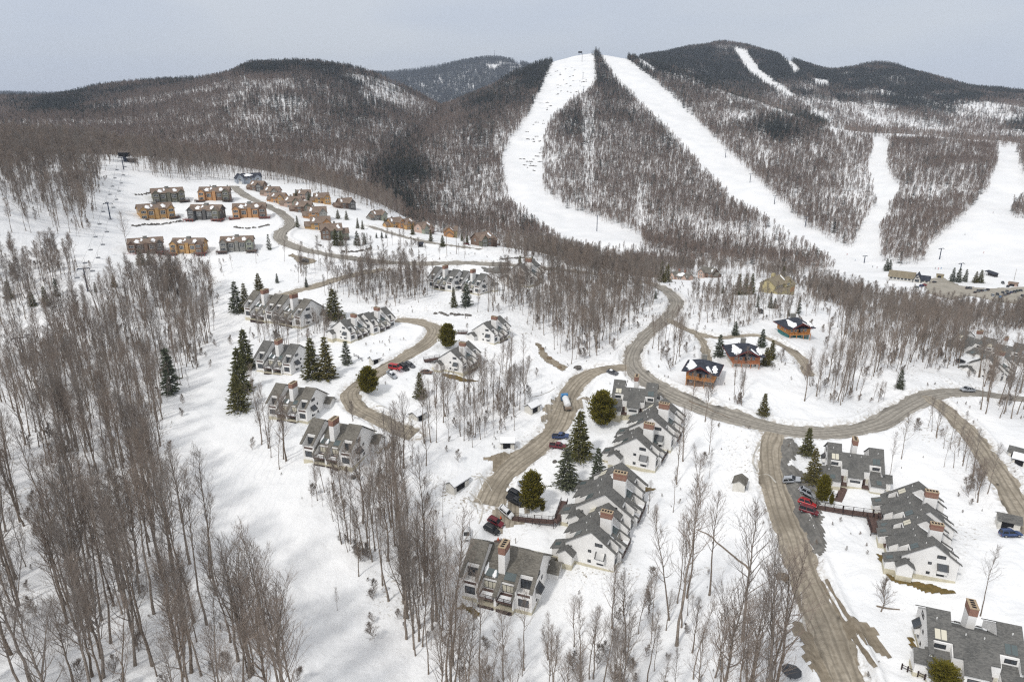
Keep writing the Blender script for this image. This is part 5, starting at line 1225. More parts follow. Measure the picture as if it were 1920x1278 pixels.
# ------------------------------------------------------------------ duplexes, small houses, chalets, lodge
WALLC = {k: mat(k + '_siding', c, .85, noise=(.8, .15)) for k, c in dict(ochre=(.45, .275, .115), orange=(.46, .25, .115), brown=(.17, .115, .085), olive=(.145, .14, .105), charcoal=(.095, .092, .09), grey=(.24, .235, .215), sage=(.26, .275, .215), tan=(.42, .36, .20), cedar_log=(.52, .24, .08), red_log=(.43, .175, .085), pale=(.62, .60, .55), teal=(.045, .16, .16), maroon=(.14, .035, .03), blue_grey=(.33, .36, .40), pink=(.45, .33, .27)).items()}
M['snowcap'] = M['clean_snow']
def gable_x(w, r, x0, x1, y0, y1, ze, zr, m=0, base=0, oh=.6, yr=None, rm=0, t=.2):
    """A block with its ridge along x: walls into w, roof slabs into r."""
    yr = (y0 + y1) / 2 if yr is None else yr
    w.prism_x(x0, x1, [(y0, base), (y0, ze), (yr, zr - .12), (y1, ze), (y1, base)], m)
    k0, k1 = (zr - ze) / (yr - y0), (zr - ze) / (y1 - yr)
    r.slab_x(x0 - oh, x1 + oh, (y0 - oh, ze - k0 * oh), (yr, zr), t, rm); r.slab_x(x0 - oh, x1 + oh, (yr, zr), (y1 + oh, ze - k1 * oh), t, rm)
def gable_y(w, r, x0, x1, y0, y1, ze, zr, m=0, base=0, oh=.5, rm=0, t=.2):
    xr = (x0 + x1) / 2; w.prism_y(y0, y1, [(x0, base), (x1, base), (x1, ze), (xr, zr - .12), (x0, ze)], m); k = (zr - ze) / (xr - x0)
    r.slab_y(y0 - oh, y1 + .02, (x0 - oh, ze - k * oh), (xr, zr), t, rm); r.slab_y(y0 - oh, y1 + .02, (xr, zr), (x1 + oh, ze - k * oh), t, rm)
def snow_on(par, x0, x1, ya, za, yb, zb, seed, t=.22, fat=.25):
    g = np.random.default_rng(seed); m = 8; top = []; b = MB()
    for i in range(m):
        q = i / (m - 1); y, z = ya + (yb - ya) * q, za + (zb - za) * q; c = (x0 + x1) / 2 + g.normal(0, .12) * (x1 - x0); hw = (x1 - x0) / 2 * (math.sin(math.pi * (.06 + q * .88)) ** .5) * (.8 + .3 * g.random())
        for s in (-1, -.5, .5, 1): top.append((c + s * hw, y, z + t + (fat if abs(s) < .9 else .02)))
    b.add(top, [(i * 4 + j, i * 4 + j + 1, i * 4 + j + 5, i * 4 + j + 4) for i in range(m - 1) for j in range(3)]); return b.build('roof_snow', M['clean_snow'], par, True)
WW = lambda: [M['frame_white'], M['glass']]
def make_duplex(wing_l, mid_l, mid_r, wing_r, deck, base='grey'):
    t = empty('duplex_house', (0, 0, 0)); mats = [WALLC[k] for k in (wing_l, mid_l, mid_r, wing_r)]; w, r = MB(), MB()
    gable_x(w, r, -10.5, 0, -4, 5, 6.2, 9.3, 1, -3, oh=.0, yr=.5); gable_x(w, r, .003, 10.5, -4, 5, 6.2, 9.3, 2, -3, oh=.0, yr=.5)
    r.v.clear(); r.f.clear(); r.m.clear()
    r.slab_x(-11.2, 11.2, (-4.6, 5.77), (.5, 9.3), .22); r.slab_x(-11.2, 11.2, (.5, 9.3), (5.7, 5.72), .22)
    for s, m_ in ((-1, 0), (1, 3)):
        a, b = sorted((s * 6.4, s * 10.8)); w.prism_y(-6.6, -4.003, [(a, -3), (b, -3), (b, 6.3), ((a + b) / 2, 8.3), (a, 6.3)], m_)
        xr = (a + b) / 2; k = 2.0 / 2.2
        r.slab_y(-7.1, -1.0, (a - .6, 6.35 - .6 * k), (xr, 8.42), .2); r.slab_y(-7.1, -1.0, (xr, 8.42), (b + .6, 6.35 - .6 * k), .2)
    w.box(-1.1, 1.1, -4.9, -4.004, -3, 6.6, 1)
    for s, m_ in ((-1, 1), (1, 2)): w.box(*sorted((s * 1.8, s * 5.6)), -4.6, -4.005, -3, 5.4, m_)
    w.build('wall', mats, t); r.build('roof', M['rust_shingle'], t)
    c = MB(); c.box(-1.2, 1.2, -.6, 1.6, 8.2, 10.2); c.box(-1.35, 1.35, -.75, 1.75, 10.202, 10.4); c.build('chimney', WALLC['grey'], t)
    for s in (-1, 1):
        xr = s * 8.6
        for z0, z1 in ((3.9, 5.6), (.6, 2.4)): add_window(t, 'y', -6.6, xr - 1.5, xr + 1.5, z0, z1, -1, nx=3, mats=WW())
        xm = s * 3.7
        add_window(t, 'y', -4.6, xm - 1.5, xm + 1.5, 2.2, 4.9, -1, nx=3, nz=2, mats=WW()); add_window(t, 'y', -4.6, xm - 1.2, xm + 1.2, -1.6, -.2, -1, nx=2, mats=WW())
        for y0 in (-2.6, 1.2): add_window(t, 'x', s * 10.5, y0, y0 + 1.3, 3.6, 5.0, s, nx=2, mats=WW())
        d = MB(); a, b = sorted((s * 6.2, s * 13.4)); d.box(a, b, -9.0, -6.62, -.25, -.05, 0); d.box(*sorted((s * 10.82, s * 13.4)), -6.6, -3.0, -.25, -.05, 0)
        railing(d, [(a + .1, -8.9), (b - .1, -8.9)], -.05, 1.0, 1, 1.8); railing(d, [(s * 13.3, -8.9), (s * 13.3, -3.1)], -.05, 1.0, 1, 1.8)
        for x in np.linspace(a + .3, b - .3, 4): d.box(x - .12, x + .12, -8.8, -8.56, -4, -.26, 1)
        d.build('deck', [M['deck'], M[deck]], t)
    snow_on(t, -6.6, -3.2, -3.9, 6.25, -1.2, 8.1, 3); snow_on(t, 3.4, 6.4, -3.8, 6.3, -1.0, 8.25, 5); snow_on(t, -2.9, -1.4, -2.6, 7.2, -.4, 8.65, 6)
    return t
def make_house(main, wing, roof='rust_shingle', flip=1, mt='frame_white'):
    t = empty('small_house', (0, 0, 0)); w, r = MB(), MB(); f = flip
    gable_x(w, r, -5.5, 5.5, -3.2, 4.2, 4.6, 7.6, 0, -3)
    a, b = sorted((f * 1.0, f * 6.0)); gable_y(w, r, a, b, -5.6, -3.21, 4.4, 7.0, 1, -3); xr = (a + b) / 2
    r.slab_y(-3.18, .2, (xr - .5, 6.5), (xr, 7.0), .2) if False else None
    a2, b2 = sorted((-f * 5.52, -f * 9.2)); gable_x(w, r, a2, b2, -2.6, 3.2, 2.6, 4.8, 0, -3, oh=.4)
    w.build('wall', [WALLC[main], WALLC[wing]], t); r.build('roof', M[roof], t)
    for u in (-1.4, .3): add_window(t, 'y', -5.6, xr + u, xr + u + 1.1, 3.1, 4.5, -1, nx=2, mats=WW())
    for u in (-1.4, .3): add_window(t, 'y', -5.6, xr + u, xr + u + 1.1, .5, 2.0, -1, nx=2, mats=WW())
    u = -f * 2.6; add_window(t, 'y', -3.2, u - 1, u + 1, 2.9, 4.1, -1, nx=3, mats=WW()); add_window(t, 'y', -3.2, u - .8, u + .9, .4, 1.8, -1, nx=2, mats=WW())
    for s in (-1, 1): add_window(t, 'x', s * 5.5, -.2, 1.2, 3.0, 4.3, s, nx=2, mats=WW())
    d = MB(); u = -f * .5; d.box(u - .5, u + .5, -3.29, -3.195, -.4, 1.7); d.build('door', M['deck'], t)
    c = MB(); c.box(-f * 2 - .5, -f * 2 + .5, .7, 1.7, 6.9, 8.7); c.build('chimney', WALLC['grey'], t)
    d = MB(); u = -f * 7.4; d.box(u - 1.9, u + 1.9, -4.8, -2.63, -.5, -.3, 0); railing(d, [(u - 1.8, -4.7), (u + 1.8, -4.7)], -.3, .9, 1, 1.8); d.build('porch', [M['deck'], M['rail']], t)
    snow_on(t, -f * 4.6, -f * 2.9, -2.9, 4.85, -.5, 6.8, 8) if f < 0 else snow_on(t, -4.6, -2.9, -2.9, 4.85, -.5, 6.8, 8)
    return t
def make_chalet(upper, lower, snow=1.0):
    t = empty('chalet', (0, 0, 0)); w = MB(); w.box(-5.6, 5.6, -5.2, 5.2, 2.42, 6.1, 0); w.box(-5.3, 5.3, -4.9, 4.9, -3, 2.4, 1)
    w.prism_y(-5.6, -5.203, [(-3.6, 5.2), (3.6, 5.2), (3.6, 6.0), (0, 7.7), (-3.6, 6.0)], 2)
    w.build('wall', [WALLC[upper], WALLC[lower], WALLC['maroon']], t)
    r = MB(); A = [(-7.2, -6.9, 5.5), (7.2, -6.9, 5.5), (7.2, 6.9, 5.5), (-7.2, 6.9, 5.5)]; B = [(-1.6, 0, 9.0), (1.6, 0, 9.0)]
    top = A + B; k = len(top); bot = [(x, y, z - .25) for x, y, z in top]
    F = [(0, 1, 5, 4), (1, 2, 5), (2, 3, 4, 5), (3, 0, 4)]
    r.add(top + bot, F + [tuple(i + k for i in q[::-1]) for q in F] + [(i, (i + 1) % 4, k + (i + 1) % 4, k + i) for i in range(4)])
    for s in (-1, 1): r.slab_y(-7.5, -1.0, *(((-4.9, 5.55), (0, 8.2)) if s < 0 else ((0, 8.2), (4.9, 5.55))), .22)
    for sx in (-1, 1):
        for p0, p1 in (((-7.9, 5.62), (-6.0, 6.35)),): pass
    r.build('roof', M['slate_roof'], t)
    f = MB()
    for s in (-1, 1):
        (xa, za), (xb, zb) = ((-5.0, 5.42), (0, 8.12)) if s < 0 else ((0, 8.12), (5.0, 5.42)); f.prism_y(-7.62, -7.502, [(xa, za - .22), (xb, zb - .22), (xb, zb + .24), (xa, za + .24)])
    for y in (-6.98, 6.9): f.box(-7.2, 7.2, y, y + .08, 5.2, 5.55) if y > 0 else None
    for x in (-7.28, 7.202): f.box(x, x + .078, -6.9, 6.9, 5.2, 5.55)
    f.build('fascia', WALLC['maroon'], t)
    c = MB(); c.box(-.9, .9, 1.2, 2.6, 8.0, 10.2); c.box(-1.05, 1.05, 1.05, 2.75, 10.202, 10.4); c.build('chimney', WALLC['grey'], t)
    for x in (-3.9, -2.0, 1.2, 3.0): add_window(t, 'y', -5.2, x - .6, x + .6, 3.4, 4.7, -1, nx=2, mats=WW())
    for x in (-3.6, 2.2, 3.9): add_window(t, 'y', -4.9, x - .6, x + .6, .4, 1.6, -1, nx=2, mats=WW())
    for y in (-2.6, 1.6): add_window(t, 'x', -5.6, y, y + 1.3, 3.4, 4.7, -1, nx=2, mats=WW()); add_window(t, 'x', 5.6, y, y + 1.3, 3.4, 4.7, 1, nx=2, mats=WW())
    d = MB(); d.box(-.5, .5, -5.30, -5.205, 2.5, 4.6); d.build('door', M['dark'], t)
    d = MB(); d.box(-5.4, 5.4, -6.5, -5.22, 2.2, 2.4, 0); railing(d, [(-5.3, -6.4), (5.3, -6.4)], 2.4, 1.0, 1, 1.5); 
    for x in (-5.2, -1.8, 1.8, 5.2): d.box(x - .12, x + .12, -6.45, -6.2, -3, 2.198, 1)
    d.build('balcony', [WALLC[upper], WALLC[upper]], t)
    k_ = (9.0 - 5.5) / 6.9
    zf = lambda y: 5.5 + (y + 6.9) * k_
    if snow:
        snow_on(t, -6.0, -2.9, -6.0, zf(-6.0), -1.4, zf(-1.4), 11, .06, .3); snow_on(t, 4.2, 6.3, -6.2, zf(-6.2), -2.6, zf(-2.6), 12, .06, .25)
        for s, sd_ in ((-1, 13), (1, 14)):  # on the front gable's slopes
            g = MB(); L_ = [(s * 4.5, -6.9), (s * 4.6, -5.2), (s * 3.3, -2.8), (s * 2.2, -2.2), (s * 1.7, -4.6), (s * 2.7, -6.8)]
            v = [(x, y, 8.2 - abs(x) * (2.65 / 4.9) + .30) for x, y in L_]; cx, cy = np.mean([p[0] for p in L_]), np.mean([p[1] for p in L_])
            v2 = [(x * .8 + cx * .2, y * .8 + cy * .2, z + .22) for (x, y, z) in v]; n = len(v)
            g.add(v + v2 + [(cx, cy, 8.2 - abs(cx) * (2.65 / 4.9) + .56)], [(i, (i + 1) % n, n + (i + 1) % n, n + i) for i in range(n)] + [(n + i, n + (i + 1) % n, 2 * n) for i in range(n)]); g.build('roof_snow', M['clean_snow'], t, True)
    return t
def spot(o, px, py, d, label, cat, group=None, sc=1.0, r=9, lift=0.0):
    """Set a house with its local x axis along the photo direction d at the ground pixel."""
    rz, a = heading(px, py, *d); c, s = math.cos(rz), math.sin(rz)
    z = np.mean([settle(a[0] + c * u - s * v, a[1] + s * u + c * v) for u in (-5, 0, 5) for v in (-4, 0, 4)])
    o.location = (a[0], a[1], z + lift); o.rotation_euler = (0, 0, rz); o.scale = (sc,) * 3
    if 'group' in o: del o['group']
    tag(o, label, cat, group); NOGO.append((a[0], a[1], r * sc)); return o
G1, G2 = 'duplex houses on the upper slope', 'small houses along the upper road'
for px, py, pal, dk, lb in [(316, 376, ('olive', 'olive', 'olive', 'olive'), 'rail', 'dark olive duplex in the top row beside the ski run'), (405, 374, ('orange', 'orange', 'brown', 'olive'), 'rail', 'half orange half brown duplex in the top row'),
        (293, 408, ('ochre', 'ochre', 'ochre', 'ochre'), 'rail', 'ochre duplex in the middle row above the stone terrace'), (390, 409, ('charcoal', 'charcoal', 'charcoal', 'olive'), 'deck_red', 'charcoal duplex in the middle of the upper slope'), (470, 406, ('orange', 'orange', 'orange', 'brown'), 'deck_red', 'orange duplex with red decks beside the road bend'),
        (276, 472, ('brown', 'brown', 'brown', 'charcoal'), 'deck_red', 'brown duplex with bright red decks in the front row'), (357, 470, ('ochre', 'ochre', 'ochre', 'brown'), 'deck_red', 'yellow ochre duplex in the front row'), (447, 467, ('grey', 'grey', 'grey', 'sage'), 'deck', 'grey duplex with sage wing in the front row')]:
    spot(make_duplex(*pal, dk), px, py, (1, .0), lb, 'house', G1, .84 if py > 440 else .98, 14)
_hp = {}
for i, (px, py, d, mn, wg, fl, sc, lb) in enumerate([
 (485,357,(1,.12),'brown','charcoal',1,1.0,'dark brown house just below the pale house at the road end'), (512,368,(1,.12),'pink','grey',1,1.0,'pinkish house second below the road end'), (524,379,(1,.15),'orange','ochre',1,.95,'orange house beside the upper road'),
 (551,388,(1,.15),'pink','sage',1,1.05,'sage gabled house in the upper road row'), (570,398,(1,.12),'brown','olive',1,1.05,'dark green house in the upper road row'), (571,372,(1,.1),'pink','grey',1,.9,'grey house in the back row near the woods'),
 (604,380,(1,.1),'ochre','ochre',1,1.0,'bright ochre house in the back row near the woods'), (648,390,(1,.08),'brown','charcoal',1,1.0,'dark brown house alone at the edge of the woods'), (596,410,(1,.08),'orange','grey',1,1.1,'grey house with orange front above the road loop'),
 (602,430,(1,.08),'ochre','orange',1,1.1,'orange house in the middle of the road loop'), (622,446,(1,.05),'sage','brown',-1,1.15,'green and brown house next to two dark spruces'), (708,412,(1,.03),'grey','sage',1,.9,'house with orange peak at the bend of the lower road'),
 (741,426,(1,.03),'ochre','orange',1,.9,'ochre house behind bare saplings on the lower road'), (762,428,(1,.02),'ochre','ochre',-1,.9,'second ochre house on the lower road'), (776,414,(1,.02),'grey','grey',1,.9,'grey house in the back with snow on its roof'),
 (794,436,(1,.02),'pink','sage',-1,1.0,'sage gabled house with reddish wing on the lower road'), (843,443,(1,.02),'orange','tan',1,1.0,'tan house with orange peak above the bushes'), (832,432,(1,.02),'charcoal','charcoal',1,.8,'dark slate house behind the tan one'), (880,440,(1,.02),'olive','blue_grey',1,.9,'blue grey house half hidden behind the olive one'),
 (905,460,(1,.02),'brown','olive',-1,1.15,'olive house with brown right end above the snow bank')]):
    k = (mn, wg, fl); o = copy_tree(_hp[k]) if k in _hp else make_house(mn, wg, flip=fl); _hp.setdefault(k, o); spot(o, px, py, d, lb, 'house', G2, sc, 9)
GH = 'orange log chalets on the knoll'
spot(make_chalet('cedar_log', 'brown'), 1316, 712, (1, .10), 'orange log chalet nearest the camera with snow patched slate roof', 'chalet', GH, .88, 9)
spot(make_chalet('red_log', 'pale'), 1391, 682, (1, .06), 'reddish log chalet with pale lower floor between spruces', 'chalet', GH, .9, 9)
spot(make_chalet('cedar_log', 'teal'), 1486, 630, (1, .04), 'orange log chalet with teal lower floor', 'chalet', GH, .88, 9)
# large tan house on the crest
def make_tan_house():
    t = empty('tan_house', (0, 0, 0)); w, r = MB(), MB()
    gable_x(w, r, -9.5, 3.0, -3.5, 4, 5.6, 8.4, 0, -3); gable_x(w, r, 3.02, 10, -4.6, 3.4, 3.4, 6.4, 0, -3, oh=.5); gable_x(w, r, -10.5, 3.0, -5.6, -3.51, 2.6, 3.6, 0, -3, oh=.3, yr=-3.6)
    gable_y(w, r, -.5, 4.6, -4.7, -3.52, 5.2, 7.2, 0, 3.6, oh=.4)
    w.build('wall', WALLC['tan'], t); r.build('roof', M['tan_shingle'], t)
    for x in (-8, -5.6, -3.2): add_window(t, 'y', -3.5, x, x + 1.7, 3.9, 5.1, -1, nx=3, mats=WW())
    add_window(t, 'y', -4.7, .8, 3.2, 4.0, 5.2, -1, nx=3, mats=WW())
    for x in (4.2, 7.1): d = MB(); d.box(x, x + 2.5, -4.69, -4.605, -.2, 2.2); d.build('garage_door', WALLC['orange'], t)
    c = MB(); c.box(-4.0, -2.4, .2, 1.6, 7.6, 9.8); c.build('chimney', WALLC['tan'], t); snow_on(t, 1.2, 2.4, -2.9, 6.0, -.2, 8.0, 21); return t
spot(make_tan_house(), 1455, 548, (1, .07), 'large tan house with orange garage doors on the crest', 'house', None, 1.22, 14)
def make_brick_house():
    t = empty('brick_house', (0, 0, 0)); w, r = MB(), MB()
    gable_x(w, r, -8, 8, -3.6, 3.6, 3.2, 6.2, 0, -3); gable_y(w, r, -9, -4.2, -5.6, -3.61, 3.4, 6.0, 0, -3); gable_y(w, r, 3.6, 8.6, -5.6, -3.61, 3.4, 6.0, 0, -3)
    w.build('wall', WALLC['pink'], t); r.build('roof', M['brown_shingle'], t)
    for x in (-7.4, -2.6, 0, 5.2): add_window(t, 'y', -5.6 if abs(x) > 4 else -3.6, x, x + 1.7, .8, 2.4, -1, nx=3, mats=WW())
    for x in (-5.5, .5): c = MB(); c.box(x, x + 1.2, .4, 1.5, 5.4, 8.2); c.build('chimney', M['brick'], t)
    snow_on(t, -4.0, 2.4, -3.7, 3.1, -.6, 5.7, 22, .2, .3); snow_on(t, 5.4, 8.0, -4.9, 4.2, -3.7, 4.7, 23, .3, .2); return t
spot(make_brick_house(), 1280, 524, (1, .02), 'low brick house with two chimneys and snowy roof behind dark evergreens', 'house', None, 1.0, 12)
o = make_house('brown', 'pink', 'brown_shingle', -1); spot(o, 1328, 520, (1, .02), 'brown house with one white roof edge right of the brick house', 'house', None, 1.05, 9)
def make_pale_house():
    t = empty('pale_house', (0, 0, 0)); w, r = MB(), MB()
    gable_x(w, r, -4, 9, -3, 4, 4.6, 7.2, 0, -3); gable_y(w, r, -9, -4.01, -5, 3, 4.4, 7.4, 0, -3); gable_y(w, r, 4, 8.2, -4.6, -3.01, 4.6, 6.6, 0, -3)
    w.build('wall', WALLC['blue_grey'], t); r.build('roof', M['slate_roof'], t)
    for x in (-7.6, -2.4, .6, 5.2): add_window(t, 'y', -5 if x < -4 else -4.6 if x > 4 else -3, x, x + 1.6, 2.6, 4.0, -1, nx=3, mats=WW())
    d = MB(); d.box(-7.8, -5.4, -5.09, -5.005, -.3, 1.9); d.build('garage_door', M['frame_white'], t); snow_on(t, -3.4, 2.5, -2.7, 4.9, -.2, 6.6, 25); return t
spot(make_pale_house(), 466, 344, (1, .02), 'pale blue grey house with dark roof at the top of the road', 'house', None, 1.15, 12)
def make_pavilion():
    t = empty('pavilion', (0, 0, 0)); r = MB(); r.slab_x(-11, -2, (-5, 3.2), (0, 4.6), .3); r.slab_x(-11, -2, (0, 4.6), (5, 3.2), .3); r.slab_x(-1.5, 13, (-5.5, 3.6), (0, 5.6), .3); r.slab_x(-1.5, 13, (0, 5.6), (5.5, 3.6), .3); r.build('roof', mat('green_metal_roof', (.11, .16, .15), .5, .3), t)
    w = MB(); w.box(-10.4, -2.2, -4.2, 4.2, -3, 3.1); w.box(-1.3, 12.4, -4.6, 4.6, -3, 3.4); w.build('wall', WALLC['brown'], t)
    for x in (-9, -5, 1, 5, 9): add_window(t, 'y', -4.2 if x < -2 else -4.6, x, x + 2.2, 1.0, 2.5, -1, nx=3)
    snow_on(t, -10, -3, -4.6, 3.35, -1.0, 4.3, 26, .3, .25); snow_on(t, -1, 6, -5.0, 3.8, -2.2, 4.8, 27, .3, .25); return t
spot(make_pavilion(), 1020, 470, (1, .05), 'long low building with snowy green metal roof among bare trees', 'building', None, .95, 13)
def make_lodge():
    t = empty('ski_lodge', (0, 0, 0)); w, r, r2 = MB(), MB(), MB()
    gable_x(w, r, -21, 4, -6, 7, 4.2, 9.6, 0, -3, oh=1.0); gable_x(w, r2, 10.6, 19, -5, 5, 3.4, 7.6, 0, -3, oh=.6)
    w.prism_y(-9, 6, [(4.02, -3), (4.02, 4), (7.3, 9.8), (10.58, 4), (10.58, -3)], 1); r2.slab_y(-10.5, 6.5, (2.6, 1.9), (7.3, 10.2), .3); r2.slab_y(-10.5, 6.5, (7.3, 10.2), (12.0, 1.9), .3)
    w.build('wall', [WALLC['pale'], WALLC['pale']], t); r.build('roof', M['tan_shingle'], t); a = r2.build('roof', M['slate_roof'], t); a['label'] = 'dark slate roof over the steep entrance gable'
    add_window(t, 'y', -9, 5.2, 9.4, 1.2, 4.2, -1, nx=4, nz=2); add_window(t, 'y', -9, 6.2, 8.4, 5.0, 7.0, -1, nx=2)
    for x in np.arange(-19.5, 2, 3.6): add_window(t, 'y', -6, x, x + 2.4, 1.2, 3.0, -1, nx=3)
    for x in (12, 15.4): add_window(t, 'y', -5, x, x + 2, 1.2, 2.8, -1, nx=2)
    d = MB(); d.box(-20, 3.9, -9.4, -6.02, -.4, -.1, 0); railing(d, [(-19.9, -9.3), (3.8, -9.3)], -.1, 1, 1, 2.4); d.build('terrace', [M['deck'], M['rail']], t)
    return t
spot(make_lodge(), 1706, 526, (1, .10), 'ski lodge with brown roof and steep dark entrance gable', 'lodge', None, .72, 17)
def make_shed(wall, roof, L=4.2, Wd=3.2, snow=True, open_end=True):
    t = empty('shed', (0, 0, 0)); w, r = MB(), MB(); gable_x(w, r, -L / 2, L / 2, -Wd / 2, Wd / 2, 2.1, 3.1, 0, -.8, oh=.35, t=.14); w.build('wall', WALLC[wall], t); r.build('roof', M[roof], t)
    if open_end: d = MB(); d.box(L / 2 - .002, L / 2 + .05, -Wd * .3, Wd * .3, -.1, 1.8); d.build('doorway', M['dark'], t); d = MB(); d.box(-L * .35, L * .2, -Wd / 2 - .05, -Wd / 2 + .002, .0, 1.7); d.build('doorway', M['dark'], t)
    if snow:
        s = MB(); k = 1.0 / (Wd / 2)
        for q in (-1, 1): s.prism_x(-L / 2 - .3, L / 2 + .3, [(0, 3.25), (q * (Wd / 2 + .3), 3.25 - (Wd / 2 + .3) * k), (q * (Wd / 2 + .25), 3.5 - (Wd / 2 + .25) * k), (0, 3.52)])
        s.build('roof_snow', M['clean_snow'], t)
    return t
for px, py, d, a, lb in [(858, 912, (1, -.75), ('pale', 'slate_roof', 6.5, 3.2, True), 'long white shed with snowy roof by the turning place'), (998, 772, (1, -.62), ('pale', 'slate_roof', 4.6, 3.2, True), 'small open white shelter with snowy roof beside the lane'), (952, 840, (1, .05), ('pale', 'slate_roof', 4.2, 2.6, True), 'little white shed with flat snowy roof below the thicket'),
        (1386, 916, (.3, -1), ('pale', 'brown_shingle', 4.0, 3.2, False), 'small shed with grey shingle roof left of the driveway'), (703, 680, (1, -.35), ('pale', 'slate_roof', 3.6, 2.8, True), 'little open shelter beside the left lane'), (783, 786, (1, -.6), ('pale', 'slate_roof', 4.2, 3.6, True), 'snow buried white shelter at the end of the left lane'),
        (1888, 985, (1, .2), ('pale', 'grey_shingle', 4.4, 3.6, False), 'small grey roofed shed above the dark blue suv'), (1910, 858, (1, .3), ('pale', 'grey_shingle', 5, 4, False), 'grey roofed shed at the right edge by the side road'), (789, 462, (1, .05), ('charcoal', 'slate_roof', 3, 2.6, False), 'tiny dark hut below the lower road'),
        (1899, 536, (1, .1), ('pink', 'rust_shingle', 6, 5, False), 'pink roofed hut at the edge of the car park'), (1762, 520, (1, .1), ('tan', 'tan_shingle', 5, 4, False), 'yellowish hut right of the ski lodge'), (1912, 872, (1, .3), ('pale', 'slate_roof', 3.6, 3, True), 'snowy white shed below the grey shed at the right edge')]:
    spot(make_shed(*a), px, py, d, lb, 'shed', 'small sheds of the village', 1, 4)
# open shelter with slanted roof by the car park
t = empty('lift_shelter', (0, 0, 0)); r = MB(); r.slab_x(-9, 9, (-2.2, 3.2), (2.2, 4.4), .25); r.build('roof', M['slate_roof'], t)
for i in range(6): w = MB(); x = -8.4 + i * 3.36; w.box(x - .15, x + .15, -1.6, -1.3, -1, 3.35); w.build('post', M['rail'], t)
w = MB(); w.box(-8.5, 8.5, 1.4, 1.6, -1, 3.9); w.build('back_wall', WALLC['charcoal'], t)
spot(t, 1858, 517, (1, .28), 'long open shelter with dark roof above the car park', 'shelter', None, .8, 5)
# ------------------------------------------------------------------ evergreens one can tell apart
g2 = np.random.default_rng(23)
M['cold_needle'] = mat('cold_needle', (.062, .078, .052), .8, noise=(1.3, .5, (.11, .125, .085)), rnd=.3, alt=(.08, .09, .055), spec=.2)
EV = {}
def ev(name, *a, m='needle', **k):
    T, C = spruce(g2, *a, **k); EV[name] = (one('trunk', T, M['bark']), one('crown', C, M[m]), a[0])
ev('spruce0', 14, 3.1, tiers=24, per=11, dens=.85); ev('spruce1', 14, 2.6, tiers=24, per=10, dens=.85); ev('spruce2', 14, 3.6, tiers=22, per=11, dens=.75); ev('cold', 14, 3.0, tiers=25, per=10, dens=.75, m='cold_needle')
ev('thin', 14, 1.9, tiers=22, per=7, dens=.6, m='cold_needle'); ev('cedar0', 9, 3.0, tiers=34, per=24, dens=1.3, m='cedar', cedar=True); ev('cedar1', 9, 2.2, tiers=34, per=20, dens=1.2, m='cedar', cedar=True)
def evergreen(kind, px, py, top, label, cat='tree', wide=1.0, group=None, lean=0):
    a = hit(px, py, h); base = np.array([a[0], a[1], settle(a[0], a[1])]); lo, hi = 1.0, 40.0
    for _ in range(30):
        m = (lo + hi) / 2; y = project(base + [0, 0, m])[1]
        if y > top: lo = m
        else: hi = m
    tr, cr, H0 = EV[kind]; s = lo / H0; o = empty('cedar_tree' if 'cedar' in kind else 'spruce_tree', base, g2.random() * 6.28); o.scale = (s * wide, s * wide, s); o.rotation_euler = (0, lean, g2.random() * 6.28 if not lean else 0)
    link('trunk', tr, o); link('crown', cr, o); tag(o, label, cat, group); NOGO.append((a[0], a[1], 2.5)); return o
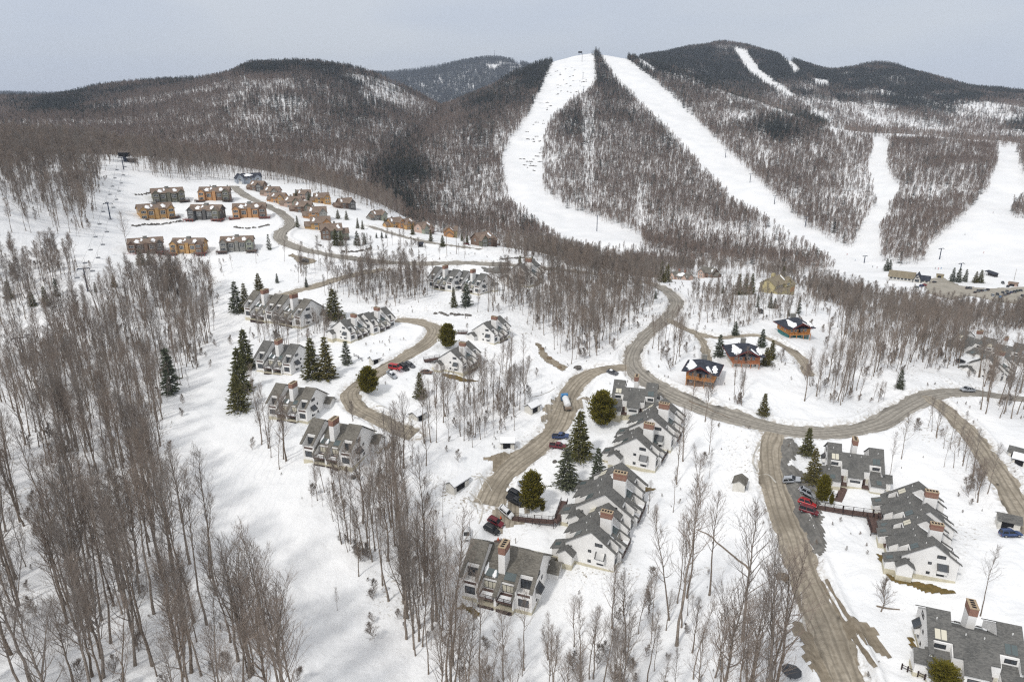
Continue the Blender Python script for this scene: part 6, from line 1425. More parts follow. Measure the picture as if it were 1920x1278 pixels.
for q in [
 ('cedar1', 1128, 797, 735, 'big olive cedar at the left corner of the broad grey roof', 1.35), ('cedar1', 997, 956, 886, 'tall olive cedar behind the parked cars', 1.05), ('cedar1', 692, 737, 689, 'round olive cedar on the bend of the left lane', 1.35), ('cedar1', 840, 652, 608, 'round olive cedar by the dirt turn above the white gables', 1.3), ('cedar1', 1541, 941, 892, 'golden cedar beside the silver cars', .9),
 ('cedar0', 1765, 1290, 1246, 'golden cedar in front of the large grey roof at the bottom edge', 1.25), ('cedar1', 1017, 958, 938, 'tiny cedar right of the tall olive cedar', .8), ('cedar1', 1558, 946, 926, 'tiny cedar by the rail fence', .7),
 ('spruce2', 449, 768, 700, 'wide spruce at the lower end of the trees beside the ski run', 1.15), ('spruce0', 453, 735, 650, 'olive spruce stacked above the wide one beside the ski run', 1.0), ('spruce0', 463, 690, 615, 'tallest dark spruce beside the upper left white house', 1.05), ('cold', 445, 586, 526, 'dark spruce at the left end of the spruce trio', 1.0), ('spruce1', 462, 584, 530, 'middle spruce of the trio at the house row end', 1.0), ('spruce0', 487, 552, 511, 'topmost spruce of the trio behind the house row', 1.1),
 ('spruce1', 587, 710, 632, 'left one of the two tall spruces between the white houses', 1.15), ('spruce1', 614, 710, 630, 'right one of the two tall spruces between the white houses', 1.1), ('spruce0', 627, 598, 540, 'lone broad spruce between the two upper house rows', 1.35), ('thin', 650, 682, 638, 'thin snowy spruce above the rail fence', 1.5), ('thin', 322, 738, 650, 'thin spruce leaning over the ski run edge', 1.2), ('spruce0', 788, 746, 696, 'small dark spruce above the thicket', .95),
 ('spruce0', 1086, 858, 768, 'largest spruce beside the two pickups', 1.1), ('cold', 1062, 914, 836, 'bluish spruce below the two pickups', 1.15), ('cold', 1120, 902, 838, 'slender spruce before the white stepped gable', 1.0), ('spruce1', 851, 576, 538, 'left spruce of the pair below the distant white row', .9), ('cold', 875, 574, 530, 'right snowy spruce of the pair below the distant white row', 1.1),
 ('spruce0', 1512, 852, 800, 'olive spruce above the other by the grey roofed house', 1.0), ('spruce2', 1522, 903, 838, 'lower olive spruce beside the silver suv', .85), ('spruce0', 1431, 778, 736, 'lone spruce in the snow inside the road bend', 1.0), ('cold', 1348, 668, 626, 'spruce left of the reddish chalet', 1.1), ('cold', 1378, 628, 602, 'small spruce behind the reddish chalet', 1.2), ('spruce2', 1436, 684, 650, 'wide yew green tree right of the reddish chalet', 1.3), ('spruce1', 1446, 672, 637, 'spruce behind the wide tree by the reddish chalet', 1.2), ('cold', 1428, 650, 616, 'spruce at the back right corner of the reddish chalet', 1.1), ('cold', 1686, 728, 692, 'lone bluish spruce on the snow left of the far right houses', 1.0)]:
    k, px, py, top, lb, wd = q; evergreen(k, px, py, top, lb, wide=wd * (1.0 if 'cedar' in k else 1.12), group='evergreens of the village')
MORE = [('cold',1444,577,556,'on the knoll above the chalets'),('cold',1452,578,558,'on the knoll above the chalets'),('thin',1420,576,552,'on the knoll above the chalets'),('cold',1478,592,577,'on the knoll above the chalets'),('thin',1497,588,556,'on the knoll above the chalets'),('thin',1372,572,552,'on the knoll above the chalets'),('cold',1355,550,534,'left of the tan house'),
 ('spruce0',1384,552,512,'among the birches by the tan house'),('spruce1',1397,552,512,'among the birches by the tan house'),('spruce1',1408,552,512,'among the birches by the tan house'),('spruce0',1467,528,498,'behind the tan house'),('spruce1',1240,530,488,'beside the brick house'),('spruce2',1250,528,494,'beside the brick house'),('spruce0',1230,520,496,'beside the brick house'),('cold',1229,560,545,'at the top bend of the main road'),
 ('thin',505,468,438,'right of the grey duplex'),('spruce2',265,496,464,'before the brown duplex'),('spruce1',281,496,468,'before the brown duplex'),('spruce0',630,460,428,'by the green and brown house'),('spruce0',640,460,432,'by the green and brown house'),('spruce1',558,426,404,'above the road loop'),('cold',670,460,432,'on the snow right of the road loop'),('cold',684,458,436,'on the snow right of the road loop'),('spruce2',634,410,392,'on the bank behind the orange houses'),('spruce2',650,412,394,'on the bank behind the orange houses'),('spruce1',671,428,408,'beside the lower road'),('spruce1',680,430,412,'beside the lower road'),('spruce0',556,372,354,'behind the sage gabled house'),('spruce0',580,378,360,'left of the bright ochre house'),
 ('spruce1',808,452,430,'by the small houses on the lower road'),('spruce0',830,462,440,'by the small houses on the lower road'),('spruce0',876,458,440,'by the small houses on the lower road'),('spruce1',866,452,438,'by the small houses on the lower road'),('spruce0',722,424,408,'by the small houses on the lower road'),('spruce0',774,440,420,'by the small houses on the lower road'),('cold',706,446,436,'on the snow below the lower road'),('cold',716,446,434,'on the snow below the lower road'),('cold',724,446,436,'on the snow below the lower road'),
 ('spruce0',975,500,478,'behind the pointed white gable'),('spruce0',998,498,480,'behind the pointed white gable'),('cold',575,538,520,'on the open slope below the duplexes'),('cold',520,530,512,'on the open slope below the duplexes'),
 ('spruce0',18,560,526,'left of the chairlift'),('spruce2',62,574,546,'left of the chairlift'),('spruce1',88,574,536,'left of the chairlift'),('thin',108,556,520,'left of the chairlift'),('spruce2',25,510,494,'left of the chairlift'),('thin',180,548,528,'right of the chairlift'),('spruce0',215,538,515,'right of the chairlift'),('spruce1',313,545,520,'in the big wood left of the ski run'),('thin',316,700,650,'in the big wood left of the ski run'),
 ('cold',1661,508,484,'left of the ski lodge'),('cold',1667,508,486,'left of the ski lodge'),('cold',1785,528,501,'in the clump right of the ski lodge'),('cold',1796,529,502,'in the clump right of the ski lodge'),('cold',1809,528,504,'in the clump right of the ski lodge'),('spruce0',1828,530,508,'in the clump right of the ski lodge'),('spruce0',1837,530,505,'in the clump right of the ski lodge'),('spruce2',1600,566,538,'in the brown valley wood'),('spruce2',1735,560,548,'in the brown valley wood'),('spruce1',1516,478,450,'at the foot of the right ski slope'),
 ('cold',396,362,346,'above the half orange duplex'),('cold',404,362,349,'above the half orange duplex'),('cold',428,362,346,'above the half orange duplex'),('spruce1',462,390,382,'above the orange duplex'),('spruce1',471,390,382,'above the orange duplex')]
_seen = {}
for k, px, py, top, wd in MORE:
    n = _seen.get(wd, 0); _seen[wd] = n + 1
    lk = {'cold': 'small snowy spruce', 'thin': 'thin see-through spruce', 'spruce0': 'dark pointed spruce', 'spruce1': 'narrow green spruce', 'spruce2': 'broad bushy evergreen'}[k]
    evergreen(k, px, py, top, f'{lk} {wd}', wide=1.0 + .2 * g2.random(), group='evergreens of the village')
# bare trees standing alone, and birches
M['birch_bark'] = mat('birch_bark', (.62, .58, .52), .8, noise=(2.5, .4))
def lone(f, px, py, top, label, bark=None, name='bare_tree', wide=1.0):
    a = hit(px, py, h); base = np.array([a[0], a[1], settle(a[0], a[1])]); lo, hi = 1.0, 45.0
    for _ in range(30):
        m = (lo + hi) / 2
        if project(base + [0, 0, m])[1] > top: lo = m
        else: hi = m
    tr, cr, _, H, _2 = LONE[f] if isinstance(f, str) else NEAR_T[f]; s = lo / H; o = empty(name, base, g2.random() * 6.28); o.scale = (s * wide, s * wide, s)
    t = link('trunk', tr, o); link('crown', cr, o)
    if bark: t.data = tr.copy(); t.data.materials[0] = M[bark]
    tag(o, label, 'tree', 'bare trees standing apart'); NOGO.append((a[0], a[1], 1.5))
LONE = {}
for nm, k in (('orchard', dict(H=7, nb=26, start=.22, spread=1.15, rad=.13, level=3, twig_r=.018)), ('bush', dict(H=5, nb=30, start=.04, spread=1.5, rad=.06, level=3, twig_r=.016))):
    T, C = bare_tree(g2, **k); LONE[nm] = (one('trunk', T, M['bark'], True), one('crown', C, M['twig']), None, k['H'], '')
for q in [(2, 1838, 1154, 1030, 'tall lone bare tree with small round top behind the bottom right roof', None), ('orchard', 1651, 1146, 1090, 'small rounded bare tree on the snow by the old grass', None), (0, 1172, 705, 652, 'single bare tree at the road junction', None), (1, 1215, 962, 905, 'bare tree right of the stepped white gables', None), (2, 1262, 960, 880, 'slim bare tree on open snow right of the stepped houses', None),
          (3, 1322, 790, 700, 'forked bare tree beside the main road below the nearest chalet', None), (1, 1296, 770, 700, 'bare tree at the road edge below the nearest chalet', None), (2, 1664, 905, 815, 'tall bare tree at the right corner of the grey roofed house', None), (0, 1690, 860, 780, 'bare tree behind the grey roofed house', None), (2, 1288, 1120, 905, 'tall slim bare tree on the snow left of the muddy driveway', None), (0, 1330, 1115, 930, 'bare tree nearest the muddy driveway', None), (2, 1270, 1130, 975, 'slim leaning bare tree left of the driveway', None),
          (1, 240, 470, 400, 'bare tree beside the brown duplex', None), ('bush', 1465, 680, 655, 'low grey bush on the open snow right of chalets', None), ('orchard', 662, 790, 755, 'small bare tree below the cedar bend', None), ('orchard', 1190, 935, 900, 'small bare tree before the stepped white wall', None), (2, 905, 1010, 0.0, '', None)][:-1]:
    lone(q[0], q[1], q[2], q[3], q[4], q[5])
for px, py, tp, lb in [(1394, 552, 500, 'pale birch left of the tan house'), (1372, 552, 495, 'pale birch left of the three dark spruces'), (1414, 548, 508, 'pale birch nearest the tan house')]: lone(0, px, py, tp, lb, 'birch_bark', 'birch_tree', 1.2)
# ------------------------------------------------------------------ chairlifts
M['tower_steel'] = mat('tower_steel', (.05, .065, .10), .5, .4); M['cable'] = mat('cable', (.03, .03, .03), .5, .5); M['lift_grey'] = mat('lift_grey', (.12, .12, .125), .6); M['chair_grey'] = mat('chair_grey', (.33, .34, .36), .6)
def lift_tower(px, py, top, az, label, arm=5.0, base=None, group='chairlift towers', name='lift_tower', pole=.38):
    if base is None: a = hit(px, py, h); base = np.array([a[0], a[1], settle(a[0], a[1])])
    lo, hi = 2.0, 60.0
    for _ in range(30):
        m = (lo + hi) / 2
        if project(base + [0, 0, m])[1] > top: lo = m
        else: hi = m
    H = lo; t = empty(name, base, az)
    b = MB(); b.tube([(0, 0, -1), (0, 0, H)], [pole, pole * .75], 10); b.build('pole', M['tower_steel'], t)
    b = MB(); b.box(-arm / 2, arm / 2, -.2, .2, H, H + .4); b.build('crossarm', M['tower_steel'], t)
    for s in (-1, 1): b = MB(); b.box(s * arm / 2 - .12, s * arm / 2 + .12, -1.3, 1.3, H - .02 - .35, H - .02); b.build('sheave', M['lift_grey'], t)
    tag(t, label, 'lift tower', group); return base + [0, 0, H - .3], az
def net_at(px, py, names=('ski_mountain', 'right_peaks')):
    best = None
    for k in names:
        S = NETS[k][:CREST[k]]; a, b, dep = project(S); d = (a - px) ** 2 + (b - py) ** 2; j = np.unravel_index(np.argmin(d + np.where(dep < 100, 1e9, 0)), d.shape)
        if best is None or d[j] < best[0] - 4: best = (d[j], S[j])
    return best[1].copy()
A0 = hit(230, 305, h); A1 = hit(60, 672, h); LAZ = math.atan2(A1[1] - A0[1], A1[0] - A0[0]) + math.pi / 2
tw = [lift_tower(232, 318, 296, LAZ, 'top chairlift tower beside the dark lift station', 5), lift_tower(207, 410, 382, LAZ, 'chairlift tower on the upper ski run left of the duplexes', 5), lift_tower(165, 546, 504, LAZ, 'blue chairlift tower at the narrow clearing', 5.2), lift_tower(46, 672, 634, LAZ, 'grey chairlift tower lowest on the left', 5.6)]
t = empty('lift_station', (0, 0, 0)); b = MB(); b.box(-3, 3, -4, 4, 4.5, 8.0); b.build('drive_housing', M['dark'], t); b = MB(); b.box(-1, 1, -1, 1, -1, 4.498); b.build('mast', M['tower_steel'], t)
b = MB(); b.box(3.4, 9, -3, 3, -1, 2.6); b.build('hut', WALLC['charcoal'], t); b = MB(); b.box(3.0, 9.4, -3.4, 3.4, 2.602, 3.1); b.build('hut_roof_snow', M['clean_snow'], t); spot(t, 235, 303, (1, .02), 'dark chairlift top station with snowy hut', 'lift station', None, .9, 6)
nxt = tw[-1][0] + (tw[-1][0] - tw[-2][0]) * .9; line = [q[0] for q in tw] + [nxt]
side = np.array([math.cos(LAZ), math.sin(LAZ), 0])
chair_proto = None
def make_chair():
    t = empty('lift_chair', (0, 0, 0)); b = MB(); b.tube([(0, 0, 0), (0, .15, -1.3), (0, 0, -2.4)], .05, 5); b.build('hanger', M['lift_grey'], t)
    b = MB(); b.box(-1.0, 1.0, -.3, .35, -3.1, -3.0); b.build('seat', M['chair_grey'], t); b = MB(); b.box(-1.0, 1.0, .36, .43, -3.1, -2.4); b.build('backrest', M['chair_grey'], t); b = MB(); b.tube([(-1.0, .4, -3.0), (-1.0, .3, -2.42), (1.0, .3, -2.42), (1.0, .4, -3.0)], .05, 5); b.build('bail', M['lift_grey'], t); return t
nch = 0
for s, wd in ((-1, 'right'), (1, 'left')):
    P = []
    for i in range(len(line) - 1):
        p, q = line[i], line[i + 1]
        for j in range(14):
            u = j / 14; z = p * (1 - u) + q * u; z = z + side * (-s) * 2.5; z[2] -= 4 * u * (1 - u) * 2.0; P.append(z)
    b = MB(); b.tube(P, .035, 4, cap=False); tag(b.build('lift_cable', M['cable']), f'{"up" if s < 0 else "down"}hill haul cable of the chairlift left of the village', 'cable', 'chairlift cables')
    P = np.array(P); L = np.r_[0, np.cumsum(np.linalg.norm(np.diff(P, axis=0), axis=1))]; d = 14.0 + 8 * (s > 0)
    while d < L[-1]:
        c = np.array([np.interp(d, L, P[:, k]) for k in range(3)]); px, py, dep = project(c)
        if 0 < px < 1920 and py < 900:
            if chair_proto is None: chair_proto = o = make_chair()
            else: o = copy_tree(chair_proto)
            o.location = c; o.rotation_euler = (0, 0, LAZ); nch += 1
            wh = 'above the upper ski run' if py < 420 else 'between the two blue and grey towers' if py > 545 else 'between the upper towers'
            tag(o, f'empty chairlift chair hanging {wh}', 'chair', 'chairlift chairs')
        d += 23
for px, py, top, lb in [(1117, 434, 404, 'lift tower at the foot of the left ski trail'), (1108, 366, 352, 'lift tower in the tree strip below the peak'), (1094, 176, 162, 'lift tower on the rocky part of the left trail'), (1092, 150, 136, 'lift tower near the top of the left trail'), (1091, 116, 100, 'lift tower just below the summit'), (1326, 262, 250, 'uppermost lift tower beside the long right trail'), (1363, 294, 281, 'second lift tower beside the long right trail'), (1408, 341, 326, 'third lift tower beside the long right trail'), (1455, 384, 367, 'fourth lift tower beside the long right trail'), (1508, 424, 407, 'lowest lift tower beside the long right trail')]:
    B = net_at(px, py); lift_tower(px, py, top, math.pi / 2 * 0, lb, 5, base=B, group='lift towers on the ski mountain', pole=.5)
for px, py, top, lb in [(1620, 492, 480, 'lift tower on the flat base of the slopes'), (1763, 486, 466, 'tall lift tower right of the tree island'), (1801, 510, 494, 'lift tower behind the spruce clump')]:
    B = net_at(px, py); hz = settle(B[0], B[1]) if np.hypot(B[0], B[1]) < R1 else -99; B[2] = max(B[2], hz); lift_tower(px, py, top, .3, lb, 5, base=B, group='lift towers on the ski mountain', pole=.5)
t = empty('summit_station', net_at(1088, 101)); b = MB(); b.box(-5, 5, -3, 3, 5, 9); b.build('housing', M['dark'], t)
for s in (-1, 1): b = MB(); b.box(s * 3 - .5, s * 3 + .5, -.5, .5, -3, 4.998); b.build('leg', M['tower_steel'], t)
tag(t, 'dark lift station on the summit between the two trails', 'lift station')
t = empty('radio_mast', NETS['distant_mountain'][CREST['distant_mountain'] - 6, int(120 * .72)] * 1.0)
q = NETS['distant_mountain'][:CREST['distant_mountain']]; a_, b_, _ = project(q); j = np.unravel_index(np.argmin((a_ - 926) ** 2 + (b_ - 112) ** 2), a_.shape); t.location = q[j]
b = MB(); b.tube([(0, 0, -5), (0, 0, 62)], [2.0, .8], 6); b.build('mast', M['lift_grey'], t); b = MB(); b.box(-5, 5, -4, 4, -3, 9); b.build('hut', M['lift_grey'], t); tag(t, 'thin radio mast on the far blue summit', 'mast')
# ------------------------------------------------------------------ rocks and ledges
M['rock'] = mat('rock', (.13, .12, .11), .9, noise=(.9, .4), bump=(2, .6, .2)); M['brown_rock'] = mat('brown_rock', (.20, .15, .095), .9, noise=(.9, .45), bump=(2, .6, .2))
def rock_mesh(g, sx, sy, sz, n=2):
    bm = bmesh.new(); bmesh.ops.create_icosphere(bm, subdivisions=n, radius=1)
    for v in bm.verts: k = 1 + .3 * vnoise(v.co.x * 2 + sx * 7, v.co.y * 2 + v.co.z * 3, .9, 3); v.co = Vector((v.co.x * sx * k, v.co.y * sy * k, v.co.z * sz * k))
    me = bpy.data.meshes.new('rock'); bm.to_mesh(me); bm.free(); return me
mb = MB(); gr_ = np.random.default_rng(5)
for (x0, x1, y0, y1, n) in [(1030, 1085, 125, 145, 9), (1040, 1105, 150, 178, 20), (1010, 1060, 190, 215, 5), (1000, 1030, 222, 240, 4), (985, 1015, 245, 275, 6), (978, 1018, 288, 312, 12), (975, 1000, 312, 330, 3)]:
    for _ in range(n):
        c = net_at(x0 + (x1 - x0) * gr_.random(), y0 + (y1 - y0) * gr_.random(), ('ski_mountain',)); L = 1.2 + 4.5 * gr_.random() ** 1.6
        m = 7; up = [(c[0] + (i / (m - 1) - .5) * 2 * L, c[1] + gr_.normal(0, 1.2), c[2] + .2 + gr_.normal(0, .35) + (.5 + .8 * gr_.random()) * math.sin(math.pi * i / (m - 1))) for i in range(m)]
        lo_ = [(x, y - 1.2, z - 1.5) for x, y, z in up]; bk = [(x, y + 3, c[2] - .3) for x, y, z in up]
        mb.add(up + lo_ + bk, [(i, i + 1, m + i + 1, m + i) for i in range(m - 1)] + [(i + 1, i, 2 * m + i, 2 * m + i + 1) for i in range(m - 1)])
tag(mb.build('rock_ledges', M['rock']), 'dark rock ledges breaking through the snow of the left ski trail', 'rocks', kind='stuff')
def boulder(px, py, s, label, m='rock', name='boulder'):
    a = hit(px, py, h); o = link(name, rock_mesh(gr_, s[0], s[1], s[2])); o.data.materials.append(M[m]); o.location = (a[0], a[1], a[2] + s[2] * .25); o.rotation_euler = (0, 0, gr_.random() * 3); tag(o, label, 'boulder', 'boulders in the snow')
boulder(1467, 1084, (1.5, 1.0, 1.3), 'brown boulder at the end of the fallen log', 'brown_rock'); boulder(1083, 690, (1.6, 1.2, 1.0), 'dark boulder beside the brook near the road'); boulder(663, 895, (.9, .8, .6), 'small dark boulder at the wood edge'); boulder(1040, 866, (.8, .7, .6), 'grey boulder beside the lane'); boulder(600, 460, (1.6, 1, .6), 'flat boulder in the snow inside the road loop')
patch('brook', [(1003, 644), (1014, 648), (1030, 664), (1052, 684), (1070, 690), (1050, 697), (1030, 682), (1010, 664)], M['mud'], 'muddy brook with stones at the foot of the wood', .16, .5, 1.0)
for i, (px, py, s, lb) in enumerate([(1016, 655, 1.1, 'uppermost stone in the brook'), (1030, 672, 1.3, 'middle stone in the brook'), (1049, 689, 1.0, 'lowest stone in the brook')]): boulder(px, py, (s, s * .8, s * .6), lb, 'brown_rock')
# dark stone terraces by the duplexes and the snowy retaining walls
for i, (pts, lb) in enumerate([([(252, 424), (285, 421), (340, 415)], 'long stone terrace wall below the ochre duplex'), ([(440, 426), (470, 428), (505, 422)], 'broken stone wall below the orange duplex'), ([(640, 472), (665, 472), (694, 466)], 'dark retaining wall on the snow right of the road loop'), ([(256, 366), (280, 362)], 'rock bank left of the dark olive duplex'), ([(822, 587), (850, 590), (882, 592)], 'row of dark rocks on the snow below the spruce pair'), ([(945, 487), (968, 484), (1000, 486)], 'rocky bank behind the pointed white gable')]):
    m_ = MB()
    P = smooth_line(np.array([hit(*p, h)[:2] for p in pts]), 1.4)
    for x, y in P:
        for k in range(2):
            s = .5 + .7 * gr_.random(); q = rock_mesh(gr_, s, s * .8, s * .7, 1); x1, y1 = x + gr_.normal(0, .6), y + gr_.normal(0, .6); z = settle(x1, y1)
            m_.add([(v.co.x + x1, v.co.y + y1, v.co.z + z + .2) for v in q.vertices], [tuple(p.vertices) for p in q.polygons]); bpy.data.meshes.remove(q)
    tag(m_.build('stone_wall', M['rock']), lb, 'stone wall')
# ------------------------------------------------------------------ decks, fences, logs, cones, people
def walkway(pts, label, wd=1.9, up=1.0, rails=(-1, 1)):
    P = [hit(*p[:2], h) for p in pts]; zz = [settle(p[0], p[1]) + (q[2] if len(q) > 2 else up) for p, q in zip(P, pts)]
    t = empty('walkway', P[0]); O = Vector(P[0]); Q = [Vector((p[0], p[1], z)) - O for p, z in zip(P, zz)]
    d = MB(); f = MB()
    for a, b in zip(Q[:-1], Q[1:]):
        u = (b - a); L = u.length; u.normalize(); n = Vector((-u.y, u.x, 0)).normalized() * wd / 2
        v = [a + n, a - n, b - n, b + n]; d.add([tuple(p) for p in v] + [tuple(p - Vector((0, 0, .3))) for p in v], [(3, 2, 1, 0), (4, 5, 6, 7), (0, 1, 5, 4), (1, 2, 6, 5), (2, 3, 7, 6), (3, 0, 4, 7)])
        m = max(1, int(L / 1.8))
        for s in rails:
            for zt, th in ((1.0, .1), (.55, .06), (.25, .06)):
                q = [a + n * s * .97 + Vector((0, 0, zt)), b + n * s * .97 + Vector((0, 0, zt))]; f.tube(q, th * .6, 4)
            for i in range(m + 1):
                p = a.lerp(b, i / m) + n * s * .97; f.box(p.x - .07, p.x + .07, p.y - .07, p.y + .07, p.z - (1.6 if i % 2 else .0), p.z + 1.05)
    d.build('deck', M['deck'], t); f.build('railing', M['rail'], t); tag(t, label, 'walkway', 'deck walkways to the houses')
walkway([(962, 972, .3), (1000, 979, .8), (1040, 988, 1.8), (1047, 982, 1.9), (1058, 948, 1.6)], 'brown deck walkway from the parked cars to the stepped houses')
walkway([(1530, 951, .3), (1580, 961, .6), (1636, 973, 1.3), (1678, 981, 1.6)], 'long dark walkway from the red cars to the stepped houses'); walkway([(1634, 977, 1.2), (1643, 1005, 1.2)], 'short dark walkway branch beside the lower stepped house', 2.6)
walkway([(795, 678, .5), (826, 676, 1.2)], 'short deck before the white gable by the left cars', 2.2); walkway([(858, 625, .4), (876, 627, 1.0)], 'short deck behind the round cedar', 2.0)
walkway([(1571, 940, .1), (1582, 915, .1), (1578, 906, .2)], 'brown path to the dark entry of the grey roofed house', 1.9, rails=())
walkway([(932, 1012, .12), (941, 1030, .12)], 'short brown path behind the nearest townhouse', 1.8, rails=())
def fence(pts, label):
    P = [hit(*p, h) for p in pts]; t = empty('rail_fence', P[0]); O = np.array(P[0]); r = MB()
    for i, p in enumerate(P):
        q = p - O; b = MB(); b.box(q[0] - .1, q[0] + .1, q[1] - .1, q[1] + .1, q[2] - .4, q[2] + 1.35); b.build('post', M['rail'], t)
        if i: 
            for z in (.55, 1.05): r.tube([tuple(P[i - 1] - O + [0, 0, z]), tuple(q + [0, 0, z])], .07, 5)
    r.build('rail', M['rail'], t); tag(t, label, 'fence')
fence([(1690, 1254), (1701, 1259), (1720, 1268), (1733, 1274), (1745, 1282)], 'dark rail fence at the bottom right before the townhouse'); fence([(1549, 926), (1560, 930), (1569, 933)], 'dark rail fence between cedar and brown path'); fence([(664, 668), (672, 672), (679, 677)], 'dark rail fence by the small shelter')
def log(pts, r, label):
    Q = smooth_line(np.array([hit(*p, h)[:2] for p in pts]), 1.5); Q = Q + gr_.normal(0, r * .5, Q.shape); P = [(x, y, settle(x, y)) for x, y in Q]; b = MB(); b.tube([(p[0], p[1], p[2] + r * .4) for p in P], [r * (1 - .5 * i / len(P)) for i in range(len(P))], 7); tag(b.build('fallen_log', M['bark']), label, 'log')
log([(1407, 1072), (1385, 1050), (1360, 1030), (1335, 1008), (1306, 992)], .24, 'long fallen log on the snow left of the driveway'); log([(1645, 1136), (1688, 1143)], .2, 'thin fallen branch under the small rounded tree'); log([(1290, 752), (1340, 772), (1368, 784)], .25, 'fallen trunk beside the main road below the chalet')
M['orange'] = mat('cone_orange', (.75, .12, .03), .6)
for px, py, lb in [(934, 1012, 'orange cone at the path behind the nearest townhouse'), (939, 972, 'orange cone beside the dark red suv')]:
    a = hit(px, py, h); t = empty('traffic_cone', (a[0], a[1], a[2] + .05)); b = MB(); b.tube([(0, 0, .06), (0, 0, .95)], [.24, .05], 10); b.build('cone', M['orange'], t); b = MB(); b.box(-.3, .3, -.3, .3, -.1, .058); b.build('base', M['black_trim'], t); tag(t, lb, 'cone')
for px, py, top, lb in [(856, 476, 420, 'tall pole in front of the tan house on the lower road'), (838, 480, 424, 'pale pole left of the tall one'), (1901, 526, 504, 'thin pole beside the car park hut'), (967, 1018, 1008, 'short dark pole in the snow behind the nearest townhouse')]:
    a = hit(px, py, h); lo, hi = .8, 40
    for _ in range(30):
        m = (lo + hi) / 2
        if project(a + [0, 0, m])[1] > top: lo = m
        else: hi = m
    b = MB(); b.tube([(0, 0, -.5), (0, 0, lo)], [.16, .1] if lo > 5 else [.1, .09], 8); o = b.build('pole', M['bark']); o.location = a; tag(o, lb, 'pole', 'poles')
# dark canopy at the bottom edge
a = hit(1482, 1272, h); t = empty('canopy', a); b = MB(); k = 8; b.add([(1.9 * math.cos(6.283 * i / k), 1.9 * math.sin(6.283 * i / k), 1.9) for i in range(k)] + [(0, 0, 2.7)] + [(1.9 * math.cos(6.283 * i / k), 1.9 * math.sin(6.283 * i / k), 1.8) for i in range(k)] + [(0, 0, 2.6)], [(i, (i + 1) % k, k) for i in range(k)] + [(k + 1 + (i + 1) % k, k + 1 + i, 2 * k + 1) for i in range(k)] + [(i, k + 1 + i, k + 1 + (i + 1) % k, (i + 1) % k) for i in range(k)]); b.build('cover', M['metal_dark'], t)
b = MB(); b.tube([(0, 0, -.3), (0, 0, 2.6)], .09, 8); b.build('post', M['rail'], t); tag(t, 'dark eight sided canopy at the bottom edge among saplings', 'canopy')
# culvert
a = hit(570, 492, h); t = empty('culvert', a); t.rotation_euler = (0, 0, .15); b = MB(); k = 12; v = []
for y in (-1.5, 2.5):
    for rr in (2.6, 2.2): v += [(rr * math.cos(math.pi * i / k), y, rr * math.sin(math.pi * i / k) * .8) for i in range(k + 1)]
n = k + 1; b.add(v, [(i, i + 1, n + i + 1, n + i) for i in range(k)] + [(i, 2 * n + i, 2 * n + i + 1, i + 1) for i in range(k)] + [(n + i, n + i + 1, 3 * n + i + 1, 3 * n + i) for i in range(k)]); b.build('pipe', M['lift_grey'], t)
b = MB(); b.prism_y(1.0, 1.2, [(2.15 * math.cos(math.pi * i / k), 2.15 * math.sin(math.pi * i / k) * .8) for i in range(k + 1)]); b.build('opening', M['dark'], t); tag(t, 'arched culvert under the road bend', 'culvert')
# skiers: one body mesh grown over a skeleton, skis as a part
def person_mesh():
    me = bpy.data.meshes.new('person'); J = [(0, 0, .95), (0, 0, 1.2), (0, 0, 1.45), (0, .02, 1.55), (0, .03, 1.68), (.2, 0, 1.42), (.33, .1, 1.15), (.3, .35, 1.05), (-.2, 0, 1.42), (-.33, .1, 1.15), (-.3, .35, 1.05), (.11, 0, .9), (.13, .08, .5), (.13, 0, .06), (-.11, 0, .9), (-.13, .08, .5), (-.13, 0, .06)]
    E = [(0, 1), (1, 2), (2, 3), (3, 4), (2, 5), (5, 6), (6, 7), (2, 8), (8, 9), (9, 10), (0, 11), (11, 12), (12, 13), (0, 14), (14, 15), (15, 16)]; me.from_pydata(J, E, [])
    o = bpy.data.objects.new('person', me); COL.objects.link(o); o.modifiers.new('skin', 'SKIN'); sv = me.skin_vertices[0].data
    for i, r in enumerate([.17, .17, .18, .07, .12, .09, .065, .05, .09, .065, .05, .11, .085, .07, .11, .085, .07]): sv[i].radius = (r, r)
    sv[0].use_root = True; o.modifiers.new('sub', 'SUBSURF').levels = 1; dg = bpy.context.evaluated_depsgraph_get(); m2 = bpy.data.meshes.new_from_object(o.evaluated_get(dg)); bpy.data.objects.remove(o); return m2
PM = person_mesh(); sk = MB()
for s in (-1, 1): sk.box(s * .13 - .05, s * .13 + .05, -.8, .9, 0, .03)
SKM = sk.mesh('skis', M['dark']); JK = [PAINT[c] for c in ('red', 'bright_blue', 'black', 'maroon', 'grey')]
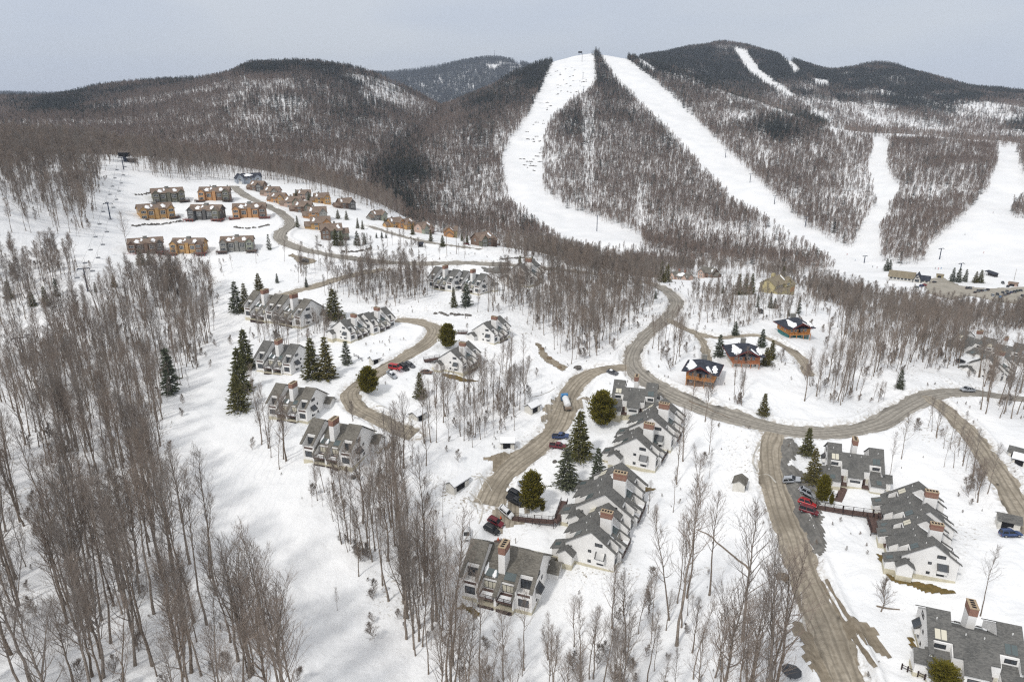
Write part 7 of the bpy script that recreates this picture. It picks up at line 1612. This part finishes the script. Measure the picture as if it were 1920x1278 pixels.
for i, (px, py, lb) in enumerate([(1588, 478, 'skier high on the flat foot of the right trail'), (1604, 490, 'skier on the flat left of the base tower'), (1632, 500, 'skier right of the base tower'), (1642, 506, 'skier left of the spruces by the lodge'), (1750, 512, 'skier above the lodge roof'), (1757, 514, 'skier in the group right of the lodge'), (1764, 511, 'skier furthest right of the lodge group'), (1812, 440, 'skier halfway down the far right trail'), (1862, 400, 'skier high on the far right trail'), (1204, 450, 'skier at the foot of the left trail'), (1845, 475, 'skier low on the far right slope')]):
    B = net_at(px, py); B[2] = max(B[2], settle(B[0], B[1]) if np.hypot(B[0], B[1]) < R1 else -99); me = PM.copy(); me.materials.clear(); me.materials.append(JK[i % 5]); o = link('person', me); o.location = B; o.rotation_euler = (0, 0, i); o.scale = (1.15,) * 3
    link('skis', SKM, o); tag(o, lb + ' in a ' + ('red', 'blue', 'black', 'maroon', 'grey')[i % 5] + ' jacket', 'person', 'skiers')
# snow fence screen by the far right wood
a = hit(1893, 598, h); t = empty('timber_screen', a); t.rotation_euler = (0, 0, .1)
for i in range(12): b = MB(); x = -4.4 + i * .8; b.box(x - .22, x + .22, -.1, .1, -1, 5.5); b.build('board', M['rail'], t)
for z in (.8, 4.4): b = MB(); b.box(-4.7, 4.7, .102, .25, z, z + .3); b.build('beam', M['rail'], t)
tag(t, 'dark slatted timber screen at the far right above the houses', 'screen')
# ------------------------------------------------------------------ the air between here and the far mountain
hz = MB(); hz.box(-7500, 5500, -300, 6300, -700, 540)
hm = bpy.data.materials.new('haze_air'); hm.use_nodes = True; hn = hm.node_tree.nodes; hn.clear()
ho = hn.new('ShaderNodeOutputMaterial'); hv = hn.new('ShaderNodeVolumePrincipled'); hv.inputs['Color'].default_value = (.72, .82, 1.0, 1); hv.inputs['Density'].default_value = .00008; hv.inputs['Anisotropy'].default_value = .2
hm.node_tree.links.new(hv.outputs[0], ho.inputs['Volume'])
tag(hz.build('haze', hm), 'thin bluish haze over the valley and mountains', 'haze', kind='stuff')
build_woods()
finish_forest()
